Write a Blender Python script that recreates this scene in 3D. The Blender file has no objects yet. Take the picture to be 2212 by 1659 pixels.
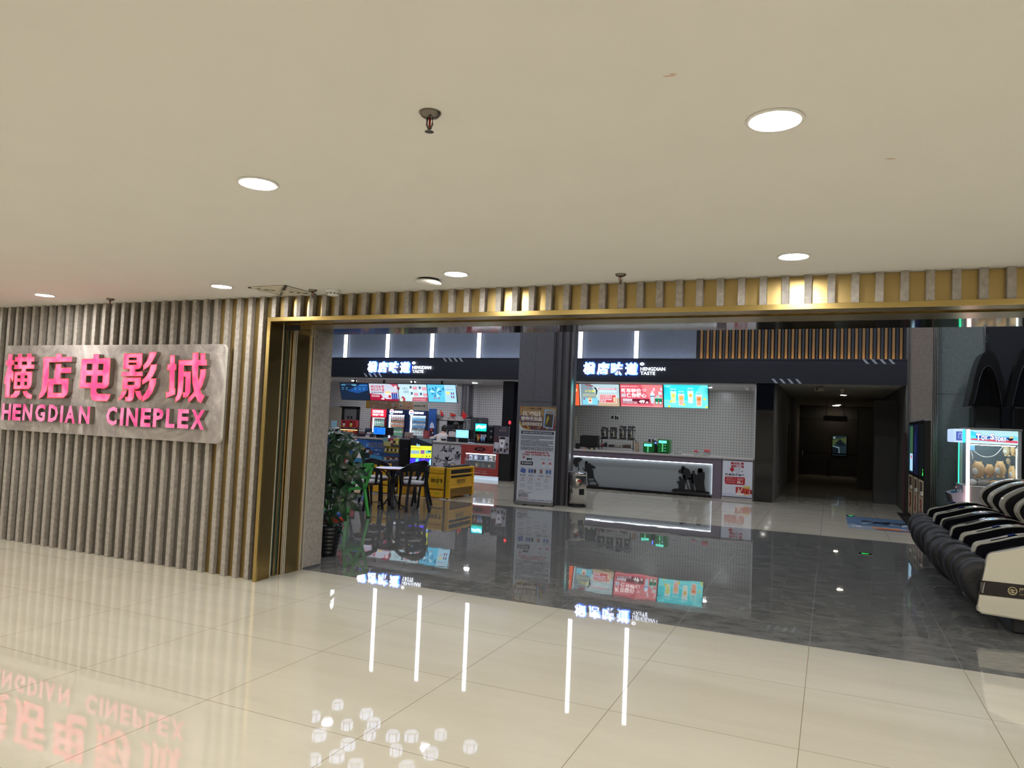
import bpy, bmesh, math, random
from mathutils import Vector, Matrix
S = bpy.context.scene
C = S.collection
PI = math.pi
random.seed(7)
# ---------------------------------------------------------------- camera
FPX, YAW, PITCH, ROLL = 1563.556, 0.41634, 0.05231, -0.04198
CAM = Vector((0.0, -5.36712, 1.6))
RM = Matrix.Rotation(YAW, 3, 'Z') @ Matrix.Rotation(PITCH, 3, 'X') @ Matrix.Rotation(ROLL, 3, 'Y')
cd = bpy.data.cameras.new('camera')
cd.sensor_width = 36.0
cd.sensor_fit = 'HORIZONTAL'
cd.lens = FPX * 36.0 / 2212.0
cd.clip_start = 0.05
cam = bpy.data.objects.new('camera', cd)
C.objects.link(cam)
cm = Matrix((RM.col[0], RM.col[2], -RM.col[1])).transposed().to_4x4()
cm.translation = CAM
cam.matrix_world = cm
S.camera = cam
# ---------------------------------------------------------------- world, exposure, light settings
w = bpy.data.worlds.new('world')
S.world = w
w.use_nodes = True
w.node_tree.nodes['Background'].inputs[0].default_value = (0.75, 0.82, 1.0, 1)
w.node_tree.nodes['Background'].inputs[1].default_value = 0.02
S.view_settings.view_transform = 'Standard'
S.view_settings.look = 'None'
S.view_settings.gamma = 1.0
S.view_settings.use_curve_mapping = False
S.view_settings.exposure = 0.0
S.cycles.use_denoising = True
S.cycles.max_bounces = 8
S.cycles.diffuse_bounces = 4
S.cycles.glossy_bounces = 4
S.cycles.transmission_bounces = 6
S.cycles.transparent_max_bounces = 8
S.cycles.sample_clamp_indirect = 6.0
S.cycles.caustics_reflective = False
S.cycles.caustics_refractive = False
CEIL = 2.7085          # mall ceiling height
LOBBY = 6.0            # lobby ceiling height
DL_POWER = 275.0        # radiance of a mall downlight
LED_STRIP = 4.0        # light strips above the fascia
HEX_POWER = 1.7        # hexagon pendants in the lobby
SCREEN = 1.0
COVE = 5.0              # light coves on top of the fascia
KITCHEN_LAMP = 420.0
LOBBY_LAMP = 215.0     # lobby ceiling downlights
CORRIDOR_LAMP = 34.0


def at(px, py, Y=None, Z=None, X=None):
    """The place a picture point shows on a known real plane."""
    v = RM @ Vector(((px - 1106.0) / FPX, 1.0, -(py - 829.5) / FPX))
    if Y is not None:
        t = (Y - CAM.y) / v.y
    elif Z is not None:
        t = (Z - CAM.z) / v.z
    else:
        t = (X - CAM.x) / v.x
    return CAM + v * t


# ---------------------------------------------------------------- materials
def lin(h):
    h = h.lstrip('#')
    r = []
    for i in (0, 2, 4):
        c = int(h[i:i + 2], 16) / 255.0
        r.append(c / 12.92 if c <= 0.04045 else ((c + 0.055) / 1.055) ** 2.4)
    return (r[0], r[1], r[2], 1.0)


_m = {}


def mat(h, rough=0.5, metal=0.0, emit=0.0, coat=0.0, trans=0.0, alpha=1.0, noise=0.0, scale=8.0, stretch=(1, 1, 1), bump=0.0, name=None):
    key = (h, rough, metal, emit, coat, trans, alpha, noise, scale, stretch, bump)
    if key in _m:
        return _m[key]
    m = bpy.data.materials.new(name or 'material')
    m.use_nodes = True
    nt = m.node_tree
    b = nt.nodes['Principled BSDF']
    col = lin(h)
    b.inputs['Base Color'].default_value = col
    b.inputs['Roughness'].default_value = rough
    b.inputs['Metallic'].default_value = metal
    b.inputs['Coat Weight'].default_value = coat
    b.inputs['Transmission Weight'].default_value = trans
    b.inputs['Alpha'].default_value = alpha
    if emit:
        b.inputs['Emission Color'].default_value = col
        b.inputs['Emission Strength'].default_value = emit
        b.inputs['Specular IOR Level'].default_value = 0.2
    if noise or bump:
        tc = nt.nodes.new('ShaderNodeTexCoord')
        mp = nt.nodes.new('ShaderNodeMapping')
        mp.inputs['Scale'].default_value = stretch
        nz = nt.nodes.new('ShaderNodeTexNoise')
        nz.inputs['Scale'].default_value = scale
        nz.inputs['Detail'].default_value = 6
        nt.links.new(tc.outputs['Object'], mp.inputs[0])
        nt.links.new(mp.outputs[0], nz.inputs['Vector'])
        if noise:
            rp = nt.nodes.new('ShaderNodeValToRGB')
            rp.color_ramp.elements[0].position = 0.3
            rp.color_ramp.elements[1].position = 0.7
            rp.color_ramp.elements[0].color = [max(0, c * (1 - noise)) for c in col[:3]] + [1]
            rp.color_ramp.elements[1].color = [min(1, c * (1 + noise)) for c in col[:3]] + [1]
            nt.links.new(nz.outputs['Fac'], rp.inputs[0])
            nt.links.new(rp.outputs[0], b.inputs['Base Color'])
        if bump:
            bp = nt.nodes.new('ShaderNodeBump')
            bp.inputs['Strength'].default_value = bump
            bp.inputs['Distance'].default_value = 0.02
            nt.links.new(nz.outputs['Fac'], bp.inputs['Height'])
            nt.links.new(bp.outputs[0], b.inputs['Normal'])
    _m[key] = m
    return m


def tile_floor(name, h, h2, rough, x0, y0, wx, wy, groove, gcol, streak, wav, spec=0.5):
    """Polished tiles: streaked stone, joints on a metre grid, a slightly wavy gloss."""
    m = bpy.data.materials.new(name)
    m.use_nodes = True
    nt = m.node_tree
    N = nt.nodes
    L = nt.links
    b = N['Principled BSDF']
    geo = N.new('ShaderNodeNewGeometry')
    sep = N.new('ShaderNodeSeparateXYZ')
    L.new(geo.outputs['Position'], sep.inputs[0])

    def joint(out, off, pitch):
        a = N.new('ShaderNodeMath'); a.operation = 'SUBTRACT'; a.inputs[1].default_value = off
        L.new(out, a.inputs[0])
        d = N.new('ShaderNodeMath'); d.operation = 'DIVIDE'; d.inputs[1].default_value = pitch
        L.new(a.outputs[0], d.inputs[0])
        p = N.new('ShaderNodeMath'); p.operation = 'PINGPONG'; p.inputs[1].default_value = 0.5
        L.new(d.outputs[0], p.inputs[0])
        c = N.new('ShaderNodeMath'); c.operation = 'LESS_THAN'; c.inputs[1].default_value = groove / pitch / 2
        L.new(p.outputs[0], c.inputs[0])
        return c.outputs[0]
    jx = joint(sep.outputs[0], x0, wx)
    jy = joint(sep.outputs[1], y0, wy)
    mx = N.new('ShaderNodeMath'); mx.operation = 'MAXIMUM'
    L.new(jx, mx.inputs[0]); L.new(jy, mx.inputs[1])
    mp = N.new('ShaderNodeMapping')
    mp.inputs['Scale'].default_value = streak
    L.new(geo.outputs['Position'], mp.inputs[0])
    nz = N.new('ShaderNodeTexNoise')
    nz.inputs['Scale'].default_value = 2.2
    nz.inputs['Detail'].default_value = 8
    nz.inputs['Roughness'].default_value = 0.62
    nz.inputs['Distortion'].default_value = 0.4
    L.new(mp.outputs[0], nz.inputs['Vector'])
    rp = N.new('ShaderNodeValToRGB')
    rp.color_ramp.elements[0].position = 0.32
    rp.color_ramp.elements[1].position = 0.68
    rp.color_ramp.elements[0].color = lin(h)
    rp.color_ramp.elements[1].color = lin(h2)
    L.new(nz.outputs['Fac'], rp.inputs[0])
    mix = N.new('ShaderNodeMix'); mix.data_type = 'RGBA'
    L.new(mx.outputs[0], mix.inputs[0])
    L.new(rp.outputs[0], mix.inputs[6])
    mix.inputs[7].default_value = lin(gcol)
    L.new(mix.outputs[2], b.inputs['Base Color'])
    b.inputs['Roughness'].default_value = rough
    b.inputs['Specular IOR Level'].default_value = spec
    if wav:
        n2 = N.new('ShaderNodeTexNoise')
        n2.inputs['Scale'].default_value = 1.6
        n2.inputs['Detail'].default_value = 3
        L.new(geo.outputs['Position'], n2.inputs['Vector'])
        bp = N.new('ShaderNodeBump')
        bp.inputs['Strength'].default_value = 1.0
        bp.inputs['Distance'].default_value = wav
        L.new(n2.outputs['Fac'], bp.inputs['Height'])
        L.new(bp.outputs[0], b.inputs['Normal'])
    return m


def wall_tile(name, h, gh, pitch, groove, rough=0.25):
    """Small square glazed wall tiles with dark joints, laid in the x-z plane."""
    m = tile_floor(name, h, h, rough, 0, 0, pitch, pitch, groove, gh, (1, 1, 1), 0)
    N = m.node_tree.nodes
    sep = [n for n in N if n.type == 'SEPXYZ'][0]
    sub = [n for n in N if n.type == 'MATH' and n.operation == 'SUBTRACT']
    m.node_tree.links.new(sep.outputs[2], sub[1].inputs[0])
    return m


def marble(name, h1, h2, h3, scale, rough):
    m = bpy.data.materials.new(name)
    m.use_nodes = True
    nt = m.node_tree
    b = nt.nodes['Principled BSDF']
    geo = nt.nodes.new('ShaderNodeNewGeometry')
    nz = nt.nodes.new('ShaderNodeTexNoise')
    nz.inputs['Scale'].default_value = scale
    nz.inputs['Detail'].default_value = 9
    nz.inputs['Roughness'].default_value = 0.66
    nz.inputs['Distortion'].default_value = 1.8
    rp = nt.nodes.new('ShaderNodeValToRGB')
    e = rp.color_ramp.elements
    e[0].position = 0.3; e[0].color = lin(h1)
    e[1].position = 0.75; e[1].color = lin(h3)
    n = e.new(0.52); n.color = lin(h2)
    nt.links.new(geo.outputs['Position'], nz.inputs['Vector'])
    nt.links.new(nz.outputs['Fac'], rp.inputs[0])
    nt.links.new(rp.outputs[0], b.inputs['Base Color'])
    b.inputs['Roughness'].default_value = rough
    return m


# ---------------------------------------------------------------- geometry helpers
class MB:
    """Collects shapes; build() links them as ONE mesh object."""

    def __init__(self):
        self.bm = bmesh.new()
        self.mats = []

    def _mi(self, m):
        if m not in self.mats:
            self.mats.append(m)
        return self.mats.index(m)

    def _paint(self, faces, m, smooth=False):
        i = self._mi(m)
        for f in faces:
            f.material_index = i
            f.smooth = smooth

    def box(self, x0, x1, y0, y1, z0, z1, m, bev=0.0, seg=1, M=None):
        r = bmesh.ops.create_cube(self.bm, size=1.0)
        vs = r['verts']
        bmesh.ops.scale(self.bm, vec=(abs(x1 - x0), abs(y1 - y0), abs(z1 - z0)), verts=vs)
        bmesh.ops.translate(self.bm, vec=((x0 + x1) / 2, (y0 + y1) / 2, (z0 + z1) / 2), verts=vs)
        fs = set(f for v in vs for f in v.link_faces)
        if bev:
            es = list(set(e for v in vs for e in v.link_edges))
            b = bmesh.ops.bevel(self.bm, geom=es, offset=bev, segments=seg, affect='EDGES', profile=0.5)
            vs = set(v for f in b['faces'] for v in f.verts) | set(v for v in vs if v.is_valid)
            fs = set(f for v in vs for f in v.link_faces)
        if M is not None:
            bmesh.ops.transform(self.bm, matrix=M, verts=list(vs))
        self._paint(fs, m)
        return self

    def cyl(self, p0, p1, r0, r1=None, m=None, n=20, caps=True, smooth=True):
        p0 = Vector(p0); p1 = Vector(p1)
        r1 = r0 if r1 is None else r1
        d = p1 - p0
        q = d.to_track_quat('Z', 'Y').to_matrix().to_4x4()
        q.translation = (p0 + p1) / 2
        r = bmesh.ops.create_cone(self.bm, cap_ends=caps, segments=n, radius1=max(r0, 1e-5), radius2=max(r1, 1e-5), depth=d.length, matrix=q)
        fs = set(f for v in r['verts'] for f in v.link_faces)
        self._paint(fs, m, False)
        for f in fs:
            f.smooth = smooth and len(f.verts) == 4
        return self

    def ball(self, c, r, m, M=None, n=16):
        T = Matrix.Translation(c) @ (M or Matrix.Identity(4)) @ Matrix.Diagonal((r[0], r[1], r[2], 1.0))
        o = bmesh.ops.create_uvsphere(self.bm, u_segments=n, v_segments=max(6, n * 2 // 3), radius=1.0, matrix=T)
        self._paint(set(f for v in o['verts'] for f in v.link_faces), m, True)
        return self

    def lathe(self, prof, m, c=(0, 0, 0), n=28, smooth=True):
        """prof: (radius, height[, material]) from bottom to top."""
        rings = []
        for p in prof:
            rings.append([self.bm.verts.new((c[0] + p[0] * math.cos(2 * PI * k / n), c[1] + p[0] * math.sin(2 * PI * k / n), c[2] + p[1])) for k in range(n)])
        for i in range(len(rings) - 1):
            mm = prof[i + 1][2] if len(prof[i + 1]) > 2 else m
            fs = [self.bm.faces.new((rings[i][k], rings[i][(k + 1) % n], rings[i + 1][(k + 1) % n], rings[i + 1][k])) for k in range(n)]
            self._paint(fs, mm, smooth)
        if prof[0][0] > 1e-4:
            self._paint([self.bm.faces.new(rings[0][::-1])], m)
        if prof[-1][0] > 1e-4:
            self._paint([self.bm.faces.new(rings[-1])], prof[-1][2] if len(prof[-1]) > 2 else m)
        return self

    def prism(self, pts, d, m, side=None, smooth=False):
        """Closed 3-D polygon swept by vector d (front = pts)."""
        d = Vector(d)
        a = [self.bm.verts.new(p) for p in pts]
        b = [self.bm.verts.new(Vector(p) + d) for p in pts]
        n = len(a)
        nf = []
        f0 = self.bm.faces.new(a)
        f1 = self.bm.faces.new(b[::-1])
        sd = [self.bm.faces.new((a[(i + 1) % n], a[i], b[i], b[(i + 1) % n])) for i in range(n)]
        f0.normal_update()
        flip = f0.normal.dot(d) > 0
        if flip:
            for f in [f0, f1] + sd:
                f.normal_flip()
        self._paint([f0, f1], m)
        self._paint(sd, side or m, smooth)
        return self

    def face(self, pts, m):
        f = self.bm.faces.new([self.bm.verts.new(p) for p in pts])
        self._paint([f], m)
        return self

    def tube(self, pts, r, m, n=8, closed=False):
        pts = [Vector(p) for p in pts]
        rr = r if isinstance(r, (list, tuple)) else [r] * len(pts)
        k = len(pts)
        rings = []
        up = Vector((0.013, 0.027, 1))
        for i, p in enumerate(pts):
            a = pts[(i - 1) % k] if (closed or i > 0) else p
            c = pts[(i + 1) % k] if (closed or i < k - 1) else p
            t = (c - a).normalized()
            u = up.cross(t)
            if u.length < 1e-3:
                u = Vector((1, 0, 0)).cross(t)
            u.normalize()
            v = t.cross(u)
            rings.append([self.bm.verts.new(p + (u * math.cos(2 * PI * j / n) + v * math.sin(2 * PI * j / n)) * rr[i]) for j in range(n)])
        m_ = k if closed else k - 1
        fs = []
        for i in range(m_):
            A, B = rings[i], rings[(i + 1) % k]
            for j in range(n):
                fs.append(self.bm.faces.new((A[j], A[(j + 1) % n], B[(j + 1) % n], B[j])))
        self._paint(fs, m, True)
        if not closed:
            self._paint([self.bm.faces.new(rings[0][::-1]), self.bm.faces.new(rings[-1])], m)
        return self

    def ribbon(self, path, wdir, wid, th, m, side=None):
        """Bar of rectangular section along a planar path; wdir is the width direction."""
        wv = Vector(wdir).normalized() * (wid / 2)
        path = [Vector(p) for p in path]
        rings = []
        for i, p in enumerate(path):
            t = (path[min(i + 1, len(path) - 1)] - path[max(i - 1, 0)]).normalized()
            nrm = t.cross(wv).normalized() * (th / 2)
            rings.append([self.bm.verts.new(p + wv + nrm), self.bm.verts.new(p - wv + nrm), self.bm.verts.new(p - wv - nrm), self.bm.verts.new(p + wv - nrm)])
        fs = []
        for A, B in zip(rings, rings[1:]):
            for j in range(4):
                fs.append(self.bm.faces.new((A[j], A[(j + 1) % 4], B[(j + 1) % 4], B[j])))
        fs += [self.bm.faces.new(rings[0][::-1]), self.bm.faces.new(rings[-1])]
        self._paint(fs, m)
        return self

    def build(self, name, parent=None, local=False, smooth_angle=None):
        bmesh.ops.recalc_face_normals(self.bm, faces=self.bm.faces)
        if parent is not None and not local:
            off = Vector((0, 0, 0))
            p = parent
            while p is not None:
                off += p.location
                p = p.parent
            bmesh.ops.translate(self.bm, vec=-off, verts=self.bm.verts)
        me = bpy.data.meshes.new(name)
        self.bm.to_mesh(me)
        self.bm.free()
        for m in self.mats:
            me.materials.append(m)
        o = bpy.data.objects.new(name, me)
        C.objects.link(o)
        o.parent = parent
        return o


def tag(o, label, cat, group=None):
    o['label'] = label
    o['category'] = cat
    if group:
        o['group'] = group
    return o


def thing(name, label, cat, loc=(0, 0, 0), group=None):
    o = bpy.data.objects.new(name, None)
    o.empty_display_size = 0.1
    C.objects.link(o)
    o.location = loc
    return tag(o, label, cat, group)


def struct(o):
    o['kind'] = 'structure'
    return o


def dup(o, parent=None):
    c = o.copy()
    C.objects.link(c)
    c.parent = parent
    for ch in list(o.children):
        dup(ch, c)
    return c


_glyph = {}


def glyphs(body, offset=0.0, spacing=1.0, res=2):
    key = (body, offset, spacing, res)
    if key not in _glyph:
        c = bpy.data.curves.new('text', 'FONT')
        c.body = body
        c.resolution_u = res
        c.offset = offset
        c.space_character = spacing
        o = bpy.data.objects.new('text', c)
        me = o.to_mesh()
        vs = [(v.co.x, v.co.y) for v in me.vertices]
        fs = [tuple(p.vertices) for p in me.polygons]
        o.to_mesh_clear()
        bpy.data.objects.remove(o)
        bpy.data.curves.remove(c)
        _glyph[key] = (vs, fs)
    return _glyph[key]


class Art:
    """Flat print on a panel: shapes and writing in panel coordinates (u right, v up, in metres)."""

    def __init__(self, O, U, V, eps=0.0012, size=(1.0, 1.0)):
        self.su, self.sv = size
        self.O = Vector(O); self.U = Vector(U).normalized(); self.V = Vector(V).normalized()
        self.N = self.U.cross(self.V)
        self.eps = eps
        self.mb = MB()

    def P(self, u, v, layer=1):
        return self.O + self.U * (u * self.su) + self.V * (v * self.sv) + self.N * (self.eps * layer)

    def poly(self, pts, m, layer=1):
        self.mb.face([self.P(u, v, layer) for u, v in pts], m)
        return self

    def rect(self, u0, v0, u1, v1, m, layer=1):
        return self.poly([(u0, v0), (u1, v0), (u1, v1), (u0, v1)], m, layer)

    def disc(self, u, v, r, m, layer=1, n=16, ry=None):
        ry = ry or r * self.su / self.sv
        return self.poly([(u + r * math.cos(2 * PI * k / n), v + ry * math.sin(2 * PI * k / n)) for k in range(n)], m, layer)

    def text(self, body, u0, v0, u1, v1, m, layer=2, off=0.0, fit='xy', shear=0.0, thick=0.0):
        vs, fs = glyphs(body, off)
        if not vs:
            return self
        x0 = min(v[0] for v in vs); x1 = max(v[0] for v in vs)
        y0 = min(v[1] for v in vs); y1 = max(v[1] for v in vs)
        sx = (u1 - u0) / max(1e-6, x1 - x0)
        sy = (v1 - v0) / max(1e-6, y1 - y0)
        if fit == 'h':
            sx = sy * self.sv / self.su
        bv = [self.mb.bm.verts.new(self.P(u0 + (x - x0) * sx + shear * (y - y0) * sy, v0 + (y - y0) * sy, layer)) for x, y in vs]
        out = []
        for f in fs:
            try:
                out.append(self.mb.bm.faces.new([bv[i] for i in f]))
            except ValueError:
                pass
        self.mb._paint(out, m)
        if thick:
            r = bmesh.ops.extrude_face_region(self.mb.bm, geom=out)
            bmesh.ops.translate(self.mb.bm, vec=self.N * thick, verts=[g for g in r['geom'] if isinstance(g, bmesh.types.BMVert)])
            self.mb._paint([g for g in r['geom'] if isinstance(g, bmesh.types.BMFace)], m)
        return self

    def lines(self, u0, v0, u1, v1, rows, m, layer=2, fill=0.45, seed=0):
        """Rows of print too small to read."""
        rnd = random.Random(seed)
        h = (v1 - v0) / rows
        for r in range(rows):
            v = v1 - (r + 0.5) * h
            u = u0
            end = u1 if r % 4 != 3 else u0 + (u1 - u0) * rnd.uniform(.4, .9)
            while u < end:
                l = rnd.uniform(.4, 1.6) * h * self.sv / self.su
                self.rect(u, v - h * fill / 2, min(u + l, end), v + h * fill / 2, m, layer)
                u += l + h * self.sv / self.su * rnd.uniform(.15, .45)
        return self

    def build(self, name, parent):
        off = Vector((0, 0, 0))
        p = parent
        while p is not None:
            off += p.location
            p = p.parent
        bmesh.ops.translate(self.mb.bm, vec=-off, verts=self.mb.bm.verts)
        bm = self.mb.bm
        bm.normal_update()
        for f in bm.faces:
            if f.normal.dot(self.N) < -0.5:
                f.normal_flip()
        me = bpy.data.meshes.new(name)
        bm.to_mesh(me)
        bm.free()
        for m in self.mb.mats:
            me.materials.append(m)
        o = bpy.data.objects.new(name, me)
        C.objects.link(o)
        o.parent = parent
        return o


def em(h, k=1.0):
    return mat(h, 0.35, emit=SCREEN * k)


def pr(h):
    return mat(h, 0.5)


GLASS = mat('#e6eef0', 0.03, alpha=0.1, name='clear_glass')
BLACK = mat('#101114', 0.45, name='black_plastic')
GLOSSBLACK = mat('#0b0c0f', 0.08, name='gloss_black')
WHITE = mat('#e8e8e6', 0.4, name='white_plastic')
STEEL = mat('#c8c8c8', 0.18, 1.0, name='steel')
DARKSTEEL = mat('#6a6a6c', 0.3, 1.0, name='dark_steel')
# ---------------------------------------------------------------- the setting: floors, ceilings, walls
M_FLOOR = tile_floor('mall_floor_tile', '#bfb9a8', '#c8c2b2', 0.02, -3.121, 0.673, 1.0, 0.986, 0.0045, '#8f846e', (0.25, 1.6, 1), 0.0, 0.75)
M_BAND = tile_floor('grey_stone_floor', '#5b5b58', '#7d7c77', 0.02, -3.121, 0.673, 1.0, 1.0, 0.005, '#8d8b87', (2.2, 4.2, 1), 0.0011, 0.6)
M_LOBBY = tile_floor('lobby_floor_tile', '#c6bda8', '#d4cbb8', 0.04, -3.121, 7.3, 1.0, 1.0, 0.004, '#6f6a60', (0.4, 1.2, 1), 0.0006, 0.5)
M_CEIL = mat('#e3e1dc', 0.9, noise=0.012, scale=3.0, name='ceiling_paint')
M_STONE = mat('#9c958d', 0.5, noise=0.2, scale=26.0, bump=0.25, name='brown_grey_laminate')
M_BRASS = mat('#c0a76c', 0.24, 1.0, noise=0.05, scale=3.0, stretch=(0.3, 0.3, 6.0), name='brushed_brass')
M_BRASS2 = mat('#b8a06c', 0.32, 1.0, noise=0.04, scale=4.0, name='brass_sheet')
M_BRASSDARK = mat('#a08a5c', 0.28, 1.0, noise=0.06, scale=2.0, name='polished_brass')
M_MIRROR = mat('#b8aa98', 0.06, 1.0, bump=0.015, scale=2.5, name='polished_steel')
M_NAVY = mat('#1f232d', 0.42, name='navy_panel')
M_DARK = mat('#1b1d22', 0.7, name='dark_paint')
M_GREYP = mat('#727a88', 0.35, noise=0.06, scale=20, name='grey_panel')
M_TILE_LIT = wall_tile('lit_glazed_tile', '#e6e3e4', '#4a4d57', 0.0755, 0.0055)  # same tile in a lighter colour, standing in for stronger light on the left
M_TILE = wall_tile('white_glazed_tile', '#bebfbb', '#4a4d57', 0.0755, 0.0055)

b = MB(); b.box(-17, 9, -12, 0.673, -0.12, 0, M_FLOOR); struct(b.build('floor'))
b = MB(); b.box(-17, 9, 0.673, 7.3, -0.12, 0, M_BAND); struct(b.build('floor'))
b = MB(); b.box(-17, 9, 7.3, 27, -0.12, 0, M_LOBBY); struct(b.build('floor'))
b = MB(); b.box(-17, 9, -12, 0.2, CEIL, CEIL + 0.15, M_CEIL); ceil_ = struct(b.build('ceiling'))
SC = mat('#c9a892', .9)
for px, py, l, w_ in ((1446, 164, .022, .006), (1454, 160, .012, .005), (1923, 343, .02, .008)):
    q = at(px, py, Z=CEIL)
    b = MB(); b.prism([(q.x - l, q.y - w_, CEIL - .0006), (q.x - l * .4, q.y + w_ * .4, CEIL - .0006), (q.x + l, q.y + w_, CEIL - .0006), (q.x + l * .5, q.y - w_ * .5, CEIL - .0006)], (0, 0, .0004), SC); b.build('paint_scuff', ceil_)
b = MB(); b.box(-17, 6, 0.9, 16, LOBBY, LOBBY + 0.15, M_DARK); struct(b.build('ceiling'))
M_MALLWALL = mat('#d2cdc2', 0.6, name='mall_wall_paint')
b = MB(); b.box(-17.2, -17, -12, 0.0, 0, CEIL, M_MALLWALL); struct(b.build('wall_left'))
b = MB(); b.box(9, 9.2, -12, 0.0, 0, CEIL, M_MALLWALL); struct(b.build('wall_right'))
b = MB(); b.box(-17, 9, -12.2, -12, 0, CEIL, M_MALLWALL); struct(b.build('wall_back'))

# slatted shop front: brass sheet behind stone-faced battens
wf = MB()
wf.box(-17, -5.7, 0.052, 0.9, 0, CEIL, mat('#5d5850', 0.6))
wf.box(-5.7, -4.965, 0.052, 0.9, 0, CEIL, M_BRASS2)
wf.box(-4.965, 4.2, 0.052, 0.2, 2.5, CEIL, M_BRASS2)
wf.box(4.2, 9, 0.052, 0.9, 0, CEIL, M_BRASS2)
wf = struct(wf.build('wall_front'))
sl = MB()
XF = 0.555
for k in range(-58, 120):
    x = XF - 0.1481 * k
    if x < -16.9 or x > 8.9:
        continue
    full = x < -4.99 or x > 4.2
    sl.box(x, x + 0.05, 0.0, 0.052, 0.0 if full else 2.5, CEIL, M_STONE, bev=0.0025)
sl.build('slat_cladding', wf)

# brass door surround with its pocket for the sliding glass
d1 = thing('door_1', 'wide brass lined shop entrance', 'door', (-4.93, 0, 0))
del d1['label'], d1['category']
struct(d1)
b = MB()
b.box(-4.945, -4.905, -0.025, 0.0, 0, 2.5, M_BRASS, bev=0.002)
b.build('brass_jamb', d1)
b = MB()
b.box(-4.905, 4.2, -0.025, 0.0, 2.46, 2.5, M_BRASS, bev=0.002)
b.build('brass_lintel', d1)
b = MB()
b.box(-4.965, -4.93, 0.0, 0.185, 0, 2.46, M_BRASSDARK)
b.box(-4.965, -4.94, 0.375, 0.62, 0, 2.40, M_BRASSDARK)
b.build('reveal_panel', d1)
tr = MB()
for y in (0.185, 0.362, 0.385, 0.615, 0.655):
    tr.box(-4.955, -4.925, y, y + 0.009, 0, 2.46, mat('#e6dfcf', 0.25, 0.6), bev=0.001)
tr.build('steel_trim', d1)
b = MB(); b.box(-5.0, -4.985, 0.19, 0.66, 0, 2.46, GLOSSBLACK); b.build('pocket_lining', d1)
gl = mat('#1f5a54', 0.1, 0.0, trans=0.2, name='glass_edge')
for i, y in enumerate((0.235, 0.30)):
    b = MB()
    b.box(-4.984, -4.962, y, y + 0.008, 0.01, 2.44, gl)
    b.box(-4.984, -4.955, y + 0.016, y + 0.024, 0.01, 2.44, DARKSTEEL)
    b.build('glass_leaf', d1)
b = MB()
b.box(-4.93, 4.2, 0.0, 0.14, 2.46, 2.475, M_BRASS)
b.box(-4.93, 4.2, 0.205, 0.49, 2.452, 2.475, M_BRASS)
b.build('soffit', d1)
b = MB(); b.box(-4.93, 4.2, 0.14, 0.205, 2.49, 2.5, GLOSSBLACK); b.build('door_track', d1)
b = MB(); b.box(-4.93, 4.2, 0.49, 0.98, 2.46, 2.475, M_MIRROR); b.build('mirror_soffit', d1)
b = MB(); b.box(-4.93, -4.75, 0.19, 0.212, 2.40, 2.452, mat('#1d232b', 0.3)); b.build('door_operator', d1)

# thickness of the front wall, seen from the lobby
b = MB()
b.box(-17, -4.93, 0.664, 0.96, 0, LOBBY, M_STONE)
struct(b.build('wall_front'))
b = MB(); b.box(-4.93, 6, 0.9, 0.98, 2.476, LOBBY, M_DARK); b.box(-4.93, 6, 0.2, 0.98, 2.476, 2.56, M_DARK); struct(b.build('wall_front'))
b = MB(); b.box(-4.94, -4.922, 0.66, 0.962, 0.0, 0.02, STEEL); struct(b.build('baseboard_left'))
b = MB(); b.box(5.5, 5.7, 0.98, 16, 0, LOBBY, mat('#3a3c40', 0.7)); struct(b.build('wall_right'))
b = MB(); b.box(-17.2, -17, 0.9, 16, 0, LOBBY, mat('#4a4c50', 0.7)); struct(b.build('wall_left'))

# lobby back: navy fascia, lit glass panels above it, timber battens on the right
FY = 12.35
f = MB()
f.box(-17, 1.49, FY, 12.62, 2.79, 3.30, M_NAVY)
f.box(-17, 1.49, FY - 0.015, FY, 2.74, 2.86, mat('#1e222b', 0.4))
f.box(-17, 1.49, FY - 0.02, FY, 3.29, 3.315, mat('#343946', 0.35))
f.box(-17, 1.49, FY - 0.004, FY, 3.205, 3.209, mat('#4a5060', 0.3))
fascia = struct(f.build('trim_1'))
SL = mat('#aab0bb', 0.5)
for px, py in ((785, 812), (956, 776), (1666, 822), (1862, 777)):
    o = at(px, py, Y=FY - 0.02)
    for k in range(4):
        bb = MB()
        x = o.x + k * 0.17
        h = 0.105
        z = 2.745 if py > 800 else 3.31
        zz = (z, z + h) if py > 800 else (z - h, z)
        bb.prism([(x + 0.09, FY - 0.021, zz[0]), (x + 0.15, FY - 0.021, zz[0]), (x + 0.06, FY - 0.021, zz[1]), (x, FY - 0.021, zz[1])], (0, 0.004, 0), SL)
        bb.build('slanted_stripe', fascia)
b = MB()
b.box(-17, -3.06, 12.66, 12.8, 3.30, LOBBY, M_GREYP)
b.box(-3.06, 1.49, 12.66, 12.8, 3.30, LOBBY, M_DARK)
b.box(-17, 5.5, 15.6, 15.7, 2.8, LOBBY, M_DARK)
struct(b.build('wall_back'))
wb = MB()
WOOD = mat('#a37b4a', 0.5, noise=0.15, scale=30, stretch=(1, 1, 0.1), name='oak_batten')
for k in range(30):
    x = -2.945 + k * 0.1485
    wb.box(x, x + 0.052, 12.56, 12.66, 3.31, LOBBY, WOOD)
wood = struct(wb.build('trim_2'))
wb = MB()
GRY = mat('#3b424c', 0.6)
for k in range(30):
    x = -2.945 + k * 0.1485 + 0.075
    wb.box(x, x + 0.05, 12.6, 12.66, 3.31, LOBBY, GRY)
wb.build('grey_batten', wood)
M_STRIP = mat('#f1f5ff', 0.4, emit=LED_STRIP, name='led_strip')
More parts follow.
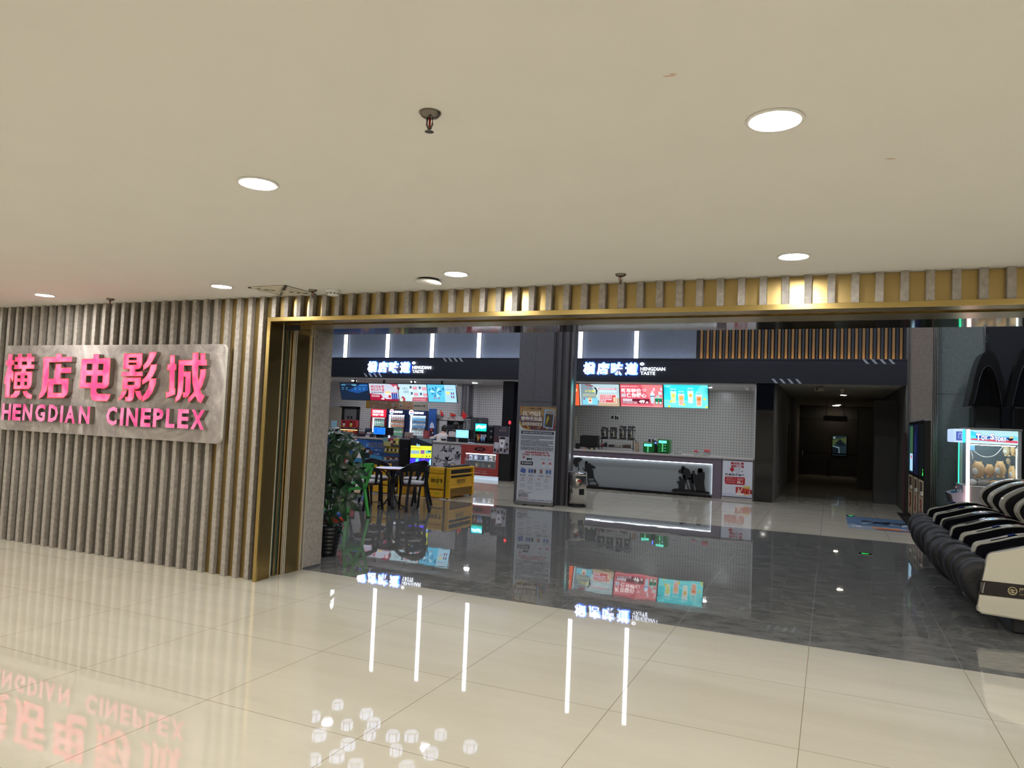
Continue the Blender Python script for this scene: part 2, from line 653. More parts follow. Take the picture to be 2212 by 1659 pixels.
for i, x in enumerate((-15.05, -13.53, -12.02, -10.51, -9.01, -7.52, -6.04, -4.55)):
    t = thing('light_strip', '', 'light strip', (x, 12.62, 3.31), 'light strips over the navy fascia')
    t['label'] = {1: 'vertical white light strip leftmost above the navy fascia', 2: 'vertical white light strip above the first two glyphs of the left lit shop sign',
                  3: 'vertical white light strip above the right end of the left lit shop sign', 4: 'vertical white light strip nearest to the stone column on its left',
                  6: 'vertical white light strip touching the right edge of the stone column', 7: 'vertical white light strip above the right lit shop sign'}.get(i, 'vertical white light strip hidden beside or behind the column')
    b = MB(); b.box(x - 0.05, x + 0.05, 12.60, 12.64, 3.33, 5.75, M_STRIP); b.build('diffuser', t)
    b = MB(); b.box(x - 0.06, x + 0.06, 12.64, 12.662, 3.318, 5.8, DARKSTEEL); b.build('housing', t)

cl = MB(); cl.box(-17, -3.06, 12.48, 12.55, 3.30, 3.312, mat('#e2ebff', .4, emit=COVE, name='cool_cove_led')); cl.box(-3.06, 1.4, 12.44, 12.5, 3.30, 3.312, mat('#ffe2b8', .4, emit=COVE * .8, name='warm_cove_led')); cl.build('cove_led', fascia)

# kitchen shell behind the counters
M_KC = mat('#c4c4c8', 0.6)
b = MB(); b.box(-17, -1.63, 12.4, 15.3, 2.70, 2.735, M_KC); struct(b.build('ceiling'))
b = MB(); b.box(-17, -7.5, 15.2, 15.35, 0, 2.70, M_TILE_LIT); struct(b.build('wall_back'))
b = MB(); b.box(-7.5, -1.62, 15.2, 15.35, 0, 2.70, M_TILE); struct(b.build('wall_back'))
b = MB(); b.box(-1.64, -1.60, 12.45, 15.2, 0, 2.75, mat('#d4d4d2', 0.5)); struct(b.build('wall_right'))
b = MB(); b.box(-7.75, -7.45, 13.0, 15.2, 0, 2.72, M_DARK); struct(b.build('wall_left'))
# black glass pier between shop and corridor
b = MB(); b.box(-1.60, -1.215, 12.36, 12.62, 0, 2.76, mat('#0d1016', 0.04, name='black_glass'))
b.box(-1.60, -1.215, 12.62, 15.2, 0, 2.76, M_DARK); struct(b.build('wall_left'))

# dark corridor
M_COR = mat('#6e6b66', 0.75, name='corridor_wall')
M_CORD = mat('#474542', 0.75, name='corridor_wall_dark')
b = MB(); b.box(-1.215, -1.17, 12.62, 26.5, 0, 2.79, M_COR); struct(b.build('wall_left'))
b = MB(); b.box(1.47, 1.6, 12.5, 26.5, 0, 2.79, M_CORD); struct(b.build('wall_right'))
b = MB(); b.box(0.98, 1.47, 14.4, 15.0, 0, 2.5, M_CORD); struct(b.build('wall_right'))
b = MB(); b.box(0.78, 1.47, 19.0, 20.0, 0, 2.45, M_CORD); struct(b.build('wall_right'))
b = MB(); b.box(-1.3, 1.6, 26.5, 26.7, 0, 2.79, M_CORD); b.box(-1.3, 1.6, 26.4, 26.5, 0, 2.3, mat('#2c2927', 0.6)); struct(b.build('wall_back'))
b = MB(); b.box(-1.3, 1.6, 12.62, 26.7, 2.78, 2.86, mat('#c2beb4', 0.8)); struct(b.build('ceiling'))
# pier with metal edges right of the corridor, grey panelled wall beside it
b = MB()
b.box(1.56, 1.98, 12.38, 12.8, 0, LOBBY, mat('#8d8075', 0.55, noise=0.15, scale=30))
struct(b.build('wall_right'))
pt = MB()
for x in (1.478, 1.505, 1.535, 1.99, 2.02, 2.05):
    pt.box(x, x + 0.018, 12.36, 12.5, 0, LOBBY, mat('#8d8a86', 0.35, 0.7))
struct(pt.build('trim_3'))
M_SLATE = mat('#7c8684', 0.55, noise=0.12, scale=18, name='slate_panel')
b = MB(); b.box(2.075, 2.93, 12.55, 12.8, 0, 2.58, M_SLATE); b.box(2.075, 2.93, 12.55, 12.8, 2.587, LOBBY, M_SLATE); struct(b.build('wall_right'))
b = MB(); b.box(2.93, 2.95, 12.5, 12.8, 0, LOBBY, STEEL); struct(b.build('trim_4'))
b = MB(); b.box(2.95, 5.5, 12.6, 12.8, 0, LOBBY, mat('#22252c', 0.6)); struct(b.build('wall_right'))

# grey clad column in the lobby
col = MB()
MC = mat('#605f63', 0.55, noise=0.1, scale=22, name='grey_column_panel')
zs = at(1160, 868, Y=8.05).z
for z0, z1 in ((0, zs - 0.003), (zs + 0.003, LOBBY)):
    col.box(-5.80, -5.44, 8.06, 8.6, z0, z1, MC)
    col.box(-5.435, -5.06, 8.05, 8.6, z0, z1, MC)
col.box(-5.79, -5.07, 8.07, 8.6, 0, LOBBY, M_DARK)
col = struct(col.build('column'))
mo = MB()
for k, (x0, x1, y) in enumerate(((-5.04, -4.97, 8.09), (-4.97, -4.91, 8.13), (-4.91, -4.84, 8.11), (-4.84, -4.78, 8.16), (-4.78, -4.70, 8.14), (-4.70, -4.645, 8.2))):
    mo.box(x0 - .07, x1 - .07, y, y + .3, 0, LOBBY, mat(('#615e60', '#555256')[k % 2], 0.4, 0.2), bev=0.006)
mo.build('fluted_moulding', col)
b = MB(); b.box(-4.72, -4.705, 8.19, 8.3, 0, LOBBY, STEEL); b.build('steel_edge', col)

# ---------------------------------------------------------------- mall ceiling fittings
M_DLE = mat('#fffcf6', 0.4, emit=DL_POWER, name='downlight_diffuser')


def downlight(x, y, label):
    t = thing('ceiling_downlight', label, 'ceiling light', (x, y, CEIL), 'recessed downlights in the mall ceiling')
    b = MB()
    b.lathe([(0.098, 0), (0.1, -0.004), (0.094, -0.009), (0.084, -0.007), (0.082, -0.003)], WHITE, (x, y, CEIL))
    b.build('trim_ring', t)
    b = MB()
    b.cyl((x, y, CEIL - 0.0035), (x, y, CEIL - 0.0055), 0.082, None, M_DLE, n=32)
    b.build('diffuser', t)
    return t


DLL = {(-2.57, -2.71): 'round white downlight left of the nearest sprinkler, second largest in view',
       (-0.20, -2.71): 'largest round white downlight, at the upper right of the ceiling',
       (-2.63, -0.56): 'round white downlight right of the white dome speaker',
       (-0.23, -0.58): 'round white downlight near the brass front at the right',
       (-5.03, -0.53): 'round white downlight left of the square air vent',
       (-7.46, -0.53): 'round white downlight at the far left, above the red lit sign'}
for j in range(5):
    for i in range(-6, 5):
        x, y = -0.2 + i * 2.4, -0.56 - j * 2.15
        lab = 'round white recessed downlight in the mall ceiling out of view'
        for (a, c), l in DLL.items():
            if abs(a - x) < 0.3 and abs(c - y) < 0.3:
                x, y, lab = a, c, l
        if -15 < x < 8:
            downlight(x, y, lab)


def sprinkler(x, y, label):
    t = thing('fire_sprinkler', label, 'sprinkler', (x, y, CEIL), 'fire sprinklers in the mall ceiling')
    ch = mat('#77716a', 0.25, 0.9)
    b = MB(); b.lathe([(0.006, -0.022), (0.03, -0.016), (0.04, -0.004), (0.04, 0)], ch, (x, y, CEIL)); b.build('escutcheon', t)
    b = MB()
    for s in (-1, 1):
        b.tube([(x + s * 0.011, y, CEIL - 0.018), (x + s * 0.012, y, CEIL - 0.045), (x + s * 0.004, y, CEIL - 0.062)], 0.0035, ch, n=6)
    b.cyl((x, y, CEIL - 0.06), (x, y, CEIL - 0.072), 0.004, None, ch, n=8)
    b.build('frame', t)
    b = MB(); b.cyl((x, y, CEIL - 0.018), (x, y, CEIL - 0.056), 0.004, None, mat('#8e1410', 0.1), n=8); b.build('glass_bulb', t)
    b = MB()
    b.cyl((x, y, CEIL - 0.071), (x, y, CEIL - 0.0725), 0.011, None, ch, n=16)
    for k in range(12):
        a = k * PI / 6
        b.box(0.009, 0.017, -0.002, 0.002, -0.0725, -0.071, ch, M=Matrix.Translation((x, y, CEIL)) @ Matrix.Rotation(a, 4, 'Z'))
    b.build('deflector', t)


sprinkler(-1.35, -3.15, 'chrome fire sprinkler nearest the viewer, left of the largest downlight')
sprinkler(-1.42, -0.28, 'chrome fire sprinkler close above the brass front at the middle')
sprinkler(-4.27, -0.21, 'chrome fire sprinkler between the air vent and the smoke detector')
sprinkler(-6.9, -0.21, 'chrome fire sprinkler at the left above the slatted wall')
x, y = -4.08, -0.17
t = thing('smoke_detector', 'small white smoke detector right of the square air vent', 'smoke detector', (x, y, CEIL))
b = MB(); b.lathe([(0.036, -0.055), (0.05, -0.05), (0.055, -0.03), (0.048, -0.028), (0.062, -0.02), (0.062, 0)], WHITE, (x, y, CEIL)); b.build('housing', t)
b = MB()
for k in range(10):
    a = k * PI / 5
    b.box(0.048, 0.0545, -0.008, 0.008, -0.042, -0.034, BLACK, M=Matrix.Translation((x, y, CEIL)) @ Matrix.Rotation(a, 4, 'Z'))
b.build('smoke_slot', t)
x, y = -2.95, -0.42
t = thing('ceiling_speaker', 'white shallow dome speaker hanging slightly open beside a downlight', 'speaker', (x, y, CEIL))
b = MB(); b.lathe([(0.001, -0.052), (0.05, -0.05), (0.095, -0.04), (0.104, -0.03), (0.1, -0.022), (0.085, -0.012)], WHITE, (0, 0, 0))
o = b.build('dome', t, local=True); o.rotation_euler = (0, math.radians(4), 0)
b = MB(); b.cyl((x, y, CEIL - 0.03), (x, y, CEIL), 0.083, None, BLACK, n=28); b.build('backing', t)
x, y = -4.58, -0.25
t = thing('air_vent', 'square white four-way ceiling air vent above the brass door corner', 'air vent', (x, y, CEIL))
b = MB()
vw = mat('#d9d3c4', 0.5)
for k, r in enumerate((0.21, 0.16, 0.115, 0.07)):
    for s in range(4):
        Mx = Matrix.Translation((x, y, CEIL)) @ Matrix.Rotation(s * PI / 2, 4, 'Z')
        b.box(-r, r, r - 0.034 if k else r - 0.03, r, -0.011 - 0.0 * k, -0.005, vw, M=Mx)
b.build('frame', t)
b = MB(); b.box(x - 0.2, x + 0.2, y - 0.2, y + 0.2, CEIL - 0.003, CEIL, mat('#b0a998', 0.6)); b.build('duct_opening', t)

# hexagon pendants high in the lobby (they show in the polished floor)
M_HEX = mat('#cfdcff', 0.4, emit=HEX_POWER, name='hex_diffuser')
HEXP = [(730, 1516), (678, 1541), (792, 1536), (750, 1559), (808, 1556), (690, 1581), (799, 1580), (849, 1583), (889, 1583), (952, 1580), (1016, 1606), (931, 1620), (856, 1613), (728, 1626), (752, 1601), (680, 1633), (769, 1646), (879, 1650)]
for i, (px, py) in enumerate(HEXP):
    q = at(px, py, Z=-5.0)
    t = thing('hexagon_pendant', 'white hexagonal pendant lamp high in the lobby, mirrored in the mall floor', 'pendant light', (q.x, q.y, 5.0), 'hexagon pendants over the lobby')
    r = 0.15 if i % 3 else 0.13
    b = MB(); b.cyl((q.x, q.y, 4.98), (q.x, q.y, 5.16), r, r, M_HEX, n=6, smooth=False); b.build('diffuser', t)
    b = MB()
    for k in range(6):
        a0, a1 = k * PI / 3, (k + 1) * PI / 3
        for z in (4.98, 5.16):
            b.cyl((q.x + r * math.sin(a0), q.y + r * math.cos(a0), z), (q.x + r * math.sin(a1), q.y + r * math.cos(a1), z), 0.008, None, BLACK, n=6)
        b.cyl((q.x + r * math.sin(a0), q.y + r * math.cos(a0), 4.98), (q.x + r * math.sin(a0), q.y + r * math.cos(a0), 5.16), 0.008, None, BLACK, n=6)
    b.build('wire_frame', t)
    b = MB(); b.cyl((q.x, q.y, 5.16), (q.x, q.y, LOBBY), 0.006, None, BLACK, n=6); b.build('cord', t)
# ---------------------------------------------------------------- red lit cinema sign on the slatted wall
SGY = -0.03
sg = thing('cinema_sign', 'grey marbled sign board with pink lit raised lettering on the slatted wall', 'sign', (-7.15, SGY, 1.75))
M_MARB = marble('grey_marble', '#7f7775', '#a39b98', '#d0cac7', 2.6, 0.28)
b = MB()
x0, x1, z0, z1, r = -8.862, -5.442, 1.265, 2.245, 0.06
pts = []
for cx, cz, a0 in ((x1 - r, z1 - r, 0), (x0 + r, z1 - r, 90), (x0 + r, z0 + r, 180), (x1 - r, z0 + r, 270)):
    for k in range(7):
        a = math.radians(a0 + k * 15)
        pts.append((cx + r * math.cos(a), SGY, cz + r * math.sin(a)))
b.prism(pts, (0, 0.03, 0), M_MARB, side=mat('#d8d2c8', 0.4))
b.build('sign_board', sg)
LF = SGY - 0.056
M_PINK = mat('#ff5f92', 0.3, emit=0.9, name='pink_acrylic')
nt = M_PINK.node_tree
gz = nt.nodes.new('ShaderNodeNewGeometry'); nz = nt.nodes.new('ShaderNodeTexNoise'); nz.inputs['Scale'].default_value = 7.0; nz.inputs['Detail'].default_value = 1.0
rp = nt.nodes.new('ShaderNodeValToRGB')
rp.color_ramp.elements[0].position = 0.35; rp.color_ramp.elements[0].color = lin('#f4508a')
rp.color_ramp.elements[1].position = 0.68; rp.color_ramp.elements[1].color = lin('#ff9fc0')
nt.links.new(gz.outputs['Position'], nz.inputs['Vector']); nt.links.new(nz.outputs['Fac'], rp.inputs[0]); nt.links.new(rp.outputs[0], nt.nodes['Principled BSDF'].inputs['Emission Color'])
nt.nodes['Principled BSDF'].inputs['Base Color'].default_value = lin('#c0305c')
M_RIM = mat('#ff4a3c', 0.4, emit=1.1, name='red_rim')
M_RET = mat('#857c72', 0.35, 0.5, name='letter_return')
ZA = lambda x, y: (200 + x / 7.213, 730 + y / 7.213)
ZB = lambda x, y: (x / 5.186, 640 + y / 5.186)
ZP = lambda x, y: (x, y)


def inside(p, poly):
    c = False
    n = len(poly)
    for i in range(n):
        (xa, ya), (xb, yb) = poly[i], poly[(i + 1) % n]
        if (ya > p[1]) != (yb > p[1]) and p[0] < (xb - xa) * (p[1] - ya) / (yb - ya) + xa:
            c = not c
    return c


def stroke_glyph(name, conv, polys):
    P = []
    for poly in polys:
        q = []
        for x, y in poly:
            v = at(*conv(x, y), Y=LF)
            q.append((v.x, v.z))
        P.append(q)
    b = MB()
    rim = []
    for k, q in enumerate(P):
        dy = k * 0.00008
        b.prism([(x, LF + dy, z) for x, z in q], (0, 0.055 - dy, 0), M_PINK, side=M_RET)
        n = len(q)
        area = sum(q[i][0] * q[(i + 1) % n][1] - q[(i + 1) % n][0] * q[i][1] for i in range(n))
        sg_ = 1 if area > 0 else -1
        for i in range(n):
            a, c = Vector(q[i]), Vector(q[(i + 1) % n])
            L = (c - a).length
            if L < 1e-4:
                continue
            t = (c - a) / L
            nr = Vector((t.y, -t.x)) * sg_
            m = max(1, int(L / 0.006))
            run = None
            for j in range(m + 1):
                ok = False
                if j < m:
                    p = a + t * (L * (j + 0.5) / m) + nr * 0.002
                    ok = not any(inside(p, o) for o in P if o is not q)
                if ok and run is None:
                    run = j
                if not ok and run is not None:
                    s, e = a + t * (L * run / m), a + t * (L * j / m)
                    i_ = nr * -0.005
                    rim.append([s, e, e + i_, s + i_])
                    run = None
    b.build(name, sg)
    rb = MB()
    for q in rim:
        rb.face([(p.x, LF - 0.0008, p.y) for p in q], M_RIM)
    o = rb.build('lit_rim', None)
    par = [c for c in sg.children if c.name == name or c.name.startswith(name)][-1]
    o.data.transform(Matrix.Translation(-sg.location))
    o.parent = par
    return par


G1 = [[(95, 650), (142, 648), (130, 800), (112, 1010), (105, 1132), (55, 1132), (62, 1000), (85, 820)],
      [(70, 722), (158, 718), (155, 770), (65, 770)],
      [(85, 800), (112, 812), (97, 900), (62, 985), (48, 985), (48, 930), (70, 860)],
      [(128, 820), (152, 850), (150, 930), (137, 962), (118, 900)],
      [(172, 682), (385, 680), (382, 732), (165, 732)], [(205, 648), (248, 648), (243, 800), (198, 800)],
      [(305, 645), (353, 643), (350, 795), (300, 795)], [(165, 768), (385, 766), (382, 812), (158, 815)],
      [(245, 805), (292, 805), (286, 850), (240, 850)],
      [(165, 845), (360, 842), (358, 886), (162, 886)], [(165, 845), (197, 845), (188, 1040), (150, 1040)],
      [(232, 842), (275, 842), (268, 1040), (225, 1040)], [(308, 842), (360, 842), (354, 970), (342, 1015), (318, 1040), (300, 1040)],
      [(160, 922), (356, 920), (354, 956), (155, 958)], [(152, 998), (347, 998), (320, 1040), (150, 1040)],
      [(165, 1058), (225, 1055), (215, 1100), (180, 1135), (115, 1140), (118, 1110), (150, 1090)],
      [(255, 1065), (300, 1060), (315, 1085), (358, 1105), (350, 1147), (300, 1142), (265, 1100)]]
G2 = [[(632, 645), (692, 645), (690, 695), (625, 695)], [(490, 685), (808, 678), (803, 733), (485, 742)],
      [(490, 685), (552, 685), (544, 940), (522, 1060), (482, 1120), (432, 1150), (440, 1100), (465, 1050), (475, 950)],
      [(628, 758), (687, 758), (674, 935), (605, 935)], [(676, 800), (800, 798), (795, 858), (672, 860)],
      [(545, 925), (768, 922), (766, 986), (540, 986)], [(545, 925), (602, 925), (590, 1138), (528, 1138)],
      [(698, 922), (768, 922), (760, 1070), (742, 1110), (710, 1138), (688, 1138)],
      [(532, 1082), (757, 1082), (742, 1110), (710, 1138), (530, 1138)]]
G3 = [[(177, 775.5), (238.6, 773.5), (238, 785.9), (176.4, 785.6)], [(177, 775.5), (188.6, 775.5), (184.5, 838), (171.8, 837.5)],
      [(225.3, 774), (238.6, 773.5), (235.5, 829), (232, 836), (226, 839), (220, 839.5)],
      [(174.5, 799.3), (237.4, 799.3), (236.5, 811.7), (173.5, 811.7)], [(172.6, 826.5), (235.6, 826.8), (232, 836), (226, 839), (171.8, 838)],
      [(202.3, 765), (214.2, 765), (209, 839.5), (196, 839.5)],
      [(196, 838), (208.6, 838), (207.8, 846), (211, 850.5), (238.5, 851.5), (236, 860), (231, 866.8), (206, 866.5), (199, 863), (196, 856)]]
G4 = [[(490, 245), (778, 240), (776, 307), (487, 307)], [(490, 245), (570, 245), (558, 485), (475, 485)],
      [(690, 240), (778, 240), (770, 420), (742, 470), (680, 487)], [(485, 345), (775, 345), (773, 386), (483, 386)],
      [(478, 418), (769, 418), (742, 470), (705, 487), (475, 487)], [(575, 480), (667, 480), (660, 532), (570, 532)],
      [(455, 528), (780, 525), (778, 597), (447, 597)], [(475, 618), (752, 615), (751, 681), (470, 681)],
      [(475, 618), (546, 618), (540, 800), (462, 800)], [(656, 615), (752, 615), (748, 740), (725, 785), (690, 800), (648, 800)],
      [(466, 734), (748, 734), (725, 785), (690, 800), (462, 800)],
      [(560, 795), (652, 795), (640, 930), (615, 975), (580, 990), (508, 988), (508, 918), (545, 918), (555, 900)],
      [(458, 825), (530, 822), (520, 860), (480, 920), (440, 960), (405, 965), (410, 930), (440, 890)],
      [(662, 825), (740, 825), (755, 880), (770, 910), (757, 968), (725, 955), (685, 905)],
      [(890, 225), (993, 215), (985, 265), (930, 365), (870, 450), (790, 502), (788, 430), (840, 365), (870, 300)],
      [(905, 415), (1002, 410), (990, 490), (935, 600), (870, 670), (775, 725), (770, 660), (830, 600), (880, 520)],
      [(890, 635), (990, 630), (980, 720), (930, 850), (860, 940), (775, 992), (770, 920), (820, 860), (870, 770)]]
G5 = [[(1212, 270), (1282, 268), (1275, 800), (1195, 815)], [(1170, 412), (1305, 410), (1300, 500), (1165, 500)],
      [(1195, 800), (1275, 790), (1288, 785), (1285, 880), (1145, 935), (1145, 845), (1195, 835)],
      [(1345, 348), (1780, 340), (1778, 430), (1343, 430)],
      [(1345, 348), (1425, 348), (1415, 700), (1400, 860), (1360, 950), (1295, 1005), (1288, 945), (1318, 880), (1330, 760)],
      [(1412, 525), (1530, 522), (1528, 605), (1410, 605)], [(1450, 525), (1530, 522), (1518, 850), (1490, 910), (1455, 928), (1408, 928), (1410, 850), (1442, 845)],
      [(1562, 232), (1648, 228), (1640, 600), (1670, 800), (1700, 870), (1745, 905), (1690, 1015), (1640, 985), (1590, 880), (1555, 700), (1548, 400)],
      [(1680, 490), (1768, 488), (1755, 600), (1710, 740), (1650, 850), (1500, 1010), (1490, 940), (1570, 850), (1640, 720), (1670, 600)],
      [(1680, 240), (1755, 240), (1755, 348), (1680, 348)]]
for conv, g in ((ZB, G1), (ZB, G2), (ZP, G3), (ZA, G4), (ZA, G5)):
    stroke_glyph('raised_character', conv, g)


def raised_letter(ch, conv, x0, x1, yt, yb):
    a = at(*conv(x0, yb), Y=LF); c = at(*conv(x1, yt), Y=LF)
    A = Art((0, LF + 0.055, 0), (1, 0, 0), (0, 0, 1), eps=0.0)
    A.text(ch, a.x, a.z, c.x, c.z, M_RET, 0, off=0.034, thick=0.055)
    o = A.build('raised_letter', sg)
    me = o.data
    me.materials.append(M_PINK)
    for p in me.polygons:
        if p.normal.y < -0.8 and p.center.y + SGY < LF + 0.01:
            p.material_index = 1


for ch, x0, x1, yt, yb in (('H', 15, 128, 1205, 1383), ('E', 133, 240, 1209, 1387), ('N', 248, 367, 1210, 1391), ('G', 387, 512, 1210, 1398),
                           ('D', 535, 655, 1218, 1404), ('I', 668, 712, 1226, 1411), ('A', 722, 850, 1230, 1418), ('N', 878, 1012, 1236, 1424)):
    raised_letter(ch, ZB, x0, x1, yt, yb)
for ch, x0, x1, yt, yb in (('C', 203, 388, 1075, 1355), ('I', 420, 490, 1090, 1362), ('N', 515, 712, 1094, 1370), ('E', 740, 915, 1098, 1380), ('P', 932, 1110, 1104, 1386),
                           ('L', 1133, 1290, 1110, 1394), ('E', 1316, 1505, 1116, 1404), ('X', 1520, 1752, 1126, 1418)):
    raised_letter(ch, ZA, x0, x1, yt, yb)
# ---------------------------------------------------------------- right-hand drinks counter
CT = 0.98
MAUVE = mat('#6f6470', 0.5, noise=0.04, scale=30, name='mauve_laminate')
TOPM = mat('#b9b3b0', 0.3, name='pale_stone_top')
xR = at(1559, 1000, Y=FY).x
sc = thing('service_counter', 'long mauve service counter with a glowing recessed front and black film crew cut-outs', 'counter', (-4.6, FY, 0))
b = MB(); b.box(-6.95, xR, FY - 0.03, FY + 0.65, CT - 0.045, CT, TOPM, bev=0.004); b.build('worktop', sc)
xo = at(1538, 1040, Y=FY).x
b = MB()
b.box(-6.95, xR, FY, FY + 0.13, 0.80, CT - 0.045, MAUVE)
b.box(xo, xR, FY, FY + 0.13, 0.0, 0.80, MAUVE)
b.box(-6.95, xR, FY + 0.13, FY + 0.6, 0.02, CT - 0.045, MAUVE)
b.build('carcass', sc)
b = MB(); b.box(-6.95, xo, FY + 0.118, FY + 0.13, 0.06, 0.80, mat('#8b9092', 0.5, noise=0.05, scale=40)); b.build('recessed_panel', sc)
ledm = mat('#eaf4ff', 0.4, emit=5.5, name='counter_led')
b = MB(); b.box(-6.95, xo - 0.01, FY + 0.075, FY + 0.10, 0.785, 0.797, ledm); b.build('led_strip', sc)
b = MB(); b.box(xo - 0.012, xo - 0.002, FY + 0.075, FY + 0.10, 0.08, 0.78, ledm); b.build('led_strip', sc)
b = MB(); b.box(-6.95, xo, FY + 0.02, FY + 0.118, 0.0, 0.06, GLOSSBLACK); b.build('skirting', sc)
SILK = mat('#0e0f13', 0.6)
SY = FY + 0.095


def cut(b, conv, pts):
    q = [at(*conv(x, y), Y=SY) for x, y in pts]
    b.prism([(v.x, SY, max(0.062, min(v.z, 0.78))) for v in q], (0, 0.02, 0), SILK)


def dot(b, conv, x, y, r, n=14):
    cut(b, conv, [(x + r * math.cos(2 * PI * k / n), y + r * math.sin(2 * PI * k / n)) for k in range(n)])


Z7 = lambda x, y: (1440 + x / 8.296, 900 + y / 8.296)
Z6 = lambda x, y: (1220 + x / 7.542, 870 + y / 7.542)
b = MB()
for p in ([(92, 1336), (95, 1310), (140, 1290), (210, 1290), (330, 1300), (440, 1315), (560, 1328), (690, 1342), (765, 1350), (765, 1386)],
          [(210, 1300), (218, 1240), (205, 1200), (176, 1162), (210, 1155), (232, 1150), (240, 1110), (300, 1110), (290, 1050), (330, 1050), (345, 1130), (332, 1200), (322, 1300)],
          [(268, 930), (335, 920), (400, 945), (438, 1030), (470, 1035), (470, 1120), (395, 1125), (345, 1140), (285, 1090), (280, 1010)],
          [(215, 958), (285, 935), (300, 1015), (240, 1016), (214, 996)],
          [(335, 1135), (347, 1130), (405, 1315), (390, 1313)],
          [(385, 1100), (470, 1095), (480, 1180), (497, 1330), (430, 1322), (415, 1220)],
          [(440, 1040), (465, 1010), (512, 1018), (550, 1060), (550, 1200), (558, 1345), (530, 1335), (497, 1190), (450, 1190)],
          [(545, 1060), (555, 990), (640, 985), (682, 1010), (682, 1090), (668, 1180), (680, 1280), (697, 1352), (560, 1342), (552, 1200)]):
    cut(b, Z7, p)
dot(b, Z7, 292, 916, 34); dot(b, Z7, 478, 992, 24); dot(b, Z7, 238, 1098, 26); dot(b, Z7, 600, 968, 40)
cut(b, Z7, [(556, 940), (578, 925), (628, 928), (644, 945), (644, 1000), (556, 1000)])
b.build('film_crew_cutout', sc)
b = MB()
for p in ([(80, 1003), (80, 975), (115, 935), (145, 905), (190, 890), (225, 890), (285, 912), (265, 935), (230, 965), (205, 985), (222, 1015), (190, 1050), (155, 1025), (150, 1003)],
          [(218, 1000), (225, 1000), (223, 1350), (216, 1350)],
          [(330, 985), (400, 985), (430, 1010), (492, 1040), (494, 1066), (455, 1066), (435, 1082), (460, 1110), (460, 1160), (470, 1205), (476, 1230), (368, 1230), (360, 1130), (328, 1110), (325, 1030)],
          [(283, 1050), (292, 1050), (328, 1115), (318, 1118)],
          [(362, 1228), (372, 1228), (400, 1340), (388, 1340)], [(462, 1228), (476, 1228), (548, 1346), (532, 1346)],
          [(374, 1268), (498, 1264), (502, 1276), (376, 1280)], [(388, 1332), (546, 1338), (548, 1348), (390, 1343)]):
    cut(b, Z6, p)
dot(b, Z6, 350, 972, 20); cut(b, Z6, [(335, 962), (345, 950), (362, 955), (368, 975), (332, 975)])
b.build('cameraman_cutout', sc)

# the poster end panel with its own bit of worktop
xP0, xP1 = xR + 0.012, -1.63
pc = thing('poster_cabinet', 'counter end cabinet with a white new year drink set poster', 'cabinet', (-1.98, FY, 0))
b = MB(); b.box(xP0, xP1, FY - 0.02, FY + 0.65, CT - 0.045, CT - 0.004, TOPM, bev=0.004); b.build('worktop', pc)
b = MB(); b.box(xP0, xP1, FY, FY + 0.6, 0.0, CT - 0.045, mat('#8f8a8c', 0.45)); b.build('carcass', pc)
b = MB(); b.box(xP0 + 0.004, xP1 - 0.004, FY - 0.004, FY, 0.0, 0.05, mat('#a9a3a1', 0.4)); b.build('plinth', pc)
W_, H_ = xP1 - xP0 - 0.03, 0.83
b = MB(); b.box(xP0 + 0.01, xP1 - 0.01, FY - 0.004, FY, 0.06, 0.92, mat('#3b3338', 0.4)); b.build('poster_frame', pc)
A = Art((xP0 + 0.015, FY - 0.0045, 0.075), (1, 0, 0), (0, 0, 1), size=(W_, H_))
RED = pr('#b3202c')
A.rect(0, 0, 1, 1, pr('#d6d9e4'), 1)
A.rect(0, 0, 1, 0.09, pr('#c3c8d8'), 2)
A.text('喜迎新春', 0.27, 0.90, 0.72, 0.975, RED, 3, off=0.03)
A.text('福杯满溢', 0.27, 0.815, 0.72, 0.89, RED, 3, off=0.03)
A.disc(0.32, 0.76, 0.07, RED, 3); A.poly([(0.3, 0.7), (0.34, 0.7), (0.325, 0.66), (0.315, 0.66)], RED, 3)
A.lines(0.42, 0.70, 0.6, 0.8, 3, pr('#b0a9b4'), 3, seed=2); A.text('2026', 0.45, 0.655, 0.56, 0.68, pr('#4a4a58'), 3)
A.poly([(0.62, 0.735), (0.70, 0.735), (0.66, 0.70)], pr('#888'.replace('#888', '#8a8890')), 3)
A.text('新春贺岁套餐', 0.09, 0.585, 0.75, 0.64, pr('#1c1f2a'), 3, off=0.02)
A.poly([(0.10, 0.36), (0.13, 0.34), (0.73, 0.34), (0.76, 0.37), (0.76, 0.53), (0.73, 0.555), (0.11, 0.555), (0.08, 0.53), (0.08, 0.39)], RED, 3)
for k, s in enumerate(('爆米花', '福满拉杯', '珍珠奶茶')):
    A.text(s, 0.12, 0.505 - k * 0.06, 0.12 + 0.075 * len(s), 0.535 - k * 0.06, pr('#e6c9c4'), 4)
    A.text('×1', 0.40, 0.505 - k * 0.06, 0.45, 0.53 - k * 0.06, pr('#e6c9c4'), 4)
A.text('52', 0.50, 0.375, 0.62, 0.445, pr('#ffffff'), 4, off=0.03); A.text('.9', 0.635, 0.375, 0.69, 0.42, pr('#ffffff'), 4, off=0.02)
A.lines(0.50, 0.46, 0.7, 0.53, 2, pr('#e6c9c4'), 4, seed=5)
A.poly([(0.47, 0.05), (0.72, 0.05), (0.74, 0.30), (0.45, 0.30)], pr('#ece4da'), 3)
A.poly([(0.46, 0.11), (0.735, 0.11), (0.745, 0.28), (0.455, 0.28)], RED, 4)
A.poly([(0.5, 0.11), (0.56, 0.28), (0.61, 0.16), (0.67, 0.28), (0.71, 0.28), (0.62, 0.11)], pr('#e9c8bb'), 5)
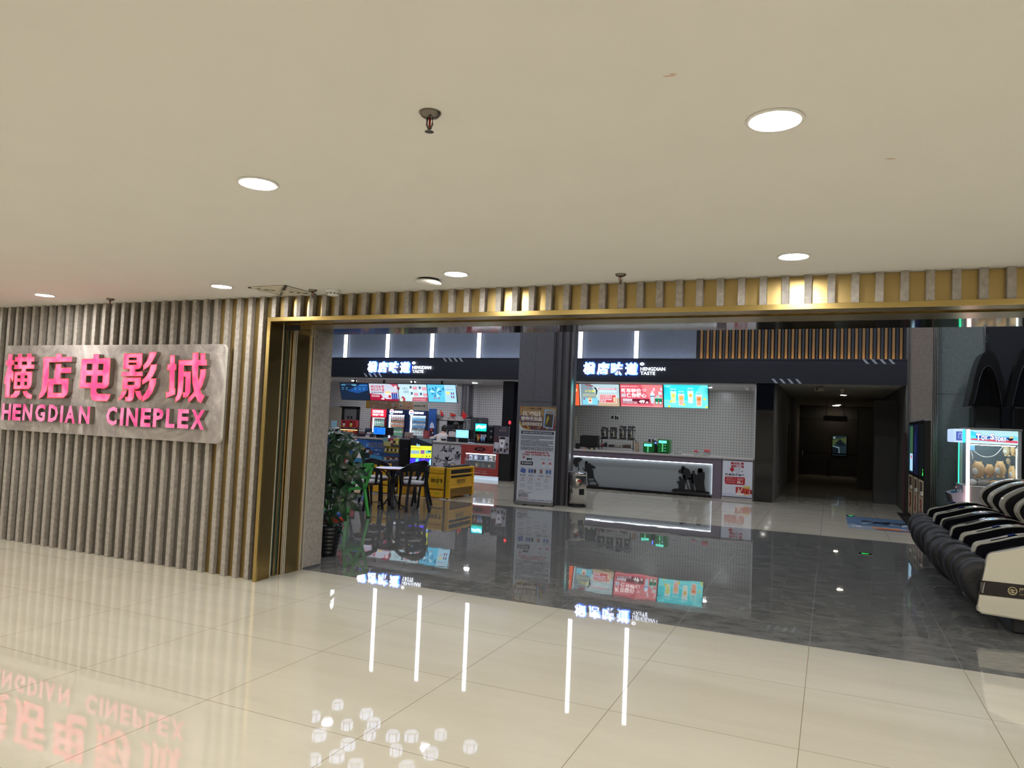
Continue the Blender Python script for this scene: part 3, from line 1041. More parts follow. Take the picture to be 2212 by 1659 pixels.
A.poly([(0.75, 0.05), (0.90, 0.05), (0.93, 0.30), (0.72, 0.30)], pr('#c8472f'), 5)
A.rect(0.725, 0.25, 0.928, 0.32, pr('#d8c06a'), 6); A.rect(0.80, 0.12, 0.85, 0.18, pr('#7c1713'), 6); A.rect(0.755, 0.05, 0.9, 0.09, pr('#e3c9a0'), 6)
A.rect(0.93, 0.1, 1.0, 0.22, pr('#9c2a26'), 4)
A.build('printed_poster', pc)


def ytop(px, py, z=CT):
    return max(FY + 0.05, min(14.6, at(px, py, Z=z).y))


def pbox(b, x0, y0, x1, y1, Y, dep, m, zb=None, bev=0.004):
    a = at(x0, y0, Y=Y); c = at(x1, y1, Y=Y)
    b.box(a.x, c.x, Y, Y + dep, c.z if zb is None else zb, a.z, m, bev=bev)
    return a, c


# black till
Y = FY + 0.12
t = thing('till_terminal', 'black point of sale till seen from behind on the right counter', 'till', (at(1272, 960, Y=Y).x, Y, CT))
b = MB(); a, c = pbox(b, 1253, 941, 1291, 966, Y, 0.05, BLACK, CT + 0.06); b.build('monitor', t)
b = MB(); pbox(b, 1258, 939.5, 1295, 945, Y + 0.05, 0.03, BLACK); b.build('customer_display', t)
b = MB(); b.box(a.x + 0.12, c.x - 0.12, Y + 0.02, Y + 0.2, CT, CT + 0.08, BLACK); b.build('stand', t)
t = thing('card_reader', 'small black card reader left of the black till', 'card reader', (at(1248, 965, Y=Y).x, Y, CT))
b = MB(); pbox(b, 1243, 958, 1251, 968, Y - 0.06, 0.05, BLACK, CT); b.build('body', t)
b = MB(); pbox(b, 1244, 957.2, 1250, 958.2, Y - 0.055, 0.04, mat('#2c3a46', 0.2)); b.build('keypad', t)
for i, (px, cl) in enumerate(((1262, '#c98f86'), (1268, '#8d8f86'), (1278, '#b7ab7e'), (1284, '#6f6a66'), (1300, '#d9d9d4'))):
    x = at(px, 968, Y=FY + 0.02).x
    nm = ('folded_card', 'folded_card', 'snack_packet', 'coaster', 'paper_slip')[i]
    t = thing(nm, ('pinkish folded card in front of the black till', 'grey green folded card in front of the black till', 'straw coloured snack packet below the black till',
                   'dark coaster right of the straw coloured packet', 'white paper slip at the foot of the steel shelf')[i], nm.split('_')[-1], (x, FY + 0.05, CT))
    b = MB(); b.box(x - 0.035, x + 0.035, FY + 0.02, FY + 0.08, CT, CT + (0.05, 0.04, 0.045, 0.012, 0.006)[i], mat(cl, 0.5), bev=0.003); b.build('body', t)

# steel shelf with four drink urns
Y = FY + 0.55
a = at(1293, 946, Y=Y); c = at(1369, 947, Y=Y)
zt = a.z
sh = thing('counter_shelf', 'low stainless two-tier shelf on the right counter carrying four drink urns', 'shelf', ((a.x + c.x) / 2, Y, CT))
b = MB(); b.box(a.x, c.x, Y, Y + 0.3, zt - 0.02, zt, STEEL); b.build('shelf_board', sh)
zm = at(1330, 966, Y=Y).z
b = MB(); b.box(a.x, c.x, Y, Y + 0.3, zm - 0.015, zm, STEEL); b.build('shelf_board', sh)
for x in (a.x + 0.012, c.x - 0.012):
    for y in (Y + 0.012, Y + 0.288):
        b = MB(); b.box(x - 0.012, x + 0.012, y - 0.012, y + 0.012, CT, zt - 0.02, STEEL); b.build('leg', sh)
urns = []
for i, (u0, u1, v0) in enumerate(((590, 708, 390), (730, 850, 395), (885, 1000, 372), (1020, 1140, 376))):
    p0 = at(*Z6(u0, 560), Y=Y + 0.12); p1 = at(*Z6(u1, 560), Y=Y + 0.12); p2 = at(*Z6((u0 + u1) / 2, v0), Y=Y + 0.12)
    cx, r, h = (p0.x + p1.x) / 2, (p1.x - p0.x) / 2 * 0.97, p2.z - zt
    t = thing('drink_urn', ('shorter polished steel drink urn at the left end of the shelf', 'shorter polished steel drink urn second from the left end', 'taller polished steel drink urn third along the shelf',
                            'taller polished steel drink urn at the right end of the shelf')[i], 'drink urn', (cx, Y + 0.13, zt), 'steel drink urns on the shelf')
    b = MB(); b.lathe([(r * .97, 0.03), (r, 0.05), (r, h - 0.06), (r * .97, h - 0.045)], STEEL, (cx, Y + 0.13, zt)); b.build('body', t)
    b = MB(); b.lathe([(r * 1.02, h - 0.05), (r * 1.04, h - 0.03), (r * .9, h - 0.006), (r * .3, h)], BLACK, (cx, Y + 0.13, zt)); b.build('lid', t)
    b = MB(); b.lathe([(r * 1.02, 0), (r * 1.03, 0.03), (r * .97, 0.035)], BLACK, (cx, Y + 0.13, zt)); b.build('base', t)
    b = MB(); b.box(cx - r * .2, cx + r * .2, Y + 0.13 - r - 0.06, Y + 0.13 - r + 0.01, 0.08 + zt, zt + 0.14, BLACK, bev=0.006); b.box(cx - r * .1, cx + r * .1, Y + 0.13 - r - 0.055, Y + 0.13 - r - 0.02, zt + 0.05, zt + 0.09, BLACK); b.build('tap', t)
    b = MB(); b.box(cx - r * .1, cx + r * .1, Y + 0.13 - r - 0.012, Y + 0.13 - r + 0.004, zt + 0.17, zt + 0.28, mat('#2b2b30', 0.3)); b.build('level_gauge', t)
    for s in (-1, 1):
        b = MB(); b.box(cx + s * r - 0.012, cx + s * r + 0.012, Y + 0.09, Y + 0.17, zt + h * .62, zt + h * .7, BLACK, bev=0.004); b.build('handle', t)
# bits on the lower tier
for i, (u, cl, hh) in enumerate(((575, '#8c8278', .08), (615, '#9a4152', .07), (660, '#2d3038', .1), (760, '#3a3436', .06), (850, '#a08f72', .03), (960, '#6b4b3e', .07), (1000, '#6a5246', .08), (1050, '#5a463c', .08))):
    p = at(*Z6(u, 700), Y=Y + 0.1)
    nm = ('tin', 'jar', 'canister', 'scoop_tray', 'napkin_pad', 'sauce_jar', 'sauce_jar', 'sauce_jar')[i]
    t = thing(nm, ('greyish tin at the left end of the lower shelf tier', 'dark red jar on the lower shelf tier', 'black canister on the lower shelf tier', 'dark scoop tray in the middle of the lower shelf tier',
                   'flat straw coloured napkin pad on the lower shelf tier', 'brown sauce jar on the lower tier under the third urn', 'brown sauce jar on the lower tier left of the last jar',
                   'brown sauce jar nearest the right leg of the shelf')[i], nm.split('_')[-1], (p.x, Y + 0.13, zm))
    b = MB()
    if i in (3, 4):
        b.box(p.x - 0.07, p.x + 0.07, Y + 0.06, Y + 0.2, zm, zm + hh, mat(cl, 0.5), bev=0.004)
    else:
        b.lathe([(0.038, 0), (0.042, 0.01), (0.042, hh - 0.015), (0.03, hh)], mat(cl, 0.3), (p.x, Y + 0.13, zm), n=14)
    b.build('body', t)
Y = FY + 0.3
t = thing('paper_bag', 'upright brown paper bag right of the steel shelf', 'paper bag', (at(1375, 970, Y=Y).x, Y, CT))
b = MB(); pbox(b, 1371.8, 955.5, 1378.5, 974, Y, 0.1, mat('#a38e78', 0.8), CT, bev=0.006); b.build('bag', t)
b = MB(); pbox(b, 1371.5, 954.7, 1378.8, 956.4, Y - 0.004, 0.11, mat('#8e7a65', 0.8)); b.build('folded_top', t)

# green dosing machines
GREEN = mat('#157a2c', 0.35, name='green_enamel')


def doser(x0, x1, y0, y1, label, rows):
    Y = FY + 0.22
    a = at(*Z6(x0, y0), Y=Y); c = at(*Z6(x1, y1), Y=Y)
    t = thing('syrup_dispenser', label, 'syrup dispenser', ((a.x + c.x) / 2, Y, CT), 'green syrup dispensers')
    b = MB(); b.box(a.x, c.x, Y, Y + 0.3, CT + 0.015, a.z, GREEN, bev=0.012); b.build('body', t)
    b = MB(); b.box(a.x + 0.02, c.x - 0.02, Y + 0.02, Y + 0.28, CT, CT + 0.02, BLACK); b.build('foot', t)
    W, H = c.x - a.x, a.z - CT
    A = Art((a.x, Y - 0.001, CT), (1, 0, 0), (0, 0, 1))
    A.rect(W * .1, H - 0.085, W * .78, H - 0.025, em('#6ff7dc', 1.6), 1)
    A.lines(W * .2, H - 0.072, W * .66, H - 0.042, 1, em('#1d8f7c', 1), 2, fill=.6, seed=rows)
    A.build('display', t)
    A = Art((a.x, Y - 0.001, CT), (1, 0, 0), (0, 0, 1))
    for r in range(rows):
        z = H - 0.115 - r * 0.035
        A.rect(W * .38, z, W * .5, z + 0.012, em('#7dffb0', 1.4), 1)
        if rows > 4 and r % 2:
            A.rect(W * .62, z + 0.01, W * .7, z + 0.02, em('#a8f0ff', 1.2), 1)
            A.rect(W * .14, z - 0.01, W * .22, z, em('#59d88a', .8), 1)
        A.rect(W * .12, z - 0.008, W * .86, z - 0.006, pr('#0d4d1c'), 1)
    A.build('button_panel', t)


doser(1278, 1455, 650, 803, 'smaller green syrup dispenser with a lit display, left of the pair', 4)
doser(1515, 1695, 598, 815, 'taller green syrup dispenser with a lit display, right of the pair', 6)
Y = FY + 0.28
t = thing('blender', 'slim black blender with a blue lamp between the green dispensers', 'blender', (at(*Z6(1480, 800), Y=Y).x, Y, CT))
b = MB(); pbox(b, *Z6(1464, 690), *Z6(1500, 805), Y, 0.1, BLACK, CT); b.build('body', t)
b = MB(); pbox(b, *Z6(1470, 625), *Z6(1494, 692), Y + 0.02, 0.06, mat('#2a2d35', 0.1)); b.build('jug', t)
b = MB(); pbox(b, *Z6(1472, 640), *Z6(1488, 668), Y + 0.012, 0.006, em('#4a6bff', 4)); b.build('lamp', t)
# pink lidded jars, cake dome
for x0, x1, y0, y1, lab in ((485, 562, 603, 676, 'small clear jar with a pink lid on the right counter'), (665, 782, 592, 686, 'larger clear jar with a pink lid on the right counter')):
    Y = FY + 0.2
    p0 = at(*Z7(x0, y1), Y=Y); p1 = at(*Z7(x1, y0), Y=Y)
    cx, r, h = (p0.x + p1.x) / 2, (p1.x - p0.x) / 2, p1.z - CT
    t = thing('storage_jar', lab, 'jar', (cx, Y, CT), 'pink lidded jars')
    b = MB(); b.lathe([(r * .92, 0), (r * .95, 0.01), (r * .95, h * .62)], mat('#c9c4c0', 0.1, alpha=0.35), (cx, Y, CT), n=20); b.build('glass_body', t)
    b = MB(); b.lathe([(r * 1.0, h * .62), (r, h * .95), (r * .9, h)], mat('#e0616a', 0.35), (cx, Y, CT), n=20); b.build('lid', t)
Y = FY + 0.2
p = at(*Z7(620, 660), Y=Y)
t = thing('serving_tray', 'low pale tray between the pink lidded jars', 'tray', (p.x, Y, CT))
b = MB(); b.box(p.x - 0.05, p.x + 0.05, Y - 0.05, Y + 0.05, CT, CT + 0.035, mat('#c4c6b4', 0.4), bev=0.006); b.build('dish', t)
b = MB(); b.box(p.x - 0.045, p.x + 0.045, Y - 0.045, Y + 0.045, CT + 0.036, CT + 0.04, mat('#a9ac98', 0.4)); b.build('liner', t)
p = at(*Z7(205, 650), Y=Y)
t = thing('cake_dome', 'clear dome on the counter right of the taller green dispenser', 'glass dome', (p.x, Y, CT))
b = MB(); b.lathe([(0.085, 0.01), (0.085, 0.07), (0.06, 0.1), (0.012, 0.115)], mat('#c8cac6', 0.05, alpha=0.25), (p.x, Y, CT), n=20); b.build('dome', t)
b = MB(); b.cyl((p.x, Y, CT), (p.x, Y, CT + 0.012), 0.1, None, mat('#8f8d88', 0.3)); b.build('plate', t)
b = MB(); b.ball((p.x, Y, CT + 0.12), (0.012, 0.012, 0.012), STEEL, n=10); b.build('knob', t)


def sockets(x0, y0, label, n):
    p = at(x0, y0, Y=15.19)
    t = thing('wall_outlet', label, 'outlet', (p.x, 15.19, p.z))
    b = MB()
    b.box(p.x, p.x + 0.09, 15.185, 15.2, p.z - 0.12, p.z, mat('#c9cdd0', 0.4)); b.box(p.x + 0.11, p.x + 0.24, 15.185, 15.2, p.z - 0.13, p.z + 0.005, mat('#c9cdd0', 0.4))
    b.build('face_plate', t)
    b = MB(); b.box(p.x + 0.012, p.x + 0.078, 15.18, 15.186, p.z - 0.105, p.z - 0.015, BLACK); b.build('isolator_switch', t)
    for k in range(2):
        b = MB(); b.box(p.x + 0.12 + k * .06, p.x + 0.165 + k * .06, 15.18, 15.186, p.z - 0.12, p.z - 0.01 - .03 * k, BLACK); b.build('socket', t)


sockets(1320, 897, 'twin black wall outlet on the tiles above the drink urns', 3)
sockets(1400, 947, 'twin dark wall outlet on the tiles above the green dispensers', 3)
p = at(1236.5, 900, Y=15.15); q = at(1243, 948, Y=15.15)
t = thing('electric_box', 'cream electric box on the tiled wall beside the column', 'electric box', (p.x, 15.15, q.z))
b = MB(); b.box(p.x - 0.4, q.x, 15.1, 15.2, q.z, p.z, mat('#b3ab96', 0.5), bev=0.004); b.build('casing', t)
b = MB(); b.box(q.x - 0.07, q.x - 0.05, 15.09, 15.1, q.z + 0.3, q.z + 0.36, BLACK); b.build('latch', t)
p = at(1604, 830, Z=2.70)
t = thing('dome_camera', 'small white dome camera under the kitchen ceiling at the right', 'camera', (p.x, 13.2, 2.7))
b = MB(); b.cyl((p.x, 13.2, 2.66), (p.x, 13.2, 2.7), 0.06, 0.065, WHITE); b.build('mount', t)
b = MB(); b.ball((p.x, 13.2, 2.655), (0.05, 0.05, 0.05), WHITE); b.build('dome', t)


def kitchen_light(px, py, label):
    p = at(px, py, Z=2.699)
    y = 13.55
    x = at(px, py, Y=y).x
    t = thing('kitchen_downlight', label, 'ceiling light', (x, y, 2.70), 'downlights in the kitchen ceiling')
    b = MB(); b.cyl((x, y, 2.69), (x, y, 2.70), 0.085, None, WHITE, n=20); b.build('trim_ring', t)
    b = MB(); b.cyl((x, y, 2.686), (x, y, 2.69), 0.07, None, mat('#f3f6ff', 0.4, emit=KITCHEN_LAMP, name='kitchen_lamp'), n=20); b.build('diffuser', t)


for px, py, l in ((1355, 825.5, 'kitchen downlight above the grey menu screen'), (1532, 827.5, 'kitchen downlight at the right edge of the cyan menu screen'),
                  (765, 817, 'kitchen downlight above the dark blue menu screen'), (893, 818.5, 'kitchen downlight above the middle of the left menu screens'), (1026, 820, 'kitchen downlight above the silver duct')):
    kitchen_light(px, py, l)

# ---- menu screens
TIL = math.radians(16)


def menu_screen(px0, px1, py, h, label, group, Y0=12.86, dx=0.012):
    a = at(px0, py, Y=Y0); c = at(px1, py, Y=Y0)
    x0, x1 = a.x + dx, c.x - dx
    W = x1 - x0
    V = Vector((0, -math.sin(TIL), math.cos(TIL)))
    O = Vector((x0, Y0, a.z)) - V * h
    t = thing('menu_screen', label, 'screen', tuple(O + Vector((W / 2, 0, 0))), group)
    Mx = Matrix.Translation(O) @ Matrix.Rotation(TIL, 4, 'X')
    b = MB(); b.box(-0.012, W + 0.012, 0.0, 0.05, -0.012, h + 0.012, BLACK, bev=0.004, M=Mx); b.build('bezel', t)
    b = MB()
    for u in (0.5,):
        q = O + V * h + Vector((W * u, 0.06, 0))
        b.box(q.x - 0.025, q.x + 0.025, q.y - 0.02, q.y + 0.02, q.z - 0.06, 2.70, BLACK)
    b.build('hanger', t)
    return t, Art(O + Vector((0, -0.0015, 0)), (1, 0, 0), V, size=(W, h))


GR = 'menu screens over the right counter'
t, A = menu_screen(1163, 1250.5, 828, 0.585, 'orange and white menu screen half hidden by the column', GR)
A.rect(0, 0, 1, 1, em('#f0643c')); A.rect(0.05, 0.12, 0.86, 0.9, em('#d8ecf7'), 2)
for v in (0.62, 0.32):
    A.disc(0.72, v, 0.035, em('#e86038'), 3)
A.disc(0.92, 0.72, 0.04, em('#ffd9a0'), 3)
A.build('picture', t)
t, A = menu_screen(1250.5, 1337.8, 829, 0.585, 'grey and tan menu screen left of the red price screen', GR)
A.rect(0, 0, 1, 1, em('#7d93a0')); A.poly([(0.3, 1), (1, 1), (1, 0.35), (0.45, 0.25)], em('#b8d2da'), 2)
A.poly([(0.45, 0.0), (1, 0), (1, 0.4), (0.5, 0.2)], em('#c2a98c'), 3); A.rect(0, 0, 0.03, 1, em('#c8d8de'), 3)
A.poly([(0.14, 1), (0.36, 0.93), (0.36, 0.88), (0.2, 0.92), (0.14, 0.97)], em('#8a4a50'), 4)
A.text('小江湖', 0.13, 0.62, 0.39, 0.73, em('#e8e64a', 1.1), 4, off=0.02)
A.disc(0.22, 0.81, 0.018, em('#d8687a'), 4); A.lines(0.08, 0.42, 0.45, 0.56, 3, em('#d6d39a'), 4, seed=3)
A.poly([(0.36, 0.86), (0.42, 0.84), (0.46, 0.7), (0.43, 0.5), (0.40, 0.45), (0.415, 0.62), (0.42, 0.72)], em('#20303c', .6), 4)
A.rect(0.46, 0.88, 0.475, 0.72, em('#e8e2d8'), 4)
A.poly([(0.07, 0.05), (0.45, 0.05), (0.45, 0.36), (0.07, 0.36)], em('#7fd0e6'), 4)
A.poly([(0.07, 0.3), (0.13, 0.36), (0.13, 0.26)], em('#8c3550'), 5)
A.rect(0.21, 0.1, 0.31, 0.37, em('#e6dccb'), 5); A.rect(0.2, 0.33, 0.32, 0.38, em('#d6a55a'), 6); A.disc(0.26, 0.24, 0.025, em('#b02a2a'), 6)
A.rect(0.48, 0.76, 0.93, 0.82, em('#d6607c'), 4); A.rect(0.5, 0.775, 0.9, 0.805, em('#f5e6ea'), 5)
A.lines(0.5, 0.62, 0.93, 0.74, 3, em('#e0ecee'), 4, seed=4)
A.rect(0.5, 0.14, 0.93, 0.54, em('#e8ded2'), 4); A.rect(0.515, 0.17, 0.91, 0.51, em('#cf5058'), 5)
A.lines(0.53, 0.19, 0.82, 0.5, 4, em('#e9e0ea'), 6, fill=.6, seed=8); A.rect(0.85, 0.2, 0.9, 0.42, em('#e6cfa8'), 6)
A.build('picture', t)
t, A = menu_screen(1338.2, 1432, 830, 0.585, 'red menu screen with white characters and the price 49.0', GR)
A.rect(0, 0, 1, 1, em('#d86070')); A.poly([(0.5, 1), (1, 1), (1, 0), (0.8, 0)], em('#e8858c'), 2); A.rect(0.01, 0.01, 0.99, 0.05, em('#f0a0a4'), 3)
A.text('新年特价', 0.03, 0.62, 0.50, 0.82, em('#ffffff', 1.3), 4, off=0.02)
A.text('保你暖心', 0.15, 0.42, 0.62, 0.62, em('#ffffff', 1.3), 4, off=0.02)
A.rect(0.03, 0.44, 0.13, 0.58, em('#cfe4f2'), 4); A.text('热饮', 0.04, 0.47, 0.12, 0.55, em('#c04050'), 5)
A.text('♡', 0.53, 0.68, 0.62, 0.80, em('#ffffff', 1.3), 4)
A.text('横店影视城 HENGDIAN', 0.02, 0.89, 0.42, 0.935, em('#ffffff'), 4)
A.poly([(0.05, 0.12), (0.67, 0.16), (0.69, 0.2), (0.69, 0.36), (0.05, 0.36)], em('#6d1c34'), 4)
A.rect(0.06, 0.25, 0.28, 0.35, em('#e6eef8'), 5); A.text('保温杯套餐', 0.08, 0.27, 0.26, 0.33, em('#b04a60'), 6)
A.lines(0.06, 0.13, 0.4, 0.24, 2, em('#f2d2da'), 5, fill=.6, seed=9)
A.text('49', 0.44, 0.17, 0.58, 0.31, em('#ffffff', 1.5), 6, off=0.04); A.text('.0', 0.59, 0.17, 0.66, 0.25, em('#ffffff', 1.5), 6, off=0.03)
A.poly([(0.73, 0.17), (0.79, 0.17), (0.81, 0.55), (0.71, 0.55)], em('#bfe2f4'), 4); A.disc(0.76, 0.57, 0.05, em('#d8eef8'), 4); A.rect(0.71, 0.47, 0.81, 0.52, em('#56709c'), 5)
for u in (0.86, 0.945):
    A.poly([(u - .03, 0.13), (u + .03, 0.13), (u + .045, 0.42), (u - .045, 0.42)], em('#187a58'), 5); A.disc(u, 0.2, 0.025, em('#e8f2ee'), 6)
    A.rect(u - .047, 0.4, u + .047, 0.44, em('#b8e2dc'), 6)
A.poly([(0.85, 0.46), (0.93, 0.46), (0.92, 0.53), (0.86, 0.53)], em('#a8e4e0'), 5); A.disc(0.955, 0.62, 0.035, em('#c8e4ee'), 5)
for u, v in ((0.8, 0.86), (0.76, 0.74), (0.97, 0.88), (0.92, 0.7)):
    A.rect(u - .02, v - .14, u + .02, v, em('#f0d6e4'), 4)
A.build('picture', t)
t, A = menu_screen(1432.4, 1530, 831, 0.585, 'bright cyan menu screen picturing four fruit teas', GR)
A.rect(0, 0, 1, 1, em('#35e3ee')); A.rect(0, 0, 1, 0.34, em('#7ceff5'), 2); A.poly([(0.6, 0.34), (1, 0.34), (1, 1), (0.85, 1)], em('#6feef2'), 2)
for s, u0 in ((1, 0.0), (-1, 1.0)):
    for k in range(7):
        a = math.radians(15 - k * 14)
        u1, v1 = u0 + s * 0.16 * math.cos(a), 0.86 + 0.3 * math.sin(a) - 0.02 * k
        A.poly([(u0, 0.88 - .04 * k), (u1, v1), (u0, 0.85 - .04 * k)], em('#12a7b4'), 3)
for u, v, w_, h_, c1, c2 in ((0.22, 0.2, .06, .52, '#d9e9a8', '#e0dc6a'), (0.4, 0.1, .065, .52, '#f0b8a8', '#e8b84a'), (0.61, 0.21, .06, .55, '#e8ecd8', '#e6be52'), (0.8, 0.08, .065, .52, '#ecae90', '#e8863a')):
    A.poly([(u - w_ * .8, v), (u + w_ * .8, v), (u + w_ * 1.15, v + h_), (u - w_ * 1.15, v + h_)], em('#d8f2f2'), 3)
    A.poly([(u - w_ * .65, v + .03), (u + w_ * .65, v + .03), (u + w_ * .95, v + h_ * .85), (u - w_ * .95, v + h_ * .85)], em(c1), 4)
    A.disc(u, v + h_ * .62, w_ * .62, em(c2), 5); A.disc(u, v + h_ + .02, 0.012, em('#8a3a5a'), 5)
    A.rect(u - .06, v + h_ + .06, u + .06, v + h_ + .12, em('#aef4f4'), 3); A.text('柠檬茶', u - .045, v + h_ + .07, u + .045, v + h_ + .11, em('#2a9aa4'), 4)
    A.text('¥16.00', u + .08, v + .12, u + .15, v + .15, em('#1a7f8a'), 4)
for u, v in ((0.12, 0.05), (0.16, 0.27), (0.46, 0.15), (0.93, 0.4), (0.97, 0.06)):
    A.disc(u, v, 0.03, em('#cfe878'), 4); A.disc(u, v, 0.02, em('#e4c64e'), 5)
A.rect(0.04, 0.9, 0.16, 0.96, em('#8df2f4'), 4)
A.build('picture', t)


def shop_sign(px0, px1, pyt, pyb, hx0, hx1, label):
    """Lit shop name standing off the navy fascia."""
    Y = FY - 0.06
    a = at(px0, pyb, Y=Y); c = at(px1, pyt, Y=Y)
    t = thing('shop_sign', label, 'sign', ((a.x + c.x) / 2, FY, a.z), 'lit shop names on the navy fascia')
    mw = mat('#eef3ff', 0.4, emit=3.2, name='sign_face')
    w1 = (c.x - a.x)
    for k, ch in enumerate('横店味道'):
        A = Art((0, Y, 0), (1, 0, 0), (0, 0, 1), eps=0)
        x = a.x + w1 * k / 4 * 1.012
        A.text(ch, x, a.z, x + w1 * .205, c.z, mw, 0, off=0.02, thick=0.02)
        A.build('lit_character', t)
        A = Art((0, FY - 0.02, 0), (1, 0, 0), (0, 0, 1), eps=0)
        A.text(ch, x - .02, a.z - .02, x + w1 * .205 + .02, c.z + .02, mat('#3f74ff', 0.4, emit=9.0, name='sign_halo'), 0, off=0.05, thick=0.01)  # thicker blue glowing copy, added to imitate the halo round the character
        A.build('halo_glow', t)
    A = Art((0, Y + 0.02, 0), (1, 0, 0), (0, 0, 1), eps=0)
    h0 = at(hx0, pyb, Y=Y).x; h1 = at(hx1, pyb, Y=Y).x
    H = c.z - a.z
    A.text('HENGDIAN', h0, a.z + H * .36, h1, a.z + H * .64, mw, 0, off=0.0, thick=0.015)
    A.text('TASTE', h0, a.z, h0 + (h1 - h0) * .6, a.z + H * .27, mw, 0, off=0.0, thick=0.015)
    A.build('lit_lettering', t)
    A = Art((0, Y + 0.02, 0), (1, 0, 0), (0, 0, 1), eps=0)
    A.text('®', h0 - 0.02, a.z + H * .78, h0 + 0.09, a.z + H * 1.05, mw, 0, off=0.03, thick=0.015)
    A.build('registered_mark', t)


shop_sign(1260, 1381, 784, 808, 1383, 1436, 'lit white shop name on the fascia right of the column')
shop_sign(794, 888, 782, 804, 890, 930, 'lit white shop name on the fascia left of the column')
# ---------------------------------------------------------------- left-hand snack counter
LY = 12.55
LT = 0.97
xa, xb = at(935, 1000, Y=LY).x, at(997, 1000, Y=LY).x
xc = at(1078, 1000, Y=LY).x
lc = thing('snack_counter', 'snack counter with a blue popcorn poster and an ink-drawn panel', 'counter', (-11.5, LY, 0))
wt = thing('worktop', 'long pale stone worktop running over the blue poster counter and the red display fridge', 'worktop', (-11.5, LY, LT))
b = MB(); b.box(-15.5, xc, LY - 0.03, LY + 0.62, LT - 0.04, LT, TOPM, bev=0.004); b.build('slab', wt)
b = MB(); b.box(-15.5, xc, LY - 0.04, LY - 0.03, LT - 0.045, LT - 0.002, TOPM); b.build('front_edge', wt)
b = MB(); b.box(-15.5, xb, LY, LY + 0.55, 0.02, LT - 0.047, mat('#4a4c55', 0.5)); b.build('carcass', lc)
xl0, xl1 = -14.3, at(862, 980, Y=LY).x
W, H = xl1 - xl0, 0.85
A = Art((xl0, LY - 0.002, 0.05), (1, 0, 0), (0, 0, 1), size=(W, H))
A.rect(0, 0, 1, 1, pr('#24508e'), 1)
A.poly([(0, 0), (1, 0), (1, 0.35), (0.6, 0.55), (0, 0.3)], pr('#3f86b4'), 2)
A.poly([(0.3, 1), (0.6, 1), (0.75, 0.6), (0.5, 0.7)], pr('#2f66ae'), 2)
u = lambda px: (at(px, 980, Y=LY).x - xl0) / W
v = lambda py: (at(800, py, Y=LY).z - 0.05) / H
A.poly([(u(767), v(991)), (u(783), v(991)), (u(786), v(978)), (u(764), v(978))], pr('#e9e4e2'), 3)
for px, py, r in ((768, 975, 4), (772, 968, 5), (778, 965, 5), (784, 969, 5), (788, 974, 4), (777, 973, 5)):
    A.disc(u(px), v(py), r / 230, pr('#e0a35a'), 4, n=9)
A.rect(u(785), v(990), u(799), v(968), pr('#20262e'), 3); A.rect(u(786), v(978), u(798), v(972), pr('#b9c6d2'), 4)
A.disc(u(801), v(977), 0.025, pr('#6a3c2e'), 5)
A.text('套餐', u(790), v(966), u(797), v(958), pr('#7fb2e8'), 4, off=0.02)
A.lines(u(796), v(966), u(830), v(955), 2, pr('#6d6874'), 3, fill=.7, seed=3)
A.rect(u(806), v(974), u(826), v(968), pr('#1b3e78'), 3); A.text('中杯爆米花 + 可乐', u(808), v(973), u(824), v(969), pr('#b7cbe6'), 4)
A.rect(u(806), v(982), u(826), v(977), pr('#1b3e78'), 3); A.text('双人套餐', u(808), v(981.5), u(820), v(978), pr('#b7cbe6'), 4)
A.rect(u(748), v(953), u(752), v(948), pr('#c33a40'), 3); A.rect(u(764), v(953), u(770), v(947), pr('#d8d4e0'), 3); A.rect(u(764), v(950), u(770), v(948), pr('#c33a40'), 4)
A.build('popcorn_poster', lc)
# ink-drawn panel: loose brush figures, no known character
xi0, xi1 = xa - 0.05, xb
W, H = xi1 - xi0, 0.85
A = Art((xi0, LY - 0.002, 0.05), (1, 0, 0), (0, 0, 1), size=(W, H))
INK = pr('#17171c'); IG = pr('#6e6f7a'); IW = pr('#c9c6cc')
A.rect(0, 0, 1, 1, pr('#b4b1b8'), 1)
rnd = random.Random(11)
for cx, cy, s in ((0.5, 0.3, 1.0), (0.2, 0.45, .55), (0.85, 0.55, .8), (0.62, 0.8, .55), (0.4, 0.78, .5), (0.1, 0.18, .6), (0.78, 0.2, .6)):
    A.disc(cx, cy + .24 * s, .05 * s, INK, 3, n=9)
    A.poly([(cx - .10 * s, cy), (cx - .12 * s, cy + .16 * s), (cx, cy + .2 * s), (cx + .12 * s, cy + .16 * s), (cx + .09 * s, cy - .05 * s)], IG, 3)
    for k in range(9):
        a = rnd.uniform(0, 2 * PI); l = rnd.uniform(.12, .3) * s; w_ = rnd.uniform(.012, .04) * s
        px, py = cx + math.cos(a) * .06 * s, cy + .08 * s + math.sin(a) * .1 * s
        qx, qy = px + math.cos(a) * l, py + math.sin(a) * l
        qx, qy = min(max(qx, 0.01), .99), min(max(qy, .01), .99)
        nx, ny = -math.sin(a) * w_, math.cos(a) * w_
        A.poly([(px - nx, py - ny), (qx, qy), (px + nx, py + ny)], (INK, IW, INK, IG)[k % 4], 4 + k % 3)
for k in range(16):
    x0_, y0_ = rnd.uniform(.02, .9), rnd.uniform(.02, .9)
    A.poly([(x0_, y0_), (x0_ + .1, y0_ + rnd.uniform(-.04, .08)), (x0_ + .11, y0_ + .07)], INK if k % 2 else IW, 7)
A.rect(0.95, .94, 0.985, .985, pr('#b3323a'), 8)
A.build('ink_panel', lc)

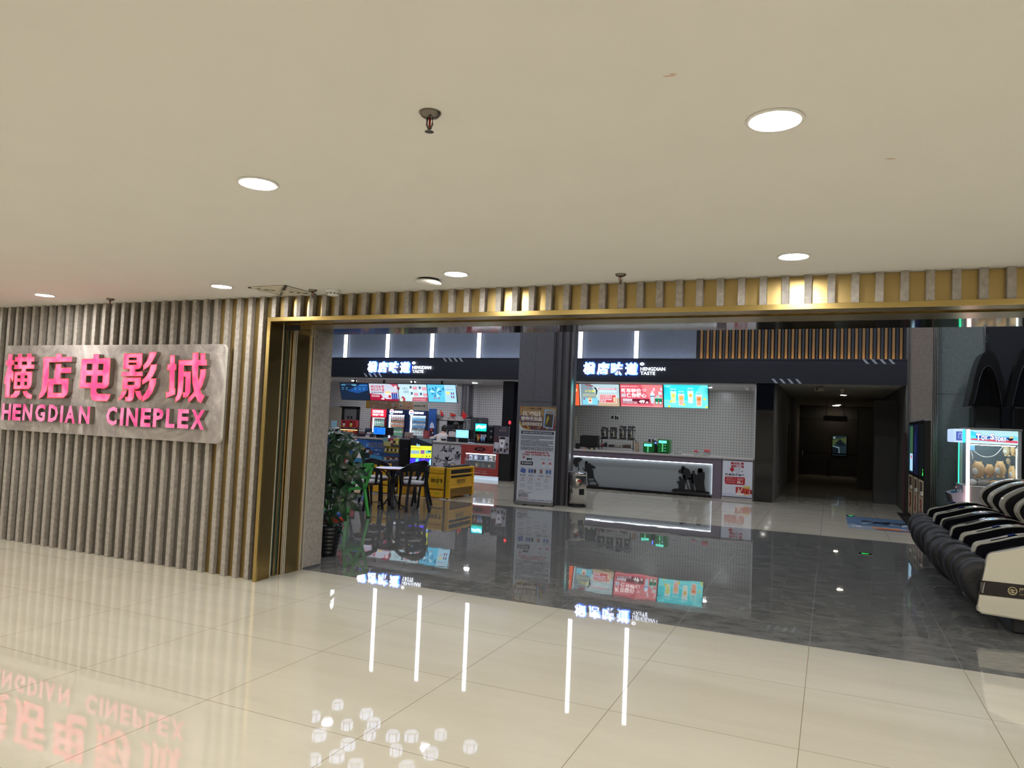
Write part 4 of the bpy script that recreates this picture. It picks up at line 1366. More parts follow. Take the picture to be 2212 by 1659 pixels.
# red framed chilled display under the counter
rd = thing('display_fridge', 'red fronted display fridge with lit shelves under the pale worktop', 'fridge', ((xb + xc) / 2, LY, 0))
RDM = mat('#9c3a36', 0.5, name='red_vinyl')
wx0, wx1 = at(1005.5, 1000, Y=LY).x, at(1072, 1000, Y=LY).x
wz0, wz1 = 0.31, 0.70
b = MB()
b.box(xb, wx0, LY - 0.05, LY + 0.5, 0.10, 0.925, RDM); b.box(wx1, xc, LY - 0.05, LY + 0.5, 0.10, 0.925, RDM)
b.box(wx0, wx1, LY - 0.05, LY + 0.5, 0.10, wz0, RDM); b.box(wx0, wx1, LY - 0.05, LY + 0.5, wz1, 0.925, RDM)
b.box(wx0, wx1, LY + 0.45, LY + 0.5, wz0, wz1, mat('#8f97a5', 0.5))
b.build('cabinet', rd)
b = MB(); b.box(wx0, wx1, LY - 0.02, LY + 0.44, (wz0 + wz1) / 2 - 0.01, (wz0 + wz1) / 2 + 0.01, mat('#c6d2de', 0.2)); b.build('glass_shelf', rd)
b = MB(); b.box(wx0, wx1, LY, LY + 0.03, wz1 - 0.03, wz1 - 0.01, em('#dcecff', 7)); b.build('led_strip', rd)
b = MB(); b.box(xb, xc, LY - 0.01, LY + 0.4, 0.0, 0.1, em('#c8dcf0', 0.55)); b.build('lit_plinth', rd)
b = MB(); b.box(wx0, wx1, LY - 0.05, LY - 0.044, wz0, wz1, GLASS); b.build('glass_front', rd)
A = Art((xb, LY - 0.052, 0.1), (1, 0, 0), (0, 0, 1), size=(xc - xb, 0.825))
for k in range(14):
    a = k * 2 * PI / 14
    A.poly([(0.5 + .1 * math.cos(a - .3), .87 + .05 * math.sin(a - .3)), (0.5 + .19 * math.cos(a), .87 + .09 * math.sin(a)), (0.5 + .1 * math.cos(a + .3), .87 + .05 * math.sin(a + .3))], pr('#3a1c20'), 1)
A.disc(.5, .87, .13, pr('#3a1c20'), 1, ry=.06)
A.text('ACGN', .41, .84, .59, .9, pr('#8c4a48'), 2, off=.03)
A.text('动漫周边零食专柜  会员优惠', .3, .14, .7, .17, pr('#d8a7a0'), 1)
A.text('畅享美味时光  25元/份', .28, .06, .72, .105, pr('#e8d2ce'), 1)
for k in range(5):
    A.poly([(.02 + .03 * k, .5), (.05 + .02 * k, .92), (.03 + .02 * k, .6)], pr('#7c2b2a'), 1)
A.build('front_print', rd)
rnd = random.Random(5)
for r, z in enumerate(((wz0 + wz1) / 2 + 0.01, wz0)):
    n = 6 if r == 0 else 5
    for k in range(n):
        x = wx0 + 0.1 + (wx1 - wx0 - 0.16) * k / (n - 1)
        cl = (('#dfe6f2', '#b9c9e6', '#2b3a52', '#c9d2de', '#e6ddc4', '#cdbd9a'), ('#5a3a86', '#c9b44e', '#6f6a5c', '#8d8672', '#857d6a'))[r][k]
        nm = 'snack_pouch' if r == 0 else 'snack_carton'
        t = thing(nm, ('white', 'pale blue', 'dark blue', 'grey', 'cream', 'straw coloured')[k] + ' snack pouch on the top shelf of the red display fridge' if r == 0 else
                  ('purple', 'yellow', 'brownish', 'stone coloured', 'dull tan')[k] + ' snack carton on the bottom of the red display fridge', 'snack', (x, LY + 0.15, z), 'snacks in the red display fridge')
        b = MB(); b.box(x - 0.045, x + 0.045, LY + 0.1, LY + 0.2, z, z + 0.125, mat(cl, 0.4), bev=0.008); b.build('pack', t)
        b = MB(); b.box(x - 0.03, x + 0.03, LY + 0.098, LY + 0.1, z + 0.03, z + 0.08, mat('#efe9e0' if k % 2 else '#6d7f94', 0.4)); b.build('printed_label', t)

# black tower with a coffee poster, pillar and notice at the column side
t = thing('black_partition', 'black partition standing between the red display fridge and the stone column', 'partition', (xc + 0.16, LY, 0))
xk0, xk1 = xc + 0.004, at(1103, 1000, Y=LY).x
b = MB(); b.box(xk0, xk1, LY - 0.02, LY + 0.4, 0, 1.05, BLACK); b.build('lower_cabinet', t)
b = MB(); b.box(at(1085, 870, Y=LY).x, xk1, LY + 0.02, LY + 0.4, 1.05, 2.70, mat('#14161c', 0.25)); b.build('upper_panel', t)
p = at(1100.7, 912.8, Y=LY)
b = MB(); b.ball((p.x, LY + 0.01, p.z), (0.035, 0.02, 0.05), em('#ff2a3a', 3)); b.build('indicator_lamp', t)
p0, p1 = at(1065.5, 979, Y=LY - 0.06), at(1101, 921, Y=LY - 0.06)
t = thing('coffee_poster', 'grey poster board with two takeaway coffee cups, hung over the worktop end', 'poster', (p0.x, LY - 0.07, p0.z))
b = MB(); b.box(p0.x, p1.x, LY - 0.07, LY - 0.045, p0.z, p1.z, mat('#9c98a4', 0.5)); b.build('board', t)
A = Art((p0.x, LY - 0.0705, p0.z), (1, 0, 0), (0, 0, 1), size=(p1.x - p0.x, p1.z - p0.z))
A.rect(0, .62, 1, 1, pr('#3c3842'), 1); A.poly([(0, .62), (.3, .62), (.5, .4), (0, .35)], pr('#4a3036'), 2)
A.text('咖啡', .35, .78, .8, .88, pr('#7c6a6c'), 3, off=.03); A.text('COFFEE', .5, .92, .8, .945, pr('#c9c4cc'), 3)
A.poly([(.42, .22), (.68, .22), (.76, .52), (.36, .52)], pr('#dedbe2'), 4); A.poly([(.38, .52), (.78, .52), (.72, .6), (.44, .6)], pr('#101014'), 4); A.disc(.56, .38, .07, pr('#6d6a74'), 5)
A.poly([(.1, .18), (.34, .18), (.38, .4), (.06, .4)], pr('#c4c0c8'), 3)
for k, (a, c) in enumerate(((.1, .1), (.3, .06), (.5, .12), (.75, .1), (.9, .16), (.86, .32))):
    A.poly([(a - .08, c), (a, c + .1), (a + .1, c + .02), (a + .02, c - .05)], pr(('#1a1618', '#5d4340', '#2a2024')[k % 3]), 5)
A.text('COFFEE', .6, .03, .9, .06, pr('#222228'), 6)
A.build('printed_sheet', t)
p0, p1 = at(1109.5, 880, Y=15.18), at(1121.5, 822, Y=15.18)
t = thing('wall_notice', 'tall white notice sheet with a blue header on the tiles beside the column', 'notice', (p0.x, 15.18, p0.z))
b = MB(); b.box(p0.x, p1.x + 0.2, 15.17, 15.2, p0.z, p1.z, mat('#c9cbc6', 0.4)); b.build('sheet', t)
A = Art((p0.x, 15.169, p0.z), (1, 0, 0), (0, 0, 1), size=(p1.x - p0.x + .2, p1.z - p0.z))
A.rect(0, .87, 1, 1, pr('#27425c'), 1); A.rect(0, 0, 1, .03, pr('#3c7f86'), 1); A.lines(.2, .1, .8, .8, 12, pr('#9a9c98'), 1, fill=.25, seed=4)
A.build('printed_text', t)
t = thing('vending_unit', 'dark brown machine with a red lit panel seen in the slit beside the column', 'vending machine', (-7.6, 12.9, 0))
b = MB(); b.box(-7.74, -7.0, 12.9, 13.3, 0.0, 1.45, mat('#2b2326', 0.4)); b.build('cabinet', t)
b = MB(); b.box(-7.6, -7.2, 12.885, 12.9, 1.12, 1.35, mat('#8e1e22', 0.3, emit=.3)); b.build('front_panel', t)
b = MB(); b.box(-7.7, -7.05, 12.87, 12.9, 0.96, 1.0, STEEL); b.build('shelf_edge', t)

# ---- menu screens over the left counter
GL = 'menu screens over the left counter'
e = [733, 796, 858, 921, 985]
e = [733 + (984.6 - 733) * k / 4 for k in range(5)]
HS = 0.515
t, A = menu_screen(e[0], e[1], 827.5, HS, 'dark blue menu screen at the left end of the row', GL)
A.rect(0, 0, 1, 1, em('#1d2c44', .7)); A.poly([(.25, .55), (.75, .98), (.98, .98), (.98, .6), (.6, .4)], em('#1f4f94', .9), 2)
A.text('横店味道', .05, .86, .2, .93, em('#7fd8ff'), 3); A.text('今日菜单', .42, .86, .58, .93, em('#8fe0ff', 1.3), 3, off=.02)
for r, v_ in enumerate((.72, .62)):
    for k, u_ in enumerate((.06, .2, .5, .66, .8)):
        A.rect(u_, v_, u_ + .07, v_ + .025, em('#5fb4d8', .9), 3)
A.rect(.08, .94, .6, .955, em('#4f86b8'), 3); A.rect(.68, .88, .95, .9, em('#5fc4e8'), 3)
A.build('picture', t)
t, A = menu_screen(e[1], e[2], 828.5, HS, 'white and dark red menu screen with popcorn and cans, second of the row', GL)
A.rect(0, 0, 1, 1, em('#c8cfe0')); A.poly([(0, 0), (1, 0), (1, .12), (.45, .16), (.4, .36), (0, .42)], em('#a01c3c'), 2)
A.text('爆米花香', .06, .74, .42, .9, em('#b0304a'), 3, off=.02); A.text('醇爽百威', .06, .56, .42, .72, em('#b0304a'), 3, off=.02)
A.rect(.45, .55, .52, .9, em('#b0304a'), 3); A.text('畅饮', .46, .6, .51, .85, em('#f0dfe6'), 4)
A.lines(.06, .44, .5, .52, 1, em('#40384c'), 3, fill=.6, seed=2); A.lines(.06, .2, .35, .36, 2, em('#f0d4dc'), 3, fill=.5, seed=6)
A.text('43', .38, .06, .5, .15, em('#ffffff', 1.3), 4, off=.04)
A.poly([(.55, .1), (.75, .1), (.78, .45), (.52, .45)], em('#d6d4e4'), 3); A.disc(.65, .48, .1, em('#e8cf8a'), 3, ry=.09); A.disc(.7, .25, .05, em('#b8484a'), 5)
for u_ in (.8, .87, .94):
    A.rect(u_ - .03, .1, u_ + .03, .5, em('#2f4c9c'), 4); A.rect(u_ - .03, .45, u_ + .03, .5, em('#c05a5a'), 5)
A.poly([(.72, 1), (1, 1), (1, .7), (.88, .8), (.8, .94)], em('#b8455c'), 3); A.disc(.93, .82, .05, em('#e8d6dc'), 4)
A.build('picture', t)
t, A = menu_screen(e[2], e[3], 829.5, HS, 'pale menu screen with four drink sets and a red footer, third of the row', GL)
A.rect(0, 0, 1, 1, em('#c4e2ee'))
A.text('心有上', .14, .68, .34, .82, em('#2c4a5c'), 3); A.text('光影里', .16, .48, .36, .62, em('#2c4a5c'), 3)
for u_, v_ in ((.42, .66), (.74, .64), (.44, .3), (.76, .28)):
    A.poly([(u_, v_), (u_ + .05, v_), (u_ + .06, v_ + .24), (u_ - .01, v_ + .24)], em('#3c4f6a'), 3); A.disc(u_ + .03, v_ + .02, .04, em('#e8eef2'), 4)
    A.rect(u_ + .1, v_ + .04, u_ + .24, v_ + .2, em('#d0607a'), 3); A.lines(u_ + .11, v_ + .06, u_ + .23, v_ + .18, 2, em('#f2dfe6'), 4, seed=7)
A.poly([(.46, .02), (1, .02), (1, .26), (.48, .24)], em('#a8203e'), 5); A.lines(.5, .05, .96, .22, 3, em('#e8c4cc'), 6, seed=9)
A.poly([(.0, .12), (.14, .3), (.22, .16), (.2, .0), (.06, .0)], em('#a83848'), 4); A.disc(.08, .08, .06, em('#c9d8c4'), 5); A.poly([(0, .6), (.06, .75), (.02, .85), (0, .8)], em('#8a3040'), 4)
A.build('picture', t)
t, A = menu_screen(e[3], e[4], 830.5, HS, 'sky blue menu screen at the right end of the row', GL)
A.rect(0, 0, 1, 1, em('#5fc8ee')); A.rect(.6, 0, 1, 1, em('#a9dcf4'), 2)
for k in range(9):
    a = k * 2 * PI / 9
    A.poly([(.3, .55), (.3 + .2 * math.cos(a), .58 + .3 * math.sin(a)), (.3 + .2 * math.cos(a + .35), .58 + .3 * math.sin(a + .35))], em(('#3a6e9c', '#c8ecf8', '#2f86b8')[k % 3]), 3)
A.text('冰爽一夏', .18, .16, .42, .28, em('#b0526a'), 4, off=.02)
A.poly([(.02, .7), (.12, .82), (.08, .6)], em('#2a8ab8'), 3); A.poly([(.5, .75), (.6, .9), (.6, .6)], em('#2a8ab8'), 3)
A.text('冰饮套餐', .66, .78, .88, .86, em('#e89aa4'), 4); A.lines(.64, .7, .92, .76, 1, em('#5a8aa8'), 4, seed=5)
A.disc(.72, .54, .07, em('#e4dc7a'), 4, ry=.08)
for u_, v_ in ((.84, .44), (.91, .44), (.84, .24), (.91, .24)):
    A.rect(u_ - .02, v_, u_ + .02, v_ + .14, em('#3a3f7c'), 4); A.rect(u_ - .02, v_ + .03, u_ + .02, v_ + .07, em('#c84a5a'), 5)
A.lines(.68, .3, .78, .4, 2, em('#c88aa0'), 4, seed=6)
A.build('picture', t)
# hanging tan banner
Y = 13.6
p0, p1 = at(790, 886, Y=Y), at(923.5, 866, Y=Y)
t = thing('hanging_banner', 'long tan paper banner with white characters hanging in front of the drink fridges', 'banner', (p0.x, Y, p0.z))
z1 = at(795, 864, Y=Y).z; z0 = at(795, 882, Y=Y).z
b = MB(); b.box(p0.x, p1.x, Y, Y + 0.012, z0, z1, mat('#c8a284', 0.6)); b.build('sheet', t)
for x in (p0.x + 0.2, p1.x - 0.2):
    b = MB(); b.cyl((x, Y + 0.006, z1 - 0.01), (x, Y + 0.006, 2.70), 0.003, None, mat('#c9c9c9', 0.3), n=6); b.build('cord', t)
A = Art((p0.x, Y - 0.0005, z0), (1, 0, 0), (0, 0, 1), size=(p1.x - p0.x, z1 - z0))
A.rect(0, 0, .06, 1, pr('#c8a048'), 1); A.rect(.78, 0, 1, 1, pr('#d8cfc2'), 1)
A.text('一口入秋', .18, .55, .36, .92, pr('#e9ded2'), 2, off=.02); A.text('果茶爽爽!', .11, .08, .33, .45, pr('#dccdbd'), 2, off=.02)
A.poly([(.43, .25), (.47, .25), (.485, .72), (.42, .72)], pr('#d8d0c8'), 2); A.poly([(.56, .15), (.6, .15), (.615, .75), (.545, .75)], pr('#d8d0c8'), 2); A.disc(.58, .4, .012, pr('#5a4a44'), 3)
for k, (a, c) in enumerate(((.42, .15), (.5, .2), (.41, .8), (.7, .2), (.75, .15), (.72, .7), (.66, .6), (.48, .12))):
    A.poly([(a - .012, c), (a, c + .15), (a + .015, c + .02)], pr('#4a2a26' if k % 2 else '#c8a24a'), 3)
A.text('横店影视城 HENGDIAN', .8, .82, .93, .9, pr('#3a342e'), 2); A.text('横店味道饮 新优惠!', .79, .38, .97, .6, pr('#2a2622'), 2, off=.03)
A.build('printed_sheet', t)

# ---- back wall: doorway, drink fridges, tall blue board
p0, p1 = at(741, 940, Y=15.19), at(776, 880, Y=15.19)
dw = thing('door_2', '', '', (p0.x, 15.19, 0))
del dw['label'], dw['category']; struct(dw)
b = MB()
DF = mat('#1b1a1d', 0.5)
b.box(p0.x - 0.05, p0.x + 0.03, 15.12, 15.24, 0, p1.z, DF); b.box(p1.x - 0.05, p1.x + 0.03, 15.12, 15.24, 0, p1.z, DF); b.box(p0.x - 0.15, p1.x + 0.03, 15.12, 15.24, p1.z - 0.06, p1.z + 0.02, DF)
b.build('door_frame', dw)
b = MB(); b.box(p0.x + 0.03, p1.x - 0.05, 15.16, 15.19, 0, p1.z - 0.06, mat('#7d7b80', 0.7)); b.build('room_beyond', dw)
b = MB(); b.box(p0.x - 0.75, p0.x - 0.05, 15.1, 15.15, 0, p1.z - 0.02, mat('#b7b0a0', 0.5)); b.build('open_leaf', dw)
for px in (752, 759):
    q = at(px, 902, Y=15.15)
    b = MB(); b.box(q.x - 0.03, q.x + 0.03, 15.15, 15.16, q.z - 0.05, q.z + 0.05, BLACK); b.build('wall_switch', dw)

LABC = {'orange': '#d98a4c', 'amber': '#cf7a3a', 'green': '#1f9a52', 'blue': '#2aa6dc', 'deep blue': '#2f86c8', 'white': '#dfe8ea', 'pink': '#d69a98', 'pale green': '#9fd8c2'}


def bottle_proto(h, r, m, cap):
    o = thing('drink_bottle', 'drink bottle', 'bottle', (0, 0, 0))
    b = MB(); b.lathe([(r * .9, 0), (r, .01), (r, h * .62), (r * .38, h * .82), (r * .36, h * .88)], m, n=10); b.build('body', o)
    b = MB(); b.lathe([(r * .44, h * .88), (r * .44, h)], mat(cap, 0.4), n=10); b.build('cap', o)
    b = MB(); b.lathe([(r * 1.02, h * .25), (r * 1.02, h * .52)], mat('#e8ecee', 0.4), n=10); b.build('wrap_label', o)
    return o


FRY = 14.42


def fridge(px0, px1, pyt, hexc, hexh, header, gl0, gl1, gv0, gv1, rows, label, which, bright):
    a = at(px0, pyt, Y=FRY); c = at(px1, pyt, Y=FRY)
    x0, x1, zt = a.x, c.x, a.z
    g0 = at(gl0, gv0, Y=FRY); g1 = at(gl1, gv0, Y=FRY)
    zg1 = at((gl0 + gl1) / 2, gv0, Y=FRY).z
    zg0 = 0.55
    t = thing('drink_fridge', label, 'fridge', ((x0 + x1) / 2, FRY, 0), 'glass door drink fridges')
    m = mat(hexc, 0.35)
    b = MB()
    b.box(x0, g0.x, FRY, FRY + 0.6, 0.04, zt, m); b.box(g1.x, x1, FRY, FRY + 0.6, 0.04, zt, m)
    b.box(g0.x, g1.x, FRY, FRY + 0.6, zg1, zt, m); b.box(g0.x, g1.x, FRY, FRY + 0.6, 0.04, zg0, m)
    b.box(g0.x, g1.x, FRY + 0.5, FRY + 0.6, zg0, zg1, mat('#d7e6ee', 0.4))
    b.build('cabinet', t)
    b = MB(); b.box(g0.x + 0.004, g0.x + 0.03, FRY + 0.05, FRY + 0.09, zg0 + 0.02, zg1 - 0.02, em('#e8f6ff', bright)); b.build('light_tube', t)
    b = MB(); b.box(g0.x, g1.x, FRY + 0.04, FRY + 0.09, zg1 - 0.025, zg1 - 0.005, em('#e8f6ff', bright)); b.build('light_tube', t)
    b = MB(); b.box(g0.x, g1.x, FRY - 0.002, FRY + 0.004, zg0, zg1, GLASS); b.build('glass_door', t)
    b = MB(); b.box(x1 - 0.045, x1 - 0.025, FRY - 0.03, FRY, 0.9, 1.3, STEEL); b.build('handle', t)
    A = Art((x0, FRY - 0.001, zg1), (1, 0, 0), (0, 0, 1), size=(x1 - x0, zt - zg1))
    header(A)
    A.build('lit_header', t)
    for (zpy, h, r, cn, n, mixed, lab) in rows:
        z = at((gl0 + gl1) / 2, zpy, Y=FRY + 0.12).z
        b = MB(); b.box(g0.x + 0.005, g1.x - 0.005, FRY + 0.03, FRY + 0.48, z - 0.015, z - 0.001, mat('#c9d8de', 0.3)); b.build('wire_shelf', t)
        pr_ = bottle_proto(h, r, mat(LABC[cn], 0.2, emit=.22), '#d8d8d8' if cn != 'green' else '#e8e8e8')  # bottles glow faintly themselves, imitating the bright light inside the fridge
        pr_['label'] = lab
        pr_['group'] = lab.split(' in ')[0] + 's in ' + lab.split(' in ')[1]
        for k in range(n):
            o = pr_ if k == 0 else dup(pr_)
            o.location = (g0.x + 0.075 + (g1.x - g0.x - 0.12) * k / (n - 1), FRY + 0.12, z)


def coke_header(A):
    A.rect(.03, .08, .97, .95, em('#e0263c', 1.0), 1); A.rect(.1, .25, .82, .9, em('#ff6f78', 1.3), 2)
    A.text('天天畅爽', .13, .55, .79, .85, em('#fff0f0', 1.8), 3, off=.02); A.text('冰爽一刻', .13, .2, .79, .42, em('#fff0f0', 1.8), 3, off=.02)


def pepsi_header(A):
    A.rect(0, 0, 1, 1, pr('#132a5c'), 1)
    A.disc(.26, .55, .12, em('#e9eef8', 1.5), 2)
    A.poly([(.26 + .1 * math.cos(a), .55 + .1 * 0.0 + .33 * math.sin(a)) for a in [math.radians(20 + 14 * k) for k in range(11)]], em('#d84a4a', 1.2), 3)
    A.poly([(.26 + .1 * math.cos(a), .55 + .33 * math.sin(a)) for a in [math.radians(200 + 14 * k) for k in range(11)]], em('#3f66c0', 1.2), 3)
    A.text('百事可乐', .4, .3, .86, .75, em('#eef4ff', 1.8), 4, off=.04)


fridge(801.5, 836, 882.8, '#7c1526', 0, coke_header, 803.5, 831, 902, 945, [(919.5, .2, .03, 'pale green', 6, 0, 'pale green drink bottle in the red fridge')],
       'red drink fridge with a lit red header, left of the two blue ones', 0, 2.5)
fridge(836.5, 876, 883.5, '#16264a', 0, pepsi_header, 839.5, 874, 896, 943,
       [(906, .2, .028, 'pink', 8, 0, 'pinkish drink bottle in the left blue fridge'), (921.5, .22, .03, 'orange', 8, 0, 'orange drink bottle in the left blue fridge'), (939.5, .24, .03, 'green', 8, 0, 'green drink bottle in the left blue fridge')],
       'blue drink fridge with orange and green bottles, right next to the red one', 1, 3.5)
fridge(877.5, 922.5, 886, '#16264a', 0, pepsi_header, 885.5, 920, 898, 945,
       [(908, .2, .028, 'blue', 8, 0, 'small blue drink bottle in the right blue fridge'), (923.5, .22, .03, 'deep blue', 8, 0, 'large blue drink bottle in the right blue fridge'), (940.5, .2, .03, 'white', 8, 0, 'white drink bottle in the right blue fridge')],
       'blue drink fridge with rows of blue bottles, the rightmost of the three fridges', 2, 3.5)
Z4 = lambda x, y: (900 + x / 9.217, 800 + y / 9.217)
p0, p1 = at(*Z4(215, 1360), Y=14.3), at(*Z4(397, 768), Y=14.3)
t = thing('advert_board', 'tall blue advert board with a cup and ice cream, right of the fridges', 'advert board', (p0.x, 14.3, 0))
b = MB(); b.box(p0.x, p1.x, 14.3, 14.33, 0, p1.z, mat('#1d4a8c', 0.5)); b.build('board', t)
A = Art((p0.x, 14.299, p0.z), (1, 0, 0), (0, 0, 1), size=(p1.x - p0.x, p1.z - p0.z))
A.rect(0, 0, 1, .12, pr('#10264c'), 1); A.poly([(.2, .35), (.3, .5), (.5, .56), (.7, .5), (.85, .35)], pr('#b8c4d8'), 2); A.poly([(.2, .36), (.86, .36), (.78, .1), (.3, .1)], pr('#3a1d2c'), 2)
A.disc(.45, .3, .14, pr('#b03a44'), 3); A.disc(.65, .2, .1, pr('#c8c0cc'), 3); A.poly([(.3, .06), (.6, .1), (.9, .04), (.7, 0), (.35, 0)], pr('#c9b8c0'), 4)
A.build('print', t)

# booth with a small sign and three flags, silver duct, cooker block
fr = mat('#8e9096', 0.4, 0.3)
p0, p1 = at(*Z4(400, 985), Y=14.6), at(*Z4(960, 985), Y=14.6)
t = thing('coffee_booth', 'grey framed booth with a white name board behind the staff', 'booth', ((p0.x + p1.x) / 2, 14.6, 0))
b = MB(); b.box(p0.x, p1.x + 0.19, 14.55, 14.65, p0.z - 0.02, p0.z + 0.04, fr); b.build('top_rail', t)
for x in (p0.x + 0.03, p1.x, p1.x + 0.16):
    b = MB(); b.box(x - 0.03, x + 0.03, 14.57, 14.63, 0, p0.z, fr); b.build('post', t)
q0, q1 = at(*Z4(592, 1300), Y=14.6), at(*Z4(960, 1015), Y=14.6)
b = MB(); b.box(q0.x, p1.x - 0.03, 14.62, 14.64, 0.0, p0.z - 0.02, mat('#26272c', 0.5)); b.build('dark_opening', t)
q0, q1 = at(*Z4(470, 985), Y=14.5), at(*Z4(955, 922), Y=14.5)
b = MB(); b.box(q0.x, q1.x, 14.5, 14.53, q0.z, q1.z, mat('#c9c6c6', 0.5)); b.build('name_board', t)
A = Art((q0.x, 14.499, q0.z), (1, 0, 0), (0, 0, 1), size=(q1.x - q0.x, q1.z - q0.z))
A.text('nice', .3, .22, .42, .62, pr('#7c2a30'), 1, off=.03); A.text('Cola', .47, .22, .63, .66, pr('#b02a30'), 1, off=.03)
for k in range(10):
    A.disc((.07, .12, .18, .22, .27, .7, .76, .8, .86, .92)[k], (.4, .65, .3, .6, .45, .5, .3, .65, .4, .6)[k], .012, pr('#3a3a40'), 1, n=6)
A.build('board_print', t)
FL = mat('#c41f26', 0.6, name='red_flag_cloth')
for pts, lab in (([(470, 785), (490, 800), (525, 850), (553, 908), (512, 905), (480, 908)], 'small red flag at the left end of the booth top'),
                 ([(672, 846), (720, 858), (776, 872), (775, 915), (720, 912), (675, 918)], 'small red flag at the middle of the booth top'),
                 ([(925, 800), (965, 850), (1005, 900), (980, 950), (940, 975), (895, 915)], 'small red flag at the right end of the booth top')):
    q = [at(*Z4(x, y), Y=14.46) for x, y in pts]
    t = thing('red_flag', lab, 'flag', (q[0].x, 14.46, p0.z), 'small red flags on the booth')
    b = MB(); b.prism([(v_.x, 14.45, v_.z) for v_ in q], (0, 0.008, 0), FL); b.build('cloth', t)
    b = MB(); b.cyl((q[0].x - 0.008, 14.46, at(*Z4(500, 930), Y=14.46).z), (q[0].x - 0.008, 14.46, q[0].z + 0.03), 0.007, None, mat('#d8c8a8', 0.4), n=6); b.build('stick', t)
    b = MB(); b.cyl((q[0].x + 0.03, 14.449, q[0].z - 0.06), (q[0].x + 0.03, 14.446, q[0].z - 0.06), 0.018, None, mat('#e8c832', 0.5), n=5); b.build('star', t)
Y = 14.75
p0, p1 = at(*Z4(1030, 215), Y=Y), at(*Z4(1030, 925), Y=Y)
t = thing('exhaust_duct', 'ribbed silver exhaust duct running up to the kitchen ceiling', 'duct', (p0.x, Y, p1.z))
b = MB()
prof = []
n = 70
for k in range(n + 1):
    prof.append((0.20 if k % 2 else 0.185, p1.z + (2.70 - p1.z) * k / n))
b.lathe(prof, mat('#b9bac0', 0.25, 0.9), (p0.x, Y, 0), n=20, smooth=False)
b.build('flexible_pipe', t)
b = MB(); b.cyl((p0.x, Y, p1.z - 0.06), (p0.x, Y, p1.z + 0.02), 0.215, None, DARKSTEEL); b.build('collar', t)
p0, p1 = at(*Z4(1000, 1180), Y=14.4), at(*Z4(1210, 938), Y=14.4)
t = thing('extractor_housing', 'dark grey extractor housing under the silver duct', 'extractor', (p0.x, 14.4, 0))
b = MB(); b.box(p0.x - 0.02, p1.x, 14.68, 15.15, 0.9, p1.z, mat('#4c4d54', 0.4)); b.build('casing', t)
b = MB(); b.box(p0.x, p1.x - 0.1, 14.7, 15.1, 0.0, 0.9, mat('#3a3b42', 0.4)); b.build('stand', t)
b = MB(); b.box(p1.x - 0.16, p1.x - 0.1, 14.67, 14.68, p1.z - 0.15, p1.z - 0.03, mat('#2a2b30', 0.3)); b.build('vent_slot', t)

# ---- things on the left worktop
def lbox(b, x0, y0, x1, y1, conv, Y, dep, m, zb=None, bev=0.004):
    return pbox(b, *conv(x0, y0), *conv(x1, y1), Y, dep, m, zb, bev)


Z3 = lambda x, y: (710 + x / 10.05, 800 + y / 10.05)
Y = LY + 0.2
for i, (x0, x1) in enumerate(((275, 428), (432, 585))):
    q = at(*Z3((x0 + x1) / 2, 1280), Y=Y)
    t = thing('gift_box', ('dark red boxed snack on top of the warmer, left one', 'dark red boxed snack on top of the warmer, right one')[i], 'box', (q.x, Y, at(*Z3(300, 1245), Y=Y).z), 'red boxes on the food warmer')
    b = MB(); a, c = lbox(b, x0, 1075, x1, 1245, Z3, Y + 0.02, 0.14, mat('#a2282e', 0.4)); b.build('carton', t)
    A = Art((a.x, Y + 0.019, c.z), (1, 0, 0), (0, 0, 1), size=(c.x - a.x, a.z - c.z))
    A.disc(.38, .4, .17, pr('#d8c8c4' if i == 0 else '#d8d078'), 1, ry=.24); A.disc(.36, .72, .14, pr('#20161a'), 1, ry=.14); A.rect(.2, .08, .5, .25, pr('#c9a24a'), 2)
    A.build('print', t)
t = thing('food_warmer', 'low food warmer with glowing packs below two dark red boxes', 'food warmer', (at(*Z3(420, 1400), Y=Y).x, Y, LT))
b = MB(); a, c = lbox(b, 205, 1250, 620, 1285, Z3, Y, 0.3, mat('#4a2420', 0.4))
lbox(b, 205, 1370, 620, 1400, Z3, Y, 0.3, mat('#5a3a34', 0.4), LT); lbox(b, 205, 1285, 620, 1375, Z3, Y + 0.27, 0.02, mat('#6a3a2c', 0.4)); b.build('casing', t)
b = MB(); lbox(b, 210, 1285, 615, 1296, Z3, Y + 0.06, 0.02, em('#ffb070', 5)); b.build('heat_lamp', t)
zz = at(*Z3(400, 1370), Y=Y + 0.1).z
for i, x in enumerate((250, 335, 430, 500, 565)):
    q = at(*Z3(x, 1340), Y=Y + 0.12)
    o = thing('pastry_pack', ('leftmost', 'second', 'middle', 'fourth', 'rightmost')[i] + ' glowing red and cream pack inside the food warmer', 'food pack', (q.x, Y + 0.14, zz), 'packs in the food warmer')
    b = MB(); b.box(q.x - 0.05, q.x + 0.05, Y + 0.1, Y + 0.2, zz, zz + 0.08, mat('#e8c49a' if i < 4 else '#8c2a2a', 0.4), bev=0.02, seg=2); b.build('wrapper', o)
    b = MB(); b.box(q.x - 0.02, q.x + 0.03, Y + 0.098, Y + 0.1, zz + 0.02, zz + 0.06, mat('#b02a26', 0.4)); b.build('wrapper_print', o)
q = at(*Z3(115, 1230), Y=Y)
t = thing('acrylic_sign', 'pale blue acrylic leaflet stand at the left end of the counter', 'leaflet stand', (q.x, Y, LT))
b = MB(); a, c = lbox(b, 60, 1095, 170, 1225, Z3, Y + 0.1, 0.01, mat('#9cc4dc', 0.15)); b.build('leaflet', t)
b = MB(); b.box(a.x, c.x, Y + 0.08, Y + 0.14, LT, c.z, mat('#b8c8d0', 0.1, alpha=.5)); b.build('stand', t)
q = at(*Z3(150, 1330), Y=Y - 0.1)
